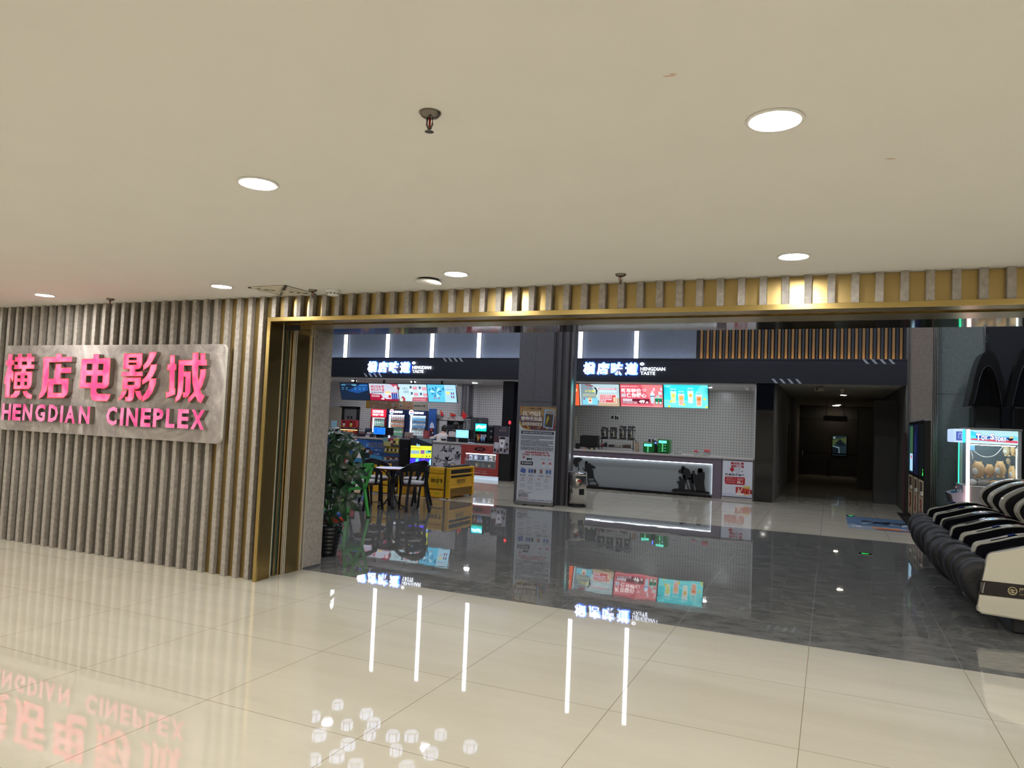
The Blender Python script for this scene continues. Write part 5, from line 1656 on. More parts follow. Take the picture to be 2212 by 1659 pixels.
t = thing('paper_cup_stack', 'stack of white paper cups left of the food warmer', 'cups', (q.x, Y - 0.1, LT))
b = MB(); b.lathe([(0.05, 0), (0.055, .16), (0.085, .18), (.1, .24)], mat('#cfcfd2', 0.6), (q.x, Y - 0.1, LT), n=18); b.build('cups', t)
b = MB(); b.cyl((q.x, Y - 0.1, LT), (q.x, Y - 0.1, LT + 0.06), 0.06, None, mat('#6d6f76', 0.3)); b.build('holder', t)
for i, (x0, y0, x1, y1, cl, nm, lab) in enumerate(((640, 1330, 790, 1430, '#33242c', 'card_rack', 'dark low card rack beside the food warmer'), (790, 1255, 900, 1350, '#1b1c20', 'printer', 'black receipt printer behind the price card'),
                                                 (915, 1340, 970, 1425, '#33343c', 'scanner', 'dark grey scanner left of the blue till screen'))):
    q = at(*Z3((x0 + x1) / 2, y1), Y=Y)
    t = thing(nm, lab, nm.replace('_', ' '), (q.x, Y, LT))
    b = MB(); a, c = lbox(b, x0, y0, x1, y1, Z3, Y + 0.01 + .05 * i, 0.1, mat(cl, 0.5), LT); b.build('body', t)
    b = MB()
    for k in range(4):
        xx = a.x + (c.x - a.x) * (.12 + .22 * k)
        b.box(xx, xx + (c.x - a.x) * .14, Y + .004 + .05 * i, Y + 0.01 + .05 * i, a.z - .05, a.z - .02, mat(('#c9a0a8', '#3c6ea0', '#d8d8d8')[i], 0.4))
    b.build(('cards', 'paper_slot', 'keys')[i], t)
q = at(*Z3(850, 1440), Y=LY + 0.05)
t = thing('price_card', 'white tent card with small print left of the blue till screen', 'price card', (q.x, LY + 0.05, LT))
b = MB()
b.prism([(q.x - .09, LY + .03, LT), (q.x + .05, LY + .03, LT), (q.x + .08, LY + .08, LT + .15), (q.x - .05, LY + .08, LT + .15)], (0, .01, 0), mat('#c9c7cc', 0.5)); b.build('card', t)
b = MB()
for k in range(3):
    b.box(q.x - .05 + k * .04, q.x - .025 + k * .04, LY + .045, LY + .05, LT + .04, LT + .1, mat(('#3c4a78', '#b03a40', '#3c4a78')[k], 0.5))
b.build('print', t)


def till(conv, x0, y0, x1, y1, back, label, draw):
    Y = LY + 0.12
    a = at(*conv(x0, y0), Y=Y); c = at(*conv(x1, y1), Y=Y)
    t = thing('till_screen', label, 'till', ((a.x + c.x) / 2, Y, LT), 'till screens on the left counter')
    b = MB(); b.box(a.x - .02, c.x + .02, Y, Y + .03, c.z - .02, a.z + .02, BLACK, bev=.005); b.build('monitor', t)
    b = MB(); b.box(a.x + .1, c.x + back, Y + .06, Y + .12, c.z - .02, a.z + .01, mat('#191a1f', .5), bev=.006); b.build('rear_display', t)
    b = MB(); b.box(a.x + .08, c.x - .08, Y + .02, Y + .14, LT, c.z, BLACK); b.build('stand', t)
    A = Art((a.x, Y - .001, c.z), (1, 0, 0), (0, 0, 1), size=(c.x - a.x, a.z - c.z))
    draw(A)
    A.build('picture', t)


def till_blue(A):
    A.rect(0, 0, 1, 1, em('#2f86e0', 1.1), 1); A.rect(.08, .08, .92, .9, em('#1764e0', 1.1), 2); A.rect(.3, .2, .9, .88, em('#1f72e8', 1.1), 3)


def till_white(A):
    A.rect(0, 0, 1, 1, em('#8fd0f6', 1.2), 1); A.text('欢迎光临', .36, .76, .76, .84, em('#4a7ab0'), 2); A.rect(.06, .9, .2, .95, em('#4a90c8'), 2)
    for k in range(6):
        A.rect(.04, .12 + .11 * k, .1, .17 + .11 * k, em('#5aa4dc'), 2)
    A.rect(.82, .08, .9, .16, em('#3a80c0'), 2); A.rect(.1, .04, .9, .07, em('#6cb4e4'), 2)


till(Z3, 982, 1235, 1225, 1395, .22, 'till screen glowing deep blue near the red fridge', till_blue)
till(Z4, 785, 1182, 1030, 1350, .1, 'till screen glowing pale blue in front of the staff', till_white)
for q0, nm, lab, cl in (((480, 1315, 600, 1395), 'box_of_straws', 'white straw box with black marks near the pale blue till screen', '#cfccd0'), ((607, 1320, 738, 1400), 'receipt_printer', 'black receipt printer left of the pale blue till screen', '#15161a')):
    Y = LY + .15
    q = at(*Z4((q0[0] + q0[2]) / 2, q0[3]), Y=Y)
    t = thing(nm, lab, 'box' if 'straw' in nm else 'printer', (q.x, Y, LT))
    b = MB(); a, c = lbox(b, *q0, Z4, Y, .16, mat(cl, .5), LT); b.build('body', t)
    b = MB(); b.box(a.x + .02, c.x - .02, Y - .004, Y, LT + .02, LT + .07, mat('#2a2a30' if 'straw' in nm else '#3a3c44', .5)); b.build('front_print' if 'straw' in nm else 'paper_slot', t)
q = at(*Z4(1095, 1425), Y=LY + .06)
t = thing('phone', 'phone with a lit screen lying on the worktop below the soda machine', 'phone', (q.x, LY + .06, LT))
b = MB(); b.box(q.x - .09, q.x + .09, LY + .02, LY + .1, LT, LT + .012, BLACK, bev=.003); b.build('body', t)
b = MB(); b.box(q.x - .08, q.x + .08, LY + .026, LY + .094, LT + .012, LT + .013, em('#9fb8ff', 2.5)); b.build('screen', t)
# red menu card, straw box with a face pattern, dark cup
Z2 = lambda x, y: (840 + x / 7.373, 930 + y / 7.373)
Y = LY + .25
q = at(*Z4(190, 1355), Y=Y)
t = thing('menu_card', 'upright red menu card on the worktop left of the staff', 'menu card', (q.x, Y, LT))
b = MB(); a, c = lbox(b, 135, 1195, 245, 1355, Z4, Y, .02, mat('#9c3038', .5), LT); b.build('card', t)
A = Art((a.x, Y - .001, LT), (1, 0, 0), (0, 0, 1), size=(c.x - a.x, a.z - LT)); A.lines(.15, .1, .85, .9, 5, pr('#c98a86'), 1, fill=.4, seed=1); A.build('print', t)
Y = LY + .05
q = at(*Z2(300, 118), Y=Y)
t = thing('tissue_box', 'patterned tissue box with two round dark spots on the worktop', 'box', (q.x, Y, LT))
b = MB(); a, c = lbox(b, 247, 25, 360, 118, Z2, Y, .1, mat('#9a8880', .6), LT, bev=.012); b.build('carton', t)
b = MB()
for s in (.3, .68):
    x = a.x + (c.x - a.x) * s
    b.cyl((x, Y - .002, LT + .06), (x, Y + .01, LT + .06), .026, None, mat('#6a2a28', .5), n=14)
b.build('spot_print', t)
q = at(*Z2(418, 115), Y=Y)
t = thing('straw_cup', 'dark cylindrical straw holder right of the patterned box', 'straw holder', (q.x, Y, LT))
b = MB(); b.cyl((q.x, Y, LT), (q.x, Y, LT + .13), .045, None, mat('#3c3638', .4)); b.build('cup', t)
b = MB()
for k in range(7):
    b.cyl((q.x + .02 * math.cos(k), Y + .02 * math.sin(k), LT + .02), (q.x + .035 * math.cos(k), Y + .035 * math.sin(k), LT + .2), .004, None, mat('#e8e4e0', .4), n=5)
b.build('straws', t)

# soda machine
Y = LY + .2
a = at(*Z4(1120, 1062), Y=Y); c = at(*Z4(1520, 1440), Y=Y)
t = thing('soda_machine', 'black soda machine with a glowing cyan screen on the left counter', 'soda machine', ((a.x + c.x) / 2, Y, LT))
b = MB(); b.box(a.x, c.x, Y + .12, Y + .5, LT, a.z - .02, mat('#101218', .35), bev=.02); b.box(a.x, c.x, Y, Y + .12, LT, LT + .05, BLACK)
m0 = at(*Z4(1400, 1070), Y=Y); b.box(m0.x, c.x, Y + .02, Y + .13, LT + .05, a.z - .04, mat('#15171d', .3), bev=.03); b.build('body', t)
s0, s1 = at(*Z4(1152, 1208), Y=Y), at(*Z4(1378, 1068), Y=Y)
b = MB(); b.box(s0.x - .02, s1.x + .02, Y + .05, Y + .12, s0.z - .02, s1.z + .02, mat('#10204c', .3)); b.build('screen_housing', t)
A = Art((s0.x, Y + .049, s0.z), (1, 0, 0), (0, 0, 1), size=(s1.x - s0.x, s1.z - s0.z))
A.rect(0, 0, 1, 1, em('#1fd6e0', 1.6), 1); A.poly([(.05, .3), (.3, .45), (.6, .35), (.95, .5), (.95, .8), (.6, .72), (.3, .85), (.05, .7)], em('#d8fff8', 1.8), 2); A.poly([(0, .0), (1, .0), (1, .2), (.5, .12), (0, .25)], em('#1ab88a', 1.2), 2)
A.build('screen', t)
for k in range(6):
    x = s0.x + (s1.x - s0.x) * (.06 + .17 * k)
    z = at(*Z4(1250, 1290), Y=Y).z
    b = MB(); b.box(x - .02, x + .02, Y + .06, Y + .12, z - .05, z + .02, mat(('#3a6a4c', '#c8742e', '#b0322e', '#c9c9d0', '#aab', '#d0d0d8')[k].replace('#aab', '#aaaabb'), .4)); b.build('nozzle', t)
for k, x in enumerate((.3, .6, .82)):
    xx = s0.x + (s1.x - s0.x) * x
    o = thing('drink_cup', ('amber lit cup under the soda machine nozzles', 'pale blue cup under the middle soda nozzles', 'pale blue cup under the right soda nozzles')[k], 'cup', (xx, Y + .06, LT + .05))
    b = MB(); b.lathe([(.028, 0), (.04, .12)], mat(('#c98a3a', '#8fa8d8', '#8fa8d8')[k], .2), (xx, Y + .06, LT + .05), n=12); b.build('cup', o)
    b = MB(); b.cyl((xx, Y + .06, LT + .168), (xx, Y + .06, LT + .175), .043, None, WHITE, n=12); b.build('rim', o)
for k, z in enumerate((1.32, 1.16)):
    b = MB(); b.ball((c.x - .08, Y + .03, z), (.04, .03, .035), mat('#8d9099', .15, .6)); b.build('knob', t)

# snack rack in front of the counter
RY = 11.75
a = at(822, 943, Y=RY); c = at(862, 1003, Y=RY)
t = thing('snack_rack', 'wire snack rack with yellow packets in front of the blue poster', 'rack', ((a.x + c.x) / 2, RY, 0))
b = MB()
for x in (a.x + .1, c.x):
    for y in (RY, RY + .35):
        b.cyl((x, y, 0), (x, y, 1.0), .012, None, DARKSTEEL, n=8)
b.build('frame', t)
for z in (.32, .55, .80):
    b = MB(); b.box(a.x + .08, c.x + .02, RY - .02, RY + .37, z, z + .015, DARKSTEEL); b.build('tray', t)
p0, p1 = at(825.5, 954, Y=RY - .05), at(839, 945, Y=RY - .05)
b = MB(); b.prism([(p0.x, RY - .05, p0.z + .04), (p0.x + .06, RY - .05, p0.z), (p1.x - .05, RY - .05, p0.z), (p1.x, RY - .05, p0.z + .05), (p1.x - .03, RY - .05, p1.z), (p0.x + .05, RY - .05, p1.z)], (0, .01, 0), mat('#6f98a0', .5)); b.build('teal_tag', t)
p0, p1 = at(828.5, 963, Y=RY - .06), at(844, 954, Y=RY - .06)
b = MB(); b.box(p0.x, p1.x, RY - .06, RY - .05, p0.z, p1.z, mat('#a8a06a', .5)); b.build('khaki_tag', t)
rnd = random.Random(3)
k = 0
for r, (z, n, cols, lean) in enumerate(((.335, 6, ('#8f5a58', '#a06a66', '#7c4a48'), .1), (.565, 8, ('#b8a032', '#a8922a', '#c2aa3e'), .35), (.815, 6, ('#c8b23a', '#b03a40', '#a03c66', '#b8a85a', '#c9b850', '#3f7a40'), .05))):
    for j in range(n):
        x = a.x + .15 + (c.x - a.x - .2) * j / (n - 1)
        cl = cols[j % len(cols)]
        nm = {'#8f5a58': 'dusty red', '#a06a66': 'pale red', '#7c4a48': 'brown red', '#b8a032': 'yellow', '#a8922a': 'dark yellow', '#c2aa3e': 'bright yellow', '#c8b23a': 'yellow', '#b03a40': 'red', '#a03c66': 'purple', '#b8a85a': 'khaki', '#c9b850': 'pale yellow', '#3f7a40': 'green'}[cl]
        o = thing('snack_packet', nm + ' snack packet on the ' + ('bottom', 'middle', 'top')[r] + ' tray of the wire rack', 'snack packet', (x, RY + .1, z), nm + ' packets on the ' + ('bottom', 'middle', 'top')[r] + ' tray')
        b = MB(); b.box(-.045, .045, -.03, .03, 0, .19 if r else .16, mat(cl, .45), bev=.015, seg=2); q = b.build('bag', o, local=True)
        b = MB(); b.box(-.03, .03, -.034, -.03, .05, .12, mat('#3a3020' if j % 2 else '#e0d8b0', .5)); q2 = b.build('bag_print', o, local=True)
        o.rotation_euler = (0, lean * .6, 0)
        o.location.z = z + (.03 if lean > .2 else .006)
        o.location.x -= .06 * lean

# the two staff behind the counter, seen from behind
SKIN = mat('#b98a70', .55, name='skin'); SHIRT = mat('#c3bab8', .8, name='pale_shirt'); TROU = mat('#22242c', .8, name='dark_trousers'); HAIR = mat('#15120f', .6, name='black_hair')


def person(name_label, base, head_z, lean, hair_r, arms):
    """One skinned body: joints are edges with a radius each; +Y is the way the back of the head looks away from us."""
    s = head_z / 1.62
    J = {'pelvis': (0, 0, .88), 'waist': (0, .02 + lean * .1, 1.0), 'chest': (0, .03 + lean * .35, 1.2), 'neckb': (0, .03 + lean * .55, 1.34), 'neck': (0, .03 + lean * .62, 1.40), 'head': (0, .05 + lean * .75, 1.48), 'crown': (0, .05 + lean * .8, 1.575)}
    R = {'pelvis': .145, 'waist': .13, 'chest': .15, 'neckb': .075, 'neck': .052, 'head': .085, 'crown': .07}
    E = [('pelvis', 'waist'), ('waist', 'chest'), ('chest', 'neckb'), ('neckb', 'neck'), ('neck', 'head'), ('head', 'crown')]
    for sd, nm in ((-1, 'L'), (1, 'R')):
        el, wr = arms[nm]
        J['sh' + nm] = (sd * .17, .02 + lean * .48, 1.30); R['sh' + nm] = .068
        J['el' + nm] = el; R['el' + nm] = .046
        J['wr' + nm] = wr; R['wr' + nm] = .03
        hd = Vector(wr) + (Vector(wr) - Vector(el)).normalized() * .09
        J['ha' + nm] = tuple(hd); R['ha' + nm] = .032
        J['hi' + nm] = (sd * .09, 0, .82); R['hi' + nm] = .095
        J['kn' + nm] = (sd * .10, .02, .47); R['kn' + nm] = .062
        J['an' + nm] = (sd * .10, -.01, .09); R['an' + nm] = .042
        J['to' + nm] = (sd * .11, .14, .04); R['to' + nm] = .04
        E += [('chest', 'sh' + nm), ('sh' + nm, 'el' + nm), ('el' + nm, 'wr' + nm), ('wr' + nm, 'ha' + nm), ('pelvis', 'hi' + nm), ('hi' + nm, 'kn' + nm), ('kn' + nm, 'an' + nm), ('an' + nm, 'to' + nm)]
    keys = list(J)
    me = bpy.data.meshes.new('person_body')
    me.from_pydata([Vector(J[k]) * s for k in keys], [(keys.index(p), keys.index(q)) for p, q in E], [])
    o = bpy.data.objects.new('person', me)
    C.objects.link(o)
    sk = o.modifiers.new('skin', 'SKIN')
    for k, d in zip(keys, me.skin_vertices[0].data):
        d.radius = (R[k] * s * (1.25 if k in ('chest', 'waist', 'pelvis') else 1), R[k] * s * (.85 if k in ('chest', 'waist', 'pelvis') else 1))
        d.use_root = k == 'pelvis'
    o.modifiers.new('smooth', 'SUBSURF').levels = 2
    dg = bpy.context.evaluated_depsgraph_get()
    m2 = bpy.data.meshes.new_from_object(o.evaluated_get(dg))
    o.modifiers.clear()
    o.data = m2
    m2.materials.clear()
    for m in (SKIN, SHIRT, TROU):
        m2.materials.append(m)
    nz = J['neckb'][2] * s + .01
    for f in m2.polygons:
        z, x = f.center.z, abs(f.center.x)
        hand = any((f.center - Vector(J['wr' + n]) * s).length < .1 and (f.center - Vector(J['el' + n]) * s).length > (Vector(J['wr' + n]) * s - Vector(J['el' + n]) * s).length - .02 for n in 'LR')
        f.material_index = 0 if ((z > nz - .03 and (f.center - Vector(J['head']) * s).length < .17 * s) or hand) else (1 if z > .86 * s else 2)
        f.use_smooth = True
    o.location = base
    tag(o, name_label, 'person')
    h = Vector(J['crown']) * s
    b = MB(); b.ball((h.x, h.y - .012, h.z - .02), (hair_r * s, hair_r * 1.08 * s, hair_r * 1.05 * s), HAIR, n=18)
    b.ball((h.x, h.y - .04, h.z - .08), (hair_r * .9 * s, hair_r * .75 * s, hair_r * .9 * s), HAIR, n=16)
    hr = b.build('hair', o, local=True)
    fc = MB()
    hc = Vector(J['head']) * s
    for sd in (-1, 1):
        fc.ball((hc.x + sd * .03, hc.y + .083 * s, hc.z + .02), (.011, .006, .007), WHITE, n=8); fc.ball((hc.x + sd * .03, hc.y + .088 * s, hc.z + .02), (.005, .004, .005), BLACK, n=6)
        fc.ball((hc.x + sd * .084 * s, hc.y + .0, hc.z + .01), (.012, .02, .03), SKIN, n=8)
    fc.ball((hc.x, hc.y + .09 * s, hc.z - .005), (.012, .014, .02), SKIN, n=8)
    fc.ball((hc.x, hc.y + .084 * s, hc.z - .04), (.022, .006, .006), mat('#96564c', .5), n=8)
    fc.build('face', o, local=True)
    cl = MB()
    nb = Vector(J['neck']) * s
    cl.lathe([(.066 * s, -.05), (.06 * s, -.03), (.057 * s, -.012)], mat('#2a2a30' if lean < .3 else '#c3bab8', .7), (nb.x, nb.y, nb.z), n=16)
    cl.build('collar', o, local=True)
    return o


PY_ = 13.35
h = at(981, 915.5, Y=PY_)
person('person in a pale shirt seen from behind with head bowed, right of the two staff', (h.x, PY_, 0), h.z / .985, .12, .098, {'L': ((-.2, .14, 1.05), (-.08, .32, 1.1)), 'R': ((.22, .12, 1.05), (.1, .3, 1.08))})
h = at(955, 924, Y=PY_)
person('person in a white shirt bending over the counter, left of the two staff', (h.x - .06, PY_ - .02, 0), h.z / .965, .35, .105, {'L': ((-.3, .0, 1.16), (-.4, -.16, 1.2)), 'R': ((.2, .1, 1.1), (.14, -.05, 1.17))})
# ---------------------------------------------------------------- roll-up banner and bin at the column
bl, br = Vector((-5.60, 7.74, 0)), Vector((-4.885, 7.86, 0))
U = (br - bl).normalized()
NB = U.cross(Vector((0, 0, 1)))
t = thing('rollup_banner', 'white roll-up banner with a gold and purple picture top, standing against the stone column', 'banner stand', tuple((bl + br) / 2))
WB, HB = (br - bl).length, 1.92
MX = Matrix((U, -NB, Vector((0, 0, 1)))).transposed().to_4x4()
MX.translation = bl
b = MB(); b.box(-0.02, WB + 0.02, -0.06, 0.06, 0.012, 0.085, mat('#8d8e92', 0.3, 0.8), bev=0.006, M=MX); b.box(-0.024, -0.016, -0.062, 0.062, 0.01, 0.088, BLACK, M=MX); b.box(WB + .016, WB + .024, -0.062, 0.062, 0.01, 0.088, BLACK, M=MX); b.build('cassette', t)
for x in (.18, WB - .18):
    b = MB(); b.box(x - .03, x + .03, -0.11, 0.11, 0, 0.012, BLACK, M=MX); b.build('foot', t)
b = MB(); b.cyl(MX @ Vector((WB / 2, .03, .08)), MX @ Vector((WB / 2, .03, 1.93)), .012, None, DARKSTEEL, n=8); b.build('pole', t)
b = MB(); b.box(0, WB, -0.012, 0.0, HB + 0.0, HB + 0.022, mat('#8d8e92', 0.3, 0.8), M=MX); b.build('top_rail', t)
b = MB(); b.box(0, WB, -0.004, 0.0, 0.08, HB + 0.01, mat('#cfd3da', 0.55), M=MX); b.build('sheet', t)
A = Art(MX @ Vector((0, -0.0045, 0.085)), U, (0, 0, 1), size=(WB, HB - 0.08))
GOLD = pr('#b48a4c'); INKB = pr('#23242c'); BLU = pr('#8fb4d4')
A.rect(0, 0, 1, 1, pr('#ced3db'), 1)
A.rect(0, .745, 1, 1, pr('#6e5a66'), 2); A.rect(0, .9, 1, 1, pr('#a8875c'), 3); A.poly([(.3, .9), (1, .9), (1, .8), (.55, .84)], pr('#8a6a58'), 3)
for k in range(12):
    u_ = .02 + k * .085
    A.poly([(u_ - .03, .76), (u_ + .03, .765), (u_ + .09 * math.cos(k), .80 + .04 * (k % 3))], (pr('#c9a13e'), pr('#6d2a26'), pr('#8a3a2c'))[k % 3], 4)
A.poly([(0, .745), (0, .85), (.08, .79), (.2, .76), (.4, .745)], pr('#c9a545'), 4)
A.poly([(0, .745), (.28, .745), (.14, .755), (.05, .78), (0, .82)], pr('#ced3db'), 5)
A.poly([(.66, .78), (.93, .765), (.96, .965), (.69, .975)], BLU, 5); A.poly([(.70, .79), (.905, .78), (.93, .92), (.72, .925)], pr('#4a4238'), 6); A.poly([(.73, .93), (.93, .925), (.94, .955), (.74, .96)], pr('#a08a78'), 6)
A.poly([(.74, .8), (.82, .88), (.78, .91), (.73, .85)], pr('#a8973a'), 7)
A.rect(.04, .975, .075, .988, pr('#b4232c'), 5); A.text('× 卡牌 × 动漫', .22, .965, .6, .985, INKB, 5, off=.02)
A.text('《镇魂街》', .08, .895, .58, .945, pr('#f0e9dc'), 6, off=.03); A.text('官昨天出品', .05, .845, .62, .89, pr('#f0e9dc'), 6, off=.03); A.text('横店影视独家首发', .08, .79, .64, .83, pr('#e6dcc4'), 6, off=.02)
A.rect(.06, .705, .96, .735, INKB, 3); A.text('横店影视×镇魂街卡牌×官昨天出品正式合作', .10, .710, .92, .729, pr('#e6e8ee'), 4, off=.01)
for v1, v0, n in ((.69, .645, 4), (.64, .575, 5), (.57, .53, 3)):
    A.lines(.06, v0, .96, v1, n, pr('#4c4f58'), 3, fill=.55, seed=int(v1 * 100))
A.text('凡购买横店影视指定套餐的', .18, .50, .84, .522, pr('#b52a34'), 3, off=.02); A.text('《镇魂街》卡片可享最新卡牌优惠!', .12, .475, .88, .496, pr('#b52a34'), 3, off=.02)
A.disc(.16, .455, .03, pr('#b5545c'), 3); A.text('官昨天', .24, .425, .4, .45, INKB, 3, off=.05)
A.rect(.08, .375, .42, .412, INKB, 3); A.text('官方授权商品', .11, .384, .39, .404, pr('#eef0f4'), 4, off=.01)
for u_ in (.66, .84):
    A.disc(u_ + .05, .4, .035, pr('#c8606a'), 3); A.poly([(u_, .36), (u_ + .11, .36), (u_ + .08, .39), (u_ + .03, .39)], pr('#dcdfe6'), 4); A.lines(u_ - .02, .435, u_ + .1, .45, 1, pr('#8a8d96'), 3, seed=2)
A.poly([(.07, .30), (.22, .285), (.24, .33), (.1, .345)], pr('#5a6fb0'), 3); A.poly([(.07, .3), (.1, .345), (.12, .35), (.09, .3)], pr('#8fa0d0'), 4)
for u0_, u1_ in ((.29, .52), (.6, .70), (.77, .94)):
    A.rect(u0_, .29, u1_, .342, pr('#b4b8c2'), 3)
for u0_, c_ in ((.31, '#4a6ab0'), (.38, '#3c5aa0'), (.46, '#4a3a34'), (.63, '#a0583c'), (.79, '#3f6cb8'), (.87, '#4a74b8')):
    A.rect(u0_, .295, u0_ + .05, .33, pr(c_), 4)
for u0_ in (.08, .31, .58, .78):
    A.lines(u0_, .255, u0_ + .15, .277, 2, pr('#6a7080'), 3, seed=int(u0_ * 10))
for k in range(7):
    A.rect(.05, .112 + k * .022, .95, .113 + k * .022, pr('#a8adb8'), 3)
for x_ in (.05, .29, .52, .74, .95):
    A.rect(x_ - .001, .112, x_ + .001, .245, pr('#a8adb8'), 3)
for k, s in enumerate(('品类', '内容', '售价', '备注')):
    A.text(s, .12 + .22 * k, .222, .2 + .22 * k, .238, pr('#a85a5c'), 3)
for r in range(5):
    for k in range(4):
        if (r + k) % 3:
            A.lines(.09 + .22 * k, .118 + r * .021, .22 + .22 * k, .13 + r * .021, 1, pr('#8a8f9a'), 3, fill=.4, seed=r * 5 + k)
A.text('活动时间', .05, .094, .2, .108, pr('#a85a5c'), 3); A.lines(.05, .08, .42, .09, 1, INKB, 3, fill=.5, seed=4)
A.lines(.05, .036, .33, .074, 3, pr('#33353d'), 3, fill=.6, seed=8); A.lines(.05, .008, .33, .03, 2, pr('#b5706c'), 3, fill=.4, seed=9)
for u0_ in (.40, .62, .84):
    A.lines(u0_ - .01, .006, u0_ + .15, .014, 1, pr('#4c4f58'), 3, fill=.5, seed=int(u0_ * 7))
A.build('printed_graphic', t)

bx, by, brd, bh = -4.535, 8.27, 0.178, 0.665
t = thing('litter_bin', 'tall cylindrical stainless litter bin beside the fluted column edge', 'bin', (bx, by, 0))
b = MB(); b.lathe([(brd, 0.02), (brd, bh - .06), (brd * .985, bh - .055)], mat('#c2c0be', 0.16, 1.0, noise=.02, scale=3), (bx, by, 0), n=40); b.build('body', t)
b = MB(); b.lathe([(brd * 1.02, bh - .058), (brd * 1.03, bh - .03), (brd * 1.0, bh), (brd * .8, bh), (brd * .76, bh - .03), (.001, bh - .04)], mat('#d4d2d0', 0.14, 1.0), (bx, by, 0), n=40); b.build('rim', t)
b = MB(); b.cyl((bx, by, 0), (bx, by, 0.03), brd * 1.03, None, BLACK, n=36); b.build('base_ring', t)
Mb = Matrix.Translation((bx, by, 0)) @ Matrix.Rotation(math.radians(48), 4, 'Z')
b = MB(); b.box(-.055, .055, -brd - .004, -brd + .05, .24, .36, BLACK, bev=.006, M=Mb); b.build('handle_slot', t)
Mb = Matrix.Translation((bx, by, 0)) @ Matrix.Rotation(math.radians(30), 4, 'Z')
b = MB(); b.box(-.035, .035, -brd - .003, -brd + .02, .49, .53, mat('#a8232a', .4), M=Mb); b.build('red_sticker', t)

# ---------------------------------------------------------------- round table and black chairs
tx, ty, th = -7.10, 5.62, 0.70
t = thing('round_table', 'small round table with a white top, dark red edge and black bentwood legs', 'table', (tx, ty, 0))
b = MB(); b.lathe([(.28, th - .028), (.30, th - .02), (.30, th - .006)], mat('#6a2420', .4), (tx, ty, 0), n=36); b.build('edge_band', t)
b = MB(); b.cyl((tx, ty, th - .006), (tx, ty, th), .298, None, mat('#f4f6ff', .4), n=36); b.build('tabletop', t)
for k in range(4):
    a = math.radians(40 + 90 * k)
    c_, s_ = math.cos(a), math.sin(a)
    b = MB(); b.ribbon([(tx + c_ * r, ty + s_ * r, z) for r, z in ((.24, th - .03), (.14, th - .07), (.06, th - .16), (.035, th - .28), (.04, .3), (.06, .16), (.13, .05), (.24, 0.012))], (-s_, c_, 0), .05, .022, BLACK); b.build('leg', t)
CW = mat('#4b241c', .45, name='dark_seat_wood')
M_CUSH = mat('#b9b6b8', .85, name='newsprint_cushion')
nt = M_CUSH.node_tree
bsd = nt.nodes['Principled BSDF']
tc = nt.nodes.new('ShaderNodeTexCoord'); vz = nt.nodes.new('ShaderNodeTexVoronoi'); vz.inputs['Scale'].default_value = 26; vz.distance = 'MANHATTAN'
rp = nt.nodes.new('ShaderNodeValToRGB'); rp.color_ramp.elements[0].color = lin('#2a2a30'); rp.color_ramp.elements[0].position = .3; rp.color_ramp.elements[1].color = lin('#c4c1c2'); rp.color_ramp.elements[1].position = .42
nt.links.new(tc.outputs['Object'], vz.inputs['Vector']); nt.links.new(vz.outputs['Distance'], rp.inputs[0]); nt.links.new(rp.outputs[0], bsd.inputs['Base Color'])


def black_chair():
    """Faces local +Y; its curved back band is at -Y."""
    t = thing('dining_chair', 'black chair', 'chair', (0, 0, 0), 'black chairs round the table')
    b = MB()
    b.prism([(.20 * math.cos(a) * (1.06 if math.sin(a) > 0 else 1), .205 * math.sin(a), .425) for a in [2 * PI * k / 20 for k in range(20)]], (0, 0, .022), CW)
    b.build('seat', t)
    b = MB(); b.lathe([(.05, -.028), (.185, -.026), (.205, 0), (.185, .028), (.1, .034), (.0005, .036)], M_CUSH, (0, .0, .478), n=24); b.build('cushion', t)
    P = [(r * math.sin(a), -r * math.cos(a) * .95, .70 - .085 * (abs(a) / 1.75) ** 2) for a, r in [(-1.75 + 3.5 * k / 14, .255) for k in range(15)]]
    b = MB()
    rings = []
    for i, p in enumerate(P):
        a = -1.75 + 3.5 * i / 14
        hgt = .115 - .06 * abs(a) / 1.75
        nv = Vector((math.sin(a), -math.cos(a), 0))
        rings.append([b.bm.verts.new(Vector(p) + nv * d + Vector((0, 0, z))) for d, z in ((-.011, 0), (.011, 0), (.016, hgt), (-.006, hgt))])
    fs = []
    for i in range(len(rings) - 1):
        for j in range(4):
            fs.append(b.bm.faces.new((rings[i][j], rings[i][(j + 1) % 4], rings[i + 1][(j + 1) % 4], rings[i + 1][j])))
    fs += [b.bm.faces.new(rings[0][::-1]), b.bm.faces.new(rings[-1])]
    b._paint(fs, BLACK)
    b.build('back_band', t)
    for s in (-1, 1):
        b = MB(); b.ribbon([(s * .17, .2, 0), (s * .175, .165, .2), (s * .185, .14, .42), (s * .235, .07, .655)], (0, 1, 0), .038, .026, BLACK); b.build('leg', t)
        b = MB(); b.ribbon([(s * .21, -.26, 0), (s * .17, -.19, .3), (s * .15, -.175, .44), (s * .13, -.23, .72)], (1, 0, 0), .04, .028, BLACK); b.build('leg', t)
        b = MB(); b.ribbon([(s * .19, .0, .44), (s * .26, -.04, .66)], (0, 1, 0), .045, .02, BLACK); b.build('arm_post', t)
    return t


ch0 = black_chair()
for i, (x, y, deg, lab) in enumerate(((-7.27, 5.13, -14, 'black chair with a newsprint cushion nearest the potted plant, its back to us'), (-6.60, 5.52, 52, 'black chair with a newsprint cushion beside the front yellow sofa end, right of the table'),
                                      (-7.66, 5.95, -120, 'black chair behind the table on its left, back band under the blue grey bench'), (-7.0, 6.2, 165, 'black chair behind the table on its right, in front of the gaming screens'))):
    o = ch0 if i == 0 else dup(ch0)
    o.location = (x, y, 0)
    o.rotation_euler = (0, 0, math.radians(deg))
    o['label'] = lab


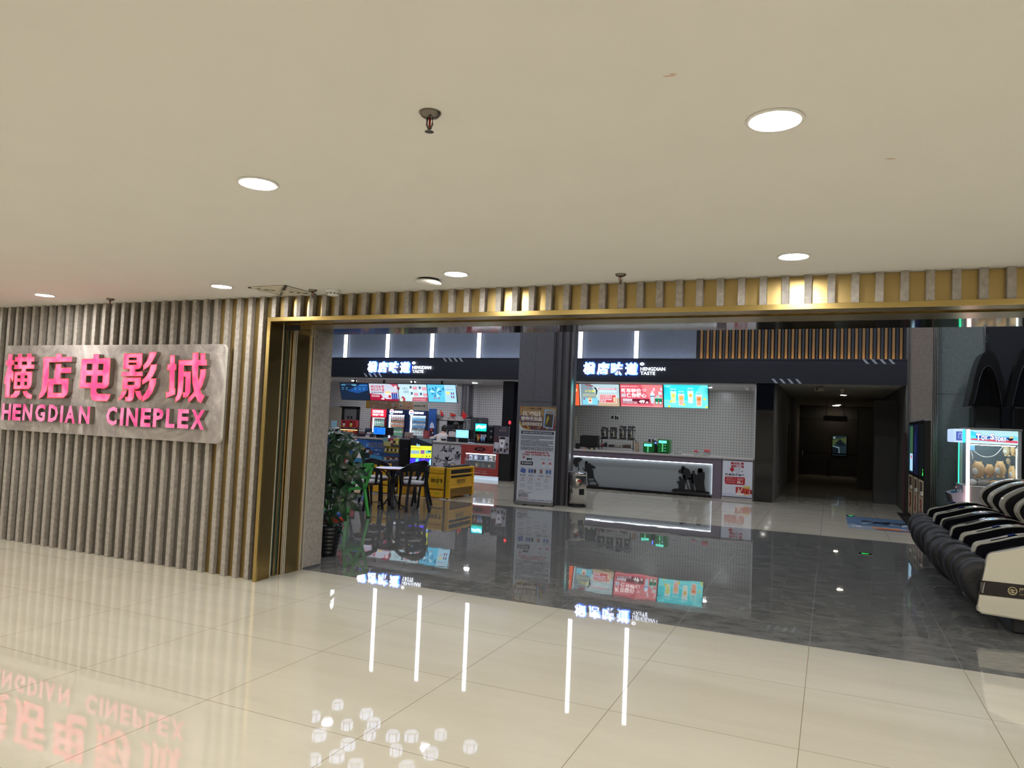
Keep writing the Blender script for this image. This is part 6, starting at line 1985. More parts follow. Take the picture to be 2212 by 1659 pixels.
# ---------------------------------------------------------------- green and red plastic chairs by the plant
def cutout_chair(hexc, label, loc, deg):
    m = mat(hexc, .35)
    t = thing('plastic_chair', label, 'chair', (0, 0, 0))
    b = MB()
    b.prism([(-.2, -.2, .44), (.2, -.2, .44), (.23, .2, .45), (-.23, .2, .45)], (0, 0, .018), m)
    b.build('seat', t)
    b = MB()
    bt = lambda x, z: (x, -.2 - (z - .45) * .28, z)
    for poly in ([bt(-.2, .45), bt(.2, .45), bt(.16, .50), bt(-.16, .50)], [bt(-.2, .45), bt(-.14, .45), bt(-.2, .84), bt(-.25, .84)], [bt(.14, .45), bt(.2, .45), bt(.25, .84), bt(.2, .84)],
                 [bt(-.25, .80), bt(.25, .80), bt(.22, .86), bt(-.22, .86)], [bt(-.16, .5), bt(-.1, .5), bt(.2, .8), bt(.12, .8)], [bt(.1, .5), bt(.16, .5), bt(-.02, .68), bt(-.06, .64)],
                 [bt(-.2, .66), bt(-.06, .62), bt(-.04, .66), bt(-.21, .71)], [bt(-.12, .8), bt(-.05, .8), bt(.03, .66), bt(-.02, .63)], [bt(.02, .62), bt(.2, .6), bt(.21, .64), bt(.05, .66)]):
        b.prism(poly, (0, -.014, 0), m)
    b.build('cutout_back', t)
    for sx in (-1, 1):
        for sy, y0 in ((-1, -.19), (1, .18)):
            b = MB(); b.ribbon([(sx * .18, y0, .445), (sx * .225, y0 + sy * .07, 0.01)], (1, 0, 0), .045, .03, m); b.build('leg', t)
            b = MB(); b.box(sx * .225 - .024, sx * .225 + .024, y0 + sy * .07 - .018, y0 + sy * .07 + .018, 0, .02, BLACK); b.build('foot_cap', t)
    t.location = loc
    t.rotation_euler = (0, 0, math.radians(deg))


cutout_chair('#57c25a', 'bright green cut-out plastic chair half behind the plant', (-6.95, 4.12, 0), 75)
cutout_chair('#b22a24', 'red cut-out plastic chair behind the plant leaves', (-7.62, 4.45, 0), 140)
t = thing('bicycle_toy', 'blue and red toy low on the floor behind the plant pot', 'toy', (-6.75, 3.5, 0))
b = MB(); b.box(-6.95, -6.6, 3.42, 3.58, .05, .16, mat('#2b4f9c', .4), bev=.03, seg=2); b.build('body', t)
for x in (-6.9, -6.65):
    b = MB(); b.cyl((x, 3.4, .06), (x, 3.6, .06), .06, None, mat('#c8442a', .4), n=14); b.build('wheel', t)

# ---------------------------------------------------------------- yellow crate sofas, console and gaming screens
YEL = mat('#e4ae20', .38, noise=.08, scale=6, name='yellow_steel'); YED = mat('#8a6412', .5, name='dark_yellow'); LEA = mat('#1d1e25', .5, name='black_cushion')


def crate_sofa(label, cush, w, d):
    """Built with its end panels across X (depth w) and its back along Y at +X."""
    t = thing('crate_sofa', label, 'sofa', (0, 0, 0))
    for y0, y1, nm in ((0, .05, 0), (d - .05, d, 1)):
        b = MB()
        b.box(0, w, y0, y1, .02, .63, YEL, bev=.01)
        s = -1 if nm == 0 else 1
        yy = y0 if nm == 0 else y1
        for z0, z1 in ((.04, .16), (.20, .47), (.51, .60)):
            b.box(.03, w - .13, min(yy, yy + s * .012), max(yy, yy + s * .012), z0, z1, YEL, bev=.006)
        b.box(w - .115, w - .09, min(yy, yy + s * .014), max(yy, yy + s * .014), 0.02, .63, mat('#4a4038', .4, .4))
        b.box(.03, w - .14, min(yy, yy + s * .004), max(yy, yy + s * .004), .172, .19, YED)
        b.build('end_panel', t)
    A = Art((0, -.0125, 0), (1, 0, 0), (0, 0, 1))
    A.text('回玩游戏', .11, .32, .37, .40, pr('#14120e'), 1, off=.03)
    A.lines(.28, .178, .36, .196, 1, pr('#3a2c0c'), 1, seed=3)
    for (u0_, v0_), (u1_, v1_), (u2_, v2_) in (((.25, .45), (.3, .25), (.27, .27)), ((.3, .3), (.4, .42), (.33, .3)), ((.2, .08), (.34, .1), (.25, .13)), ((w - .06, .05), (w - .03, .5), (w - .05, .3))):
        A.poly([(u0_, v0_), (u1_, v1_), (u2_, v2_)], pr('#a8b02c'), 1)
    A.build('end_graphics', t)
    b = MB(); b.box(w - .05, w, .05, d - .05, .585, .63, YEL, bev=.01); b.box(w - .05, w, .05, d - .05, .47, .50, YEL, bev=.008); b.box(w - .05, w, .05, d - .05, .21, .25, YEL, bev=.008)
    b.box(w - .05, w - .02, .05, d - .05, .25, .42, YEL); b.box(w - .045, w - .03, .05, d - .05, .05, .21, YED)
    for z in (.1, .15):
        b.box(w - .032, w - .028, .05, d - .05, z, z + .006, mat('#6a4a0e', .5))
    b.build('tailgate_back', t)
    A = Art((w + .0005, d * .3, .30), (0, 1, 0), (0, 0, 1)); A.text('回归快乐', 0, 0, .34, .09, pr('#3a2a0c'), 1, off=.02); A.build('back_lettering', t)
    b = MB(); b.box(.02, w - .06, .06, d - .06, .2, .36, cush, bev=.03, seg=2); b.build('seat_cushion', t)
    b = MB(); b.box(w - .17, w - .055, .06, d - .06, .36, .67, cush, bev=.035, seg=2); b.build('back_cushion', t)
    for x in (.05, w - .06):
        for y in (.03, d - .03):
            b = MB(); b.cyl((x, y, 0), (x, y, .03), .018, None, BLACK, n=8); b.build('foot', t)
    return t


s1 = crate_sofa('yellow steel crate sofa nearest the stone column, black lettering on its end panel', LEA, .53, 1.08)
s1.location = (-7.46, 7.44, 0)
s2 = crate_sofa('yellow steel crate sofa with blue grey cushions behind the black chairs', mat('#3a4256', .6), .53, 1.08)
s2.location = (-8.32, 8.5, 0)
s2.rotation_euler = (0, 0, PI)
t = thing('game_console_table', 'low black and yellow table carrying the gaming screens between the sofas', 'table', (-7.95, 7.75, 0))
b = MB(); b.box(-8.24, -7.54, 7.5, 8.3, .50, .54, BLACK, bev=.006); b.build('tabletop', t)
for x in (-8.2, -7.66):
    b = MB(); b.box(x, x + .09, 7.54, 8.2, 0.0, .5, YEL, bev=.01); b.build('leg_panel', t)
t = thing('arcade_screen', 'black boxed screen turned away, on the low table left of the lit one', 'screen', (-8.15, 7.8, .54), 'gaming screens')
p0 = at(862.5, 947, Y=7.7); p1 = at(886, 947, Y=7.7)
b = MB(); b.box(p0.x, p1.x, 7.7, 8.0, .58, p0.z, mat('#0c0d11', .4), bev=.02); b.build('casing', t)
b = MB(); b.box(p0.x + .06, p1.x - .06, 7.75, 7.95, .54, .58, BLACK); b.build('stand', t)
b = MB(); b.box(p1.x - .14, p1.x - .05, 7.695, 7.7, .94, .955, mat('#3c3f66', .4)); b.build('badge', t)
p2 = at(934, 948, Y=7.9)
p1 = at(887.5, 947, Y=7.62)
U2 = (Vector((p2.x, 7.9, 0)) - Vector((p1.x, 7.62, 0)))
W2 = U2.length; U2.normalize()
t = thing('game_monitor', 'black monitor glowing with a yellow and violet game menu on the low table', 'screen', (p1.x, 7.62, .54), 'gaming screens')
N2 = U2.cross(Vector((0, 0, 1)))
M2 = Matrix((U2, -N2, Vector((0, 0, 1)))).transposed().to_4x4(); M2.translation = (p1.x, 7.62, 0)
zt, zb = p1.z + .01, .62
b = MB(); b.box(-.01, W2 + .01, .0, .05, zb, zt, BLACK, bev=.006, M=M2); b.build('bezel', t)
b = MB(); b.box(W2 * .3, W2 * .7, .02, .2, .54, zb, BLACK, M=M2); b.build('stand', t)
A = Art(M2 @ Vector((0, -.001, zb)), U2, (0, 0, 1), size=(W2, zt - zb))
A.rect(.01, .74, .99, .985, em('#1c2430', .5), 1); A.poly([(.3, .985), (.99, .985), (.99, .8), (.6, .9)], em('#5f6a72', .5), 2)
A.rect(.02, .27, .99, .72, em('#d8e23a', 1.1), 1); A.text('by', .28, .66, .44, .80, em('#9fd8f0', 1), 3, off=.03)
A.rect(.03, .42, .42, .54, em('#8fb0c8'), 2); A.rect(.48, .42, .66, .56, em('#8a5aa0'), 2); A.rect(.7, .44, .96, .56, em('#6fc0b0'), 2); A.rect(.03, .62, .5, .66, em('#c8b030'), 2); A.rect(.82, .5, .98, .55, em('#2a3a6a'), 3)
A.text('♪', .56, .3, .62, .39, em('#3a4a1a', .5), 3); A.rect(.74, .31, .79, .36, em('#2a3a1a', .5), 3); A.poly([(.88, .30), (.94, .335), (.88, .37)], em('#2a3a1a', .5), 3)
A.rect(.01, .01, .99, .25, em('#4a3af0', 1.1), 1); A.poly([(.25, .01), (.36, .01), (.42, .25), (.28, .25)], em('#5fd0f0', 1.1), 2); A.poly([(.5, .01), (.75, .01), (.7, .25), (.55, .25)], em('#6a4aff', 1.2), 2); A.poly([(.85, .01), (.98, .01), (.98, .25), (.92, .2)], em('#a8f0e0', 1.1), 2); A.poly([(.02, .01), (.1, .01), (.06, .2)], em('#1f2a8a', .8), 2)
A.build('picture', t)
for i, (px, py, lab) in enumerate(((903, 1006, 'white game pad in front of the lit monitor'), (918, 1008, 'pale grey game pad at the right end of the low table'), (876, 1003, 'white folded paper by the boxed screen'))):
    q = at(px, py, Z=.56)
    q = Vector((max(-8.2, min(-7.58, at(px, py, Y=7.54).x)), 7.55, .54))
    o = thing('game_pad' if i < 2 else 'folded_paper', lab, 'game pad' if i < 2 else 'paper', (q.x, 7.55, .54))
    b = MB(); b.box(q.x - .06, q.x + .06, 7.51, 7.59, .54, .57, mat('#c8ccd8', .4), bev=.012, seg=2); b.build('body', o)
    b = MB(); b.box(q.x - .03, q.x + .03, 7.53, 7.56, .57, .575, mat('#5a5f70', .4)); b.build('buttons' if i < 2 else 'print', o)
b = MB()

# ---------------------------------------------------------------- potted plant just inside the entrance
plx, ply = -5.21, 1.42
t = thing('potted_plant', 'dark green umbrella-leaved plant in a black ribbed pot just inside the entrance', 'plant', (plx, ply, 0))
POT = mat('#0e0f14', .3)
b = MB(); b.lathe([(.10, 0)] + [(.10 + .0042 * k + (.008 if k % 2 else 0), .02 + .022 * k) for k in range(1, 15)] + [(.17, .35), (.155, .35), (.15, .32)], POT, (plx, ply, 0), n=28, smooth=False); b.build('pot', t)
b = MB(); b.cyl((plx, ply, .30), (plx, ply, .325), .152, None, mat('#2c2018', .9), n=20); b.build('soil', t)
LEAF = mat('#16301e', .3, noise=.35, scale=9, name='glossy_leaf'); LEAF2 = mat('#1f4228', .3, noise=.3, scale=9, name='glossy_leaf_light'); STEM = mat('#4a5a2c', .6)
rnd = random.Random(21)
stems = [[(plx, ply, .3), (plx + .02, ply, .7), (plx + .06, ply - .02, 1.2)], [(plx - .03, ply + .03, .3), (plx - .08, ply + .05, .8), (plx - .04, ply, 1.36)], [(plx + .04, ply - .02, .3), (plx + .12, ply - .06, .5)]]
b = MB()
for s in stems:
    b.tube(s, .011, STEM, n=6)
b.build('stem', t)


def whorl(c, nrm, r, n, droop, mi):
    c = Vector(c); nrm = Vector(nrm).normalized()
    u = nrm.orthogonal().normalized(); v_ = nrm.cross(u)
    b = MB()
    a0 = rnd.uniform(0, 6)
    for k in range(n):
        a = a0 + 2 * PI * k / n + rnd.uniform(-.12, .12)
        L = r * rnd.uniform(1.0, 1.28)
        d = u * math.cos(a) + v_ * math.sin(a)
        sd = nrm.cross(d)
        rows = []
        for j in range(8):
            f = j / 7
            w_ = L * .205 * math.sin(PI * min(1, f * .92 + .06)) ** .8
            p = c + d * (L * f) + nrm * (.03 * math.sin(PI * f) - droop * f * f * L) + Vector((0, 0, -.25 * droop * L * f * f))
            rows.append([b.bm.verts.new(p - sd * w_ + nrm * w_ * .35), b.bm.verts.new(p), b.bm.verts.new(p + sd * w_ + nrm * w_ * .35)])
        fs = []
        for A_, B_ in zip(rows, rows[1:]):
            for j in range(2):
                fs.append(b.bm.faces.new((A_[j], A_[j + 1], B_[j + 1], B_[j])))
        b._paint(fs, LEAF if (k + mi) % 3 else LEAF2, True)
    b.ball(c, (.012, .012, .012), mat('#7aa03a', .5), n=8)
    b.build('leaf_whorl', t)


fw = Vector((.5, -.85, .35))
for px, py, Y, r, n, dr, nv in ((735, 970, 1.32, .19, 8, .3, (.4, -.8, .5)), (722, 1003, 1.25, .19, 9, .25, (.3, -.95, .15)), (741, 1080, 1.25, .17, 7, .35, (.35, -.9, .2)), (716, 935, 1.4, .16, 7, .4, (0, -.4, .9)),
                                (772, 968, 1.45, .15, 5, .9, (.6, -.4, .3)), (702, 1062, 1.35, .14, 7, .4, (-.1, -.9, .3)), (758, 1020, 1.4, .17, 7, .5, (.6, -.7, .3)), (745, 945, 1.5, .16, 7, .4, (.3, -.5, .8)),
                                (712, 1110, 1.38, .11, 6, .6, (.2, -.7, .5)), (700, 985, 1.42, .17, 8, .4, (-.3, -.8, .4)), (730, 1045, 1.45, .18, 8, .4, (.2, -.8, .3)), (724, 1138, 1.4, .08, 6, .8, (.3, -.5, .7))):
    c = at(px, py, Y=Y)
    b = MB(); b.tube([(plx + .03, ply, max(.33, c.z - .12)), ((plx + c.x) / 2, (ply + c.y) / 2, c.z - .03), tuple(c)], .006, STEM, n=5); b.build('leaf_stalk', t)
    whorl(c, nv, r, n, dr, int(px) % 3)
# ---------------------------------------------------------------- lobby lamps, corridor fittings
M_LOBL = mat('#eef3ff', .4, emit=LOBBY_LAMP, name='lobby_lamp')
for i, (x, y) in enumerate([(x, y) for y in (3.2, 6.4, 9.6) for x in (-14, -11.2, -8.4, -5.6, -2.8, 0.6, 3.6)]):
    t = thing('lobby_downlight', 'round cool white downlight in the dark lobby ceiling above the picture', 'ceiling light', (x, y, LOBBY), 'lobby ceiling downlights')
    b = MB(); b.lathe([(.13, -.03), (.15, -.03), (.15, 0)], BLACK, (x, y, LOBBY), n=20); b.build('trim_ring', t)
    b = MB(); b.cyl((x, y, LOBBY - .042), (x, y, LOBBY - .032), .125, None, M_LOBL, n=20); b.build('diffuser', t)
for i, (px, py) in enumerate(((1822, 853.5), (1811, 874.5), (1808, 881.5), (1803, 892.5))):
    q = at(px, py, Z=2.775)
    y = min(q.y, 25.8)
    q = at(px, py, Y=y)
    t = thing('corridor_downlight', ('largest', 'second', 'third', 'farthest')[i] + ' warm spot in the dark corridor ceiling, counted from the entrance', 'ceiling light', (q.x, y, 2.78), 'corridor ceiling spots')
    b = MB(); b.cyl((q.x, y, 2.772), (q.x, y, 2.78), .1, None, mat('#5a564e', .5), n=18); b.build('trim_ring', t)
    b = MB(); b.cyl((q.x, y, 2.766), (q.x, y, 2.772), .08, None, mat('#fff1da', .4, emit=CORRIDOR_LAMP, name='corridor_lamp'), n=18); b.build('diffuser', t)
p0, p1 = at(1759.5, 836.5, Z=2.70), at(1780, 836.5, Z=2.70)
y = 13.6
x0, x1 = at(1760, 830, Y=y).x, at(1780, 830, Y=y).x
t = thing('ceiling_projector', 'white box projector under the corridor ceiling near its mouth', 'projector', ((x0 + x1) / 2, y, 2.78))
b = MB(); b.box(x0, x1, y, y + .25, 2.66, 2.735, mat('#b0a898', .5), bev=.008); b.build('body', t)
b = MB(); b.box((x0 + x1) / 2 - .06, (x0 + x1) / 2 + .06, y + .06, y + .2, 2.735, 2.78, DARKSTEEL); b.build('ceiling_mount', t)
b = MB(); b.cyl((x0 + .05, y - .012, 2.70), (x0 + .05, y + .01, 2.70), .025, None, BLACK, n=12); b.build('lens', t)
q = at(1820, 838, Y=14.2)
t = thing('dome_camera', 'white dome camera under the corridor ceiling right of the projector', 'camera', (q.x, 14.2, 2.78))
b = MB(); b.cyl((q.x, 14.2, 2.70), (q.x, 14.2, 2.78), .062, .068, mat('#b8b0a0', .5)); b.build('mount', t)
b = MB(); b.ball((q.x, 14.2, 2.69), (.055, .055, .055), mat('#a8a090', .3)); b.build('dome', t)
YS = 21.5
p0, p1 = at(1778.5, 909, Y=YS), at(1830.5, 899.5, Y=YS)
t = thing('hanging_sign', 'dark hanging direction box across the corridor ceiling', 'sign', ((p0.x + p1.x) / 2, YS, p0.z))
b = MB(); b.box(p0.x, p1.x, YS, YS + .12, p0.z, p1.z, mat('#121214', .5)); b.build('box', t)
for x in (p0.x + .1, p1.x - .1):
    b = MB(); b.cyl((x, YS + .06, p1.z), (x, YS + .06, 2.78), .01, None, BLACK, n=6); b.build('rod', t)
YB = 26.38
p0, p1 = at(1796, 984.5, Y=YB), at(1830.5, 941, Y=YB)
t = thing('film_poster', 'lit film poster in a black frame at the end of the dark corridor', 'poster', (p0.x, YB, p0.z))
b = MB(); b.box(p0.x, p1.x, YB - .03, YB + .02, p0.z, p1.z, BLACK, bev=.006); b.build('frame', t)
A = Art((p0.x + .03, YB - .0305, p0.z + .03), (1, 0, 0), (0, 0, 1), size=(p1.x - p0.x - .06, p1.z - p0.z - .06))
A.rect(0, 0, 1, 1, em('#22323a', .6), 1); A.poly([(0, .45), (.5, .8), (1, .6), (1, .95), (0, .8)], em('#4a5a34', .5), 2); A.poly([(.2, .6), (.55, .85), (.95, .5), (.5, .5)], em('#161f28', .5), 3)
A.poly([(.0, .5), (.5, .42), (.52, .1), (.46, .1), (.44, .36), (0, .46)], em('#7f98a4', .5), 4); A.poly([(0, .4), (.4, .36), (.4, .05), (0, .05)], em('#121c26', .5), 3); A.rect(.05, .86, .2, .95, em('#a8b4b0', .5), 4)
A.build('picture', t)
for i, (px, py) in enumerate(((1734, 1020.5), (1790, 1024), (1853, 1027.5))):
    q = at(px, py + 2.5, Z=0)
    q.y = min(q.y, 25.6)
    t = thing('queue_post', ('left', 'middle', 'right')[i] + ' slim queue post across the dark corridor', 'queue post', (q.x, q.y, 0), 'queue posts in the corridor')
    b = MB(); b.cyl((q.x, q.y, 0), (q.x, q.y, .025), .16, None, DARKSTEEL, n=20); b.build('base', t)
    b = MB(); b.cyl((q.x, q.y, .025), (q.x, q.y, .95), .028, None, mat('#3a3836', .3, .7), n=12); b.build('post', t)
    if i < 2:
        r = at(*((1790, 1026.5), (1853, 1030))[i], Z=0)
        r.y = min(r.y, 25.6)
        b = MB(); b.box(0, 1, 0, 1, 0, 1, BLACK); b.bm.clear()
        b.prism([(q.x + .03, q.y, .86), (r.x - .03, r.y, .86), (r.x - .03, r.y, .92), (q.x + .03, q.y, .92)], (0, .006, 0), mat('#2a1614', .7)); b.build('belt', t)
for px0, px1, py0, py1, nm, lab in ((1700, 1705, 915, 1045, 'corridor_door', 'tall dark door edge on the left corridor wall'), (1708, 1711, 931, 988, 'wall_light_slot', 'narrow dark slot panel on the left corridor wall')):
    q0, q1 = at(px0, py1, X=-1.17), at(px1, py0, X=-1.17)
    t = thing(nm, lab, 'door' if 'door' in nm else 'wall panel', (-1.17, q0.y, max(0, q0.z)))
    b = MB(); b.box(-1.169, -1.155, q0.y, q1.y, max(0.0, q0.z), q1.z, mat('#1f1d1c', .5)); b.build('panel', t)
    b = MB(); b.box(-1.156, -1.15, q0.y + .03, q0.y + .06, max(.2, q0.z + .2), max(.2, q0.z + .2) + .2, DARKSTEEL); b.build('edge_pull', t)
q = at(1680.5, 1041, X=-1.17)
t = thing('low_outlet', 'small dark outlet low on the left corridor wall', 'outlet', (-1.17, q.y, q.z))
b = MB(); b.box(-1.172, -1.16, q.y - .05, q.y + .06, q.z - .07, q.z + .07, mat('#1c1b1a', .4)); b.build('plate', t)
b = MB(); b.box(-1.161, -1.157, q.y - .02, q.y + .03, q.z - .03, q.z + .03, mat('#8a8578', .4)); b.build('socket', t)

# ---------------------------------------------------------------- floor poster and floor exit signs
t = thing('floor_poster', 'blue wintry film poster stuck flat on the beige floor before the corridor', 'floor poster', (.86, 9.85, 0))
P = [at(1835, 1141.5, Z=0), at(1993, 1153, Z=0), at(1947, 1121, Z=0), at(1826, 1115.5, Z=0)]
x0, x1, y0, y1 = .31, 1.42, 8.72, 10.75
b = MB(); b.box(x0, x1, y0, y1, 0, .003, mat('#5f7690', .3)); b.build('vinyl', t)
A = Art((x0, y0, .003), (1, 0, 0), (0, 1, 0), size=(x1 - x0, y1 - y0))
A.rect(0, .26, 1, 1, pr('#54708e'), 1); A.rect(0, 0, 1, .26, pr('#8a93a2'), 1)
for k in range(9):
    A.poly([(.1 * k, .3 + .07 * k % .5), (.1 * k + .3, .4 + .09 * (k % 5)), (.1 * k + .2, .35 + .1 * (k % 4)), (.1 * k + .05, .28 + .05 * k)], pr(('#8fa6bc', '#3c5670', '#b8c8d4')[k % 3]), 2)
for k in range(7):
    A.disc(.28 + .09 * k, .66 - .02 * k, .045, pr(('#3a1c20', '#1c1f2a', '#6d2a28')[k % 3]), 3, n=9)
A.rect(.22, .58, .9, .62, pr('#232632'), 3)
A.text('冬日影', .06, .1, .2, .22, pr('#e0e4ea'), 3, off=.03); A.rect(.35, .1, .75, .2, pr('#c87a4a'), 3); A.rect(.4, .02, .9, .08, pr('#7c3a34'), 3); A.text('12.20', .82, .12, .95, .2, pr('#c05a3a'), 3)
A.build('print', t)


def floor_exit(x, y, label):
    t = thing('floor_exit_sign', label, 'exit sign', (x, y, 0), 'floor exit signs')
    b = MB(); b.box(x - .09, x + .09, y - .09, y + .09, 0, .004, mat('#9a9c98', .3, .8)); b.build('frame', t)
    b = MB(); b.box(x - .08, x + .08, y - .075, y + .075, .004, .006, GLOSSBLACK); b.build('glass', t)
    A = Art((x, y, .0062), (1, 0, 0), (0, 1, 0))
    A.rect(-.02, -.012, .03, .012, em('#2cff5a', 1.6), 1); A.poly([(-.05, 0), (-.02, .028), (-.02, -.028)], em('#2cff5a', 1.6), 1); A.disc(.04, .018, .009, em('#2cff5a', 1.6), 1)
    A.build('green_arrow', t)


floor_exit(.46, 5.76, 'black floor exit sign with a green arrow set in the grey stone')
floor_exit(.40, 10.85, 'black floor exit sign with a green arrow at the corner of the floor poster')

# ---------------------------------------------------------------- three ticket kiosks facing left, in a row
KX = 1.52
KY = [(9.35, 10.2), (10.28, 11.1), (11.2, 12.1)]
for i, (ya, yb) in enumerate(KY):
    t = thing('ticket_kiosk', ('ticket kiosk nearest to us with a small green lamp glyph on its screen', 'middle ticket kiosk of the three with a dark blue screen', 'farthest ticket kiosk of the three with a bright bluish screen')[i], 'kiosk', (KX, ya, 0), 'ticket kiosks by the pier')
    b = MB(); b.box(KX, KX + .1, ya, yb, 0.03, 1.94, mat('#0d0e12', .3), bev=.008); b.build('body', t)
    b = MB(); b.box(KX - .2, KX + .25, ya + .02, yb - .02, 0, .03, BLACK, bev=.005); b.build('floor_plate', t)
    b = MB(); b.box(KX - .002, KX + .1, ya, yb, 1.935, 1.95, mat('#b8bcd0', .25, .7)); b.build('top_trim', t)
    W_ = yb - ya
    A = Art((KX - .001, yb, 0), (0, -1, 0), (0, 0, 1))
    A.rect(.05, .92, W_ - .05, 1.88, em(('#14181a', '#161c3a', '#1f3a4a')[i], .5), 1)
    if i == 2:
        A.rect(.3, .95, W_ - .06, 1.3, em('#a8d4f0', .9), 2); A.rect(.3, 1.3, W_ - .06, 1.85, em('#3f6a4a', .6), 2); A.rect(.5, 1.2, .7, 1.26, em('#d84a5a'), 3)
    if i == 0:
        A.poly([(.62, .95), (.68, 1.03), (.74, .95)], em('#3cff5a', 1.5), 2); A.disc(.68, 1.05, .02, em('#3cff5a', 1.5), 2)
    if i == 1:
        A.poly([(.1, 1.0), (.5, 1.4), (.3, 1.8), (.1, 1.6)], em('#1c2a5c', .6), 2)
    A.build('screen', t)
    A = Art((KX - .001, yb, 0), (0, -1, 0), (0, 0, 1))
    A.rect(.04, .06, W_ - .02, .86, pr('#b9a684'), 1); A.rect(.2, .6, W_ - .2, .82, pr('#2c2624'), 2); A.lines(.24, .62, W_ - .24, .8, 4, pr('#8a6a5c'), 3, seed=i)
    A.text('3', .25, .2, W_ - .25, .52, pr('#7c2a2c'), 2, off=.06); A.text('扫码取票', .2, .545, W_ - .2, .59, pr('#5a4438'), 2); A.rect(.35, .06, W_ - .35, .14, pr('#8a6a58'), 2)
    A.build('front_graphics', t)
    b = MB(); b.box(KX - .03, KX, ya + .05, ya + .25, .60, .66, mat('#d8d4c8', .3)); b.build('ticket_slot', t)
t = thing('side_poster', 'dim dark red poster board standing behind the farthest kiosk', 'poster board', (1.5, 12.2, 0))
b = MB(); b.box(1.44, 1.48, 12.16, 12.34, 0.0, 1.72, mat('#3a1f22', .5)); b.build('board', t)
b = MB(); b.box(1.435, 1.44, 12.18, 12.32, .2, 1.6, mat('#5a2c2e', .5)); b.build('print', t)

# ---------------------------------------------------------------- row of massage chairs
SHELL = mat('#d9d3c0', .12, coat=.6, name='cream_shell'); SHB = mat('#15161b', .18, name='black_shell'); PAD = mat('#0f0e11', .5, bump=.2, scale=24, name='black_leather'); BAND = mat('#241d1b', .25)


def arcp(pts, n=6):
    """Smooth a control polyline (Catmull-Rom)."""
    out = []
    for i in range(len(pts) - 1):
        p0 = pts[max(0, i - 1)]; p1 = pts[i]; p2 = pts[i + 1]; p3 = pts[min(len(pts) - 1, i + 2)]
        for k in range(n):
            f = k / n
            out.append(tuple(.5 * ((2 * p1[j]) + (-p0[j] + p2[j]) * f + (2 * p0[j] - 5 * p1[j] + 4 * p2[j] - p3[j]) * f * f + (-p0[j] + 3 * p1[j] - 3 * p2[j] + p3[j]) * f ** 3) for j in range(len(p1))))
    out.append(tuple(pts[-1]))
    return out


ARM_TOP = [(1.255, .655), (1.40, .70), (1.56, .755), (1.70, .782), (1.80, .78)]
SHELL_PROF = arcp([(1.165, .17), (1.185, .33), (1.215, .50), (1.24, .625), (1.265, .655)], 4) + arcp(ARM_TOP, 4)[1:] + [(1.95, .74), (2.2, .66), (2.62, .60), (2.66, .40), (2.60, .20), (2.3, .14), (1.6, .125), (1.2, .145)]
WING = arcp([(1.955, .70), (1.88, .79), (1.845, .87), (1.875, .95), (1.96, 1.02), (2.08, 1.085), (2.24, 1.12), (2.42, 1.10), (2.55, 1.0), (2.60, .85)], 5)


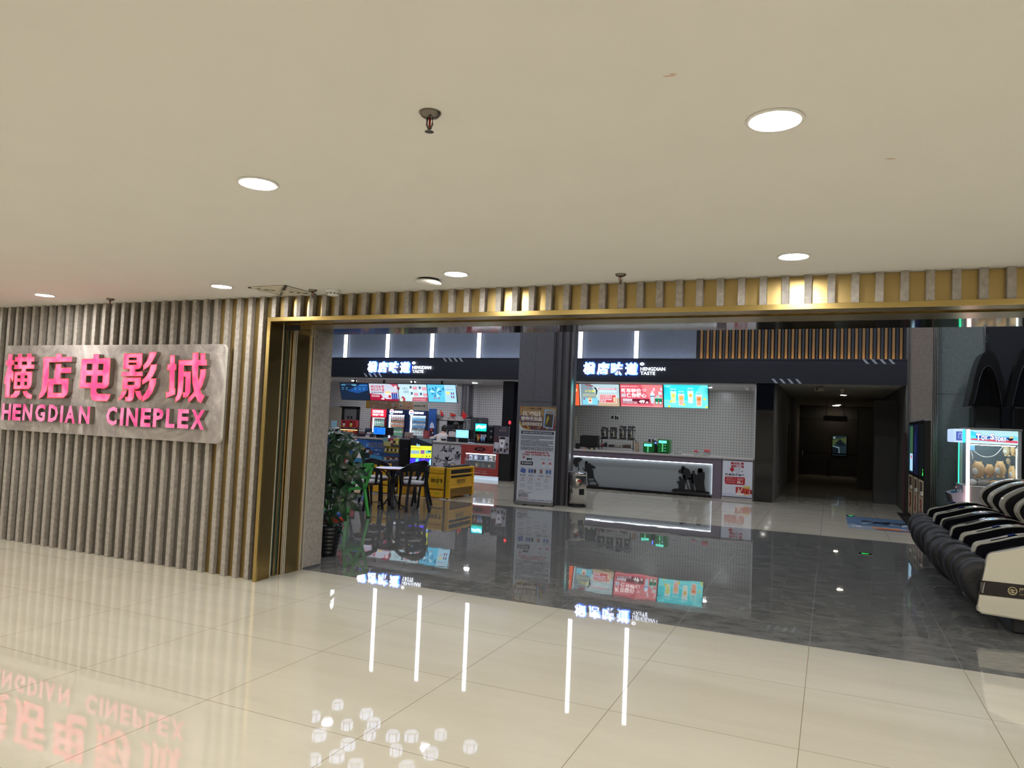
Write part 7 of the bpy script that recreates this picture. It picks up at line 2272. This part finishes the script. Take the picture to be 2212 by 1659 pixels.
def massage_chair(y0, label, shell, last=False, first=False, dark=False):
    y1 = y0 + .69
    t = thing('massage_chair', label, 'massage chair', (1.9, (y0 + y1) / 2, 0), 'row of massage chairs')
    for s, y, far in ((1, y0, False), (-1, y1, True)):
        # outer shell panel then black inner arm panel
        yo, yi = y, y + s * (.10 if far else .075)
        b = MB(); b.prism([(x, yo, z) for x, z in SHELL_PROF], (0, yi - yo, 0), shell, smooth=False)
        bmesh.ops.bevel(b.bm, geom=[e for e in b.bm.edges if all(len(f.verts) > 6 or True for f in e.link_faces) and any(len(f.verts) > 6 for f in e.link_faces)], offset=.012, segments=2, affect='EDGES')
        b.build('side_shell', t)
        inner = [(x + .004, z - .004) for x, z in SHELL_PROF if z > .2 and x < 2.25] + [(2.2, .25), (1.19, .22)]
        b = MB(); b.prism([(x, yi, z) for x, z in inner], (0, s * .05, 0), SHB)
        b.build('inner_arm', t)
        top = [(1.34, .60), (1.5, .66), (1.68, .70), (1.86, .70), (1.86, .5), (1.36, .46)]
        b = MB(); b.prism([(x, yi + s * .05, z) for x, z in top], (0, s * .03, 0), PAD); b.build('arm_lining', t)
        wy = y + s * .012
        wing = [(x, wy, z) for x, z in WING]
        b = MB(); b.ribbon([(x, y + s * .055, z) for x, z in WING], (0, 1, 0), .105 if not dark else .02, .02, shell if not dark else SHELL); b.build('wing_rim', t)
        b = MB(); b.prism([(x + .012, y + s * .03, z - .004) for x, z in WING] + [(2.58, y + s * .03, .6), (2.0, y + s * .03, .66)], (0, s * .075, 0), PAD); b.build('wing_pad', t)
    if not dark:
        p = (1.40, y1 - .03, .705)
        b = MB(); b.box(-.11, .11, -.013, .013, -.004, .004, GLOSSBLACK, bev=.004, M=Matrix.Translation((1.47, y1 - .045, .727)) @ Matrix.Rotation(math.radians(-19), 4, 'Y')); b.build('control_pad', t)
        b = MB(); b.box(-.035, .035, -.01, .01, 0, .016, mat('#1a2c66', .2), bev=.008, M=Matrix.Translation((1.53, y1 - .045, .752)) @ Matrix.Rotation(math.radians(-19), 4, 'Y')); b.build('knob', t)
        A = Art((1.58, y1 - .075, .768), (math.cos(math.radians(14)), 0, math.sin(math.radians(14))), (0, 1, 0))
        A.text('享受按摩', 0, .0, .2, .035, pr('#7c2a2e'), 1); A.build('arm_lettering', t)
    b = MB(); b.box(1.28, 2.25, y0 + .12, y1 - .12, .30, .44, PAD, bev=.04, seg=2); b.build('seat_cushion', t)
    b = MB()
    Mx = Matrix.Translation((2.02, 0, .42)) @ Matrix.Rotation(math.radians(38), 4, 'Y')
    for k in range(4):
        b.box(-.08, .08, y0 + .12, y1 - .12, .02 + .19 * k, .2 + .19 * k, PAD, bev=.04, seg=2, M=Mx)
    b.build('back_cushion', t)
    b = MB(); b.box(-.06, .05, y0 + .17, y1 - .17, .60, .82, PAD, bev=.05, seg=2, M=Matrix.Translation((2.02 - .12, 0, .42)) @ Matrix.Rotation(math.radians(38), 4, 'Y')); b.build('headrest', t)
    # rolled leg rest: three padded discs with two calf channels
    ym = [(y0 + .035, .15), (y0 + .27, .13), (y1 - .185, .15)]
    xo = (0.03, 0.0, -0.035, -0.01, -0.05, -0.02)[int((y0 - 1.9) / .69)]
    zo = (0.0, .015, -.01, .01, 0.0, .012)[int((y0 - 1.9) / .69)]
    for k, (ya, wd) in enumerate(ym):
        b = MB()
        ro = 1.0 if k != 1 else .93
        prof = [(.10, .012), (.15 * ro, 0), (.20 * ro, .014), (.222 * ro, .045), (.226 * ro, wd / 2), (.222 * ro, wd - .045), (.20 * ro, wd - .014), (.15 * ro, wd), (.10, wd - .012)]
        n = 30
        rings = []
        for r, h in prof:
            rings.append([b.bm.verts.new((1.225 + xo + r * .92 * math.cos(2 * PI * j / n) - .25 * r * math.sin(2 * PI * j / n), ya + h, .36 + zo + r * 1.0 * math.sin(2 * PI * j / n))) for j in range(n)])
        fs = []
        for P_, Q_ in zip(rings, rings[1:]):
            for j in range(n):
                fs.append(b.bm.faces.new((P_[j], P_[(j + 1) % n], Q_[(j + 1) % n], Q_[j])))
        b._paint(fs, PAD, True)
        b._paint([b.bm.faces.new(rings[0][::-1]), b.bm.faces.new(rings[-1])], PAD)
        b.build('leg_rest_pad', t)
    b = MB(); b.cyl((1.225 + xo, y0 + .08, .36), (1.225 + xo, y1 - .08, .36), .15, None, PAD, n=24); b.build('calf_roll', t)
    b = MB(); b.box(1.42, 2.5, y0 + .06, y1 - .06, 0.0, .14, mat('#141517', .5), bev=.02); b.build('base', t)
    if first:
        zA, zB = .305, .425
        b = MB(); b.prism([(1.178, y0 - .004, zA), (2.64, y0 - .004, zA), (2.64, y0 - .004, zB), (1.2, y0 - .004, zB)], (0, .02, 0), BAND); b.build('brand_band', t)
        A = Art((0, y0 - .0045, 0), (1, 0, 0), (0, 0, 1))
        cx, cz = at(2187, 1268, Y=y0).x, .365
        A.disc(cx, cz, .034, pr('#b9ac86'), 1, n=24); A.disc(cx, cz + .002, .026, BAND, 2, n=20)
        A.poly([(cx - .026, cz + .004), (cx - .006, cz + .016), (cx + .024, cz + .006), (cx + .004, cz + .001)], pr('#b9ac86'), 3); A.poly([(cx - .022, cz - .008), (cx, cz - .002), (cx + .022, cz - .01), (cx, cz - .018)], pr('#b9ac86'), 3)
        A.text('摩享', cx + .045, cz - .005, cx + .135, cz + .034, pr('#a89a78'), 1, off=.02); A.text('MOXIANG', cx + .05, cz - .03, cx + .13, cz - .016, pr('#a89a78'), 1)
        A.build('emblem', t)
        b = MB(); b.box(1.183, 1.21, y0 - .006, y0 + .05, zA + .015, zB - .012, DARKSTEEL, bev=.004); b.build('side_vent', t)
        b = MB(); b.ribbon([(1.2, y0 - .008, zA + .015), (1.214, y0 - .008, zB - .014)], (1, 0, 0), .006, .006, STEEL); b.build('chrome_trim', t)
    return t


ML = ('massage chair nearest to us, its whole cream side and round emblem in view', 'second massage chair from the front of the row', 'third massage chair from the front of the row', 'all-black massage chair with a thin pale edge line, fourth in the row',
      'fifth massage chair in the row, second before the claw machine end', 'last massage chair of the row, nearest the kiosks')
for i, y0 in enumerate((1.96, 2.655, 3.35, 4.045, 4.76, 5.455)):
    massage_chair(y0, ML[i], SHB if i == 3 else SHELL, first=i == 0, dark=i == 3)

# ---------------------------------------------------------------- claw machine facing left, its named side toward us
cx0, cx1, cy0, cy1, cz1 = 2.255, 3.09, 10.0, 10.82, 1.835
FRM = mat('#b9bdb8', .35); LIT = mat('#ffd6d0', .4, emit=3.2, name='pink_led')
t = thing('claw_machine', 'bright claw machine with a glowing blue name board and tan plush toys inside', 'claw machine', ((cx0 + cx1) / 2, (cy0 + cy1) / 2, 0))
b = MB(); b.box(cx0, cx1, cy0, cy1, 0.02, .80, mat('#a9a7a4', .45), bev=.01); b.build('cabinet', t)
for x in (cx0, cx1 - .055):
    for y in (cy0, cy1 - .055):
        b = MB(); b.box(x, x + .055, y, y + .055, .80, cz1, FRM, bev=.004); b.build('corner_post', t)
b = MB(); b.box(cx0 - .004, cx0 + .05, cy0 - .02, cy0 + .01, .05, cz1 - .02, LIT, bev=.004); b.build('led_post', t)
b = MB(); b.box(cx0 - .012, cx0 + .02, cy1 - .03, cy1 + .012, .75, cz1 - .05, mat('#2fe0a0', .4, emit=3.5, name='green_led'), bev=.004); b.build('green_led_post', t)
b = MB(); b.box(cx0 - .01, cx1 + .01, cy0 - .015, cy1 + .01, cz1 - .025, cz1 + .01, mat('#8d8c86', .4), bev=.004); b.build('roof', t)
b = MB(); b.box(cx0 + .055, cx1 - .055, cy0 - .005, cy0 + .03, 1.56, cz1 - .03, em('#b8e4ea', .9)); b.box(cx0 + .055, cx1 - .055, cy0 - .012, cy0 + .03, 1.545, 1.565, FRM); b.build('name_board', t)
A = Art((cx0 + .06, cy0 - .0055, 1.565), (1, 0, 0), (0, 0, 1), size=(cx1 - cx0 - .12, cz1 - .03 - 1.565))
A.poly([(0, .3), (.14, .45), (.14, .8), (0, .95)], em('#3fc4ee', 1.1), 1); A.poly([(0, .25), (1, .12), (1, .3), (0, .38)], em('#d8566a', .9), 1); A.poly([(0, .4), (.3, .34), (1, .36), (1, .62), (.9, .66), (.4, .52), (0, .55)], em('#6fd2ea', 1), 1)
A.poly([(.12, .42), (.9, .38), (.9, .52), (.12, .58)], em('#2f50a8', .9), 2); A.rect(0, 0, 1, .12, em('#d6eef0', .9), 1)
for s, u0_, u1_, v0_, v1_ in (('T', .12, .22, .22, .74), ('OY', .23, .37, .26, .58), ('S', .42, .51, .32, .78), ('TORY', .52, .77, .22, .54)):
    A.text(s, u0_ - .006, v0_ - .03, u1_ + .006, v1_ + .03, em('#4a3a8c', .9), 3, off=.08)
    A.text(s, u0_, v0_, u1_, v1_, em('#f3eef6', 1.3), 4, off=.04)
A.poly([(.79, .4), (.83, .28), (.9, .34), (.92, .6), (.84, .62)], em('#2a2440', .7), 3); A.poly([(.82, .46), (.92, .5), (.9, .64), (.83, .6)], em('#e0c890', .9), 4)
A.build('name_lettering', t)
b = MB(); b.box(cx0 - .20, cx0 - .01, cy0 + .01, cy1 - .01, 1.57, cz1 - .02, em('#bfd8ff', .9), bev=.02, seg=2); b.build('front_header', t)
A = Art((cx0 - .195, cy0 + .0095, 1.57), (1, 0, 0), (0, 0, 1), size=(.18, .235)); A.rect(.18, .15, .72, .85, em('#5a6ab8', .8), 1); A.text('门', .4, .3, .66, .75, em('#bfe0ff', 1.2), 2); A.rect(.75, 0, 1, 1, em('#38e0f4', 1.3), 1); A.build('header_print', t)
for nm, x0_, x1_, y0_, y1_ in (('glass_pane', cx0 + .055, cx1 - .055, cy0 + .012, cy0 + .018), ('glass_pane', cx0 + .012, cx0 + .018, cy0 + .055, cy1 - .055)):
    b = MB(); b.box(x0_, x1_, y0_, y1_, .80, 1.55, GLASS); b.build(nm, t)
b = MB(); b.box(cx0 + .03, cx1 - .01, cy1 - .03, cy1 - .01, .8, 1.58, mat('#6f8088', .4)); b.box(cx1 - .03, cx1 - .012, cy0 + .055, cy1 - .03, .8, 1.58, mat('#8a979c', .4)); b.build('mirror_back', t)
b = MB(); b.box(cx0 + .08, cx1 - .08, cy0 + .06, cy0 + .09, 1.535, 1.548, em('#eafcff', 30)); b.box(cx1 - .06, cx1 - .05, cy0 + .1, cy0 + .13, .9, 1.5, em('#eafcff', 5)); b.build('light_tube', t)
b = MB(); b.box(cx0 + .07, cx0 + .17, cy0 + .25, cy0 + .37, 1.43, 1.55, mat('#5fa8d0', .4), bev=.008); b.build('gantry_box', t)
cb = arcp([(cx0 + .15, cy0 + .3, 1.43), (cx0 + .3, cy0 + .3, 1.33), (cx0 + .48, cy0 + .3, 1.36), (cx0 + .62, cy0 + .3, 1.54)], 6)
b = MB(); b.tube(cb, .007, WHITE, n=6); b.tube([(cx0 + .12, cy0 + .31, 1.43), (cx0 + .15, cy0 + .31, 1.3), (cx0 + .14, cy0 + .31, 1.26)], .007, WHITE, n=6); b.build('cable', t)
b = MB()
for a in (0, 2.1, 4.2):
    b.tube([(cx0 + .14, cy0 + .31, 1.26), (cx0 + .14 + .11 * math.cos(a), cy0 + .31 + .11 * math.sin(a), 1.22), (cx0 + .14 + .13 * math.cos(a), cy0 + .31 + .13 * math.sin(a), 1.14)], .006, STEEL, n=6)
b.build('claw', t)
b = MB(); b.box(cx0 - .05, cx0, cy0 + .0, cy1, .66, .80, mat('#d6d0dc', .3)); b.prism([(cx0 - .23, cy0 + .02, .62), (cx0, cy0 + .02, .70), (cx0, cy0 + .02, .36), (cx0 - .18, cy0 + .02, .44)], (0, cy1 - cy0 - .04, 0), mat('#cfc8d8', .3)); b.build('control_console', t)
b = MB(); b.cyl((cx0 - .13, cy0 + .2, .655), (cx0 - .13, cy0 + .2, .67), .09, None, mat('#2f7fae', .3)); b.build('button_plate', t)
b = MB(); b.cyl((cx0 - .13, cy0 + .2, .67), (cx0 - .13, cy0 + .2, .725), .008, None, BLACK, n=8); b.ball((cx0 - .13, cy0 + .2, .74), (.024, .024, .024), mat('#e0a8b0', .3), n=10); b.build('joystick', t)
b = MB(); b.prism([(cx0 - .1, cy0 + .12, .67), (cx0 - .02, cy0 + .12, .67), (cx0 - .04, cy0 + .12, .73)], (0, .08, 0), WHITE); b.build('coin_slot', t)

TAN = mat('#d6ad78', .9, noise=.08, scale=30, bump=.2, name='tan_plush'); TAN2 = mat('#e2c8a0', .9, noise=.08, scale=30, bump=.2, name='pale_plush'); WPL = mat('#d5d8d4', .9, name='white_plush')
ZC = lambda x, y: (2050 + x / 9.759, 910 + y / 9.759)


def plush(xa, xb, ya, yb, belly, eye, label, pale=False, dy=.0):
    Y = cy0 + .2 + dy
    a = at(*ZC(xa, ya), Y=Y); c = at(*ZC(xb, yb), Y=Y)
    cx, cz = (a.x + c.x) / 2, (a.z + c.z) / 2
    rx, rz = (c.x - a.x) / 2, (a.z - c.z) / 2
    rx = min(rx, cx1 - .04 - cx, cx - cx0 - .03)
    m = TAN2 if pale else TAN
    t = thing('plush_toy', label, 'plush toy', (cx, Y, c.z), 'plush toys in the claw machine')
    b = MB(); b.ball((cx, Y, cz), (rx, min(rx, .1), rz), m, n=22); b.build('body', t)
    for s in (-1, 1):
        b = MB(); b.ball((cx + s * rx * .45, Y, cz + rz * .9), (rx * .16, .02, rz * .14), m, n=10); b.build('ear', t)
        b = MB(); b.ball((cx + s * rx * .9, Y - .04, cz - rz * .1), (rx * .14, .025, rz * .24), m, n=10); b.build('arm', t)
        b = MB(); b.ball((cx + s * rx * .5, Y - .05, cz - rz * .88), (rx * .26, .05, rz * .16), m, n=10); b.build('foot', t)
    fy = Y - min(rx, .1)
    if belly:
        b = MB(); b.ball((cx + belly * rx * .45, fy + .03, cz - rz * .15), (rx * .55, .035, rz * .42), WPL, n=16); b.build('belly_patch', t)
    b = MB(); b.ball((cx + eye * rx * .3, fy + .035, cz + rz * .42), (rx * .2, .02, rz * .14), WPL, n=12); b.ball((cx + eye * rx * .3, fy + .016, cz + rz * .42), (rx * .07, .01, rz * .07), mat('#3a5a70', .3), n=8)
    b.ball((cx + eye * rx * .75, fy + .06, cz + rz * .38), (rx * .07, .012, rz * .06), mat('#3a2a20', .3), n=8); b.build('eyes', t)
    b = MB(); b.box(cx + rx * .1, cx + rx * .4, fy + .02, fy + .034, cz + rz * .2, cz + rz * .25, mat('#6a4a34', .7)); b.build('muzzle_stitch', t)


plush(465, 755, 840, 1215, -1, 1, 'large tan plush with a round white belly at the left of the claw machine')
plush(752, 958, 900, 1200, 0, -1, 'smaller tan plush second from the left in the claw machine', dy=.03)
plush(955, 1195, 835, 1200, -1, -1, 'tall tan plush third from the left in the claw machine', dy=.01)
plush(1190, 1462, 930, 1260, -1, 1, 'tan plush lying at the right of the claw machine', dy=.02)
plush(1130, 1300, 490, 745, -1, 1, 'pale plush hanging at the upper right of the claw machine', True, dy=.2)
plush(1230, 1462, 470, 740, 0, 1, 'tan plush hanging in the upper right corner of the claw machine', False, dy=.08)
plush(1200, 1290, 770, 905, 0, -1, 'tiny pale plush between the hanging ones and the heap', True, dy=.22)
t = thing('plush_heap', 'flat grey plush heap under the tan toys in the claw machine', 'plush toys', (cx0 + .4, cy0 + .35, .80))
t['kind'] = 'stuff'
b = MB()
rnd = random.Random(8)
for k in range(16):
    b.ball((cx0 + .1 + .045 * k, cy0 + .12 + .1 * (k % 4), .86), (.09, .08, .06), (WPL, mat('#9a9690', .9), TAN)[k % 3], n=12)
b.build('heap', t)

# ---------------------------------------------------------------- black hooded machines behind the claw machine
def hooded(px_l, px_r, py_t, py_b, Y, dep, label):
    a = at(px_l, py_b, Y=Y); c = at(px_r, py_t, Y=Y)
    w_, z0, z1 = c.x - a.x, a.z, c.z
    t = thing('hooded_pod', label, 'arcade pod', ((a.x + c.x) / 2, Y, 0), 'black hooded pods behind the claw machine')
    BK = mat('#08090c', .3); BK2 = mat('#101218', .2)
    out = arcp([(a.x + w_ * u_, z0 + (z1 - z0) * v_) for u_, v_ in ((0, 0), (.1, .3), (.19, .6), (.31, .87), (.42, .975), (.52, 1), (.63, .96), (.75, .82), (.86, .55), (.94, .27), (1, 0))], 3)
    inn = [(a.x + w_ / 2 + (x - a.x - w_ / 2) * .72, z0 + (z - z0) * .72) for x, z in out]
    b = MB()
    for p, q, r, s in zip(out, out[1:], inn, inn[1:]):
        b.prism([(p[0], Y, p[1]), (q[0], Y, q[1]), (s[0], Y, s[1]), (r[0], Y, r[1])], (0, dep, 0), BK)
    b.build('hood', t)
    b = MB(); b.prism([(x, Y + dep * .5, z) for x, z in inn], (0, .04, 0), BK2); b.build('inner_screen', t)
    b = MB(); b.tube([(x, Y - .01, z) for x, z in inn], .012, mat('#3a3d44', .25, .6), n=6); b.build('arch_trim', t)
    b = MB(); b.box(a.x + w_ * .18, c.x - w_ * .12, Y + .1, Y + dep, 0, z0, BK, bev=.03); b.build('pedestal', t)
    return t


hooded(2091, 2178, 757, 876, 11.3, .7, 'black hooded arcade pod behind the claw machine, left of the two')
hooded(2172, 2275, 745, 878, 10.95, .3, 'black hooded arcade pod cut off by the right picture edge')
q0, q1 = at(2190, 930, Y=12.0), at(2214, 880, Y=12.0)
t = thing('glowing_partition', 'tall cream light panel behind the black pods at the right edge', 'light panel', (q0.x + .2, 12.0, 0))
b = MB(); b.box(q0.x, q0.x + .35, 12.0, 12.06, .1, q1.z, mat('#f3ead8', .4, emit=1.1, name='cream_lamp')); b.build('diffuser', t)
b = MB(); b.box(q0.x - .02, q0.x + .37, 12.03, 12.12, 0, q1.z + .02, FRM); b.build('housing', t)
q = at(2127, 730, Y=12.55)
t = thing('exit_label', 'faint framed plate high on the dark wall above the pods', 'wall plate', (q.x, 12.59, q.z))
b = MB(); b.box(q.x - .06, q.x + .06, 12.585, 12.6, q.z - .09, q.z + .09, mat('#4a5258', .5)); b.build('plate', t)
b = MB(); b.box(q.x - .04, q.x + .04, 12.58, 12.585, q.z - .06, q.z + .06, mat('#22282c', .5)); b.build('print', t)
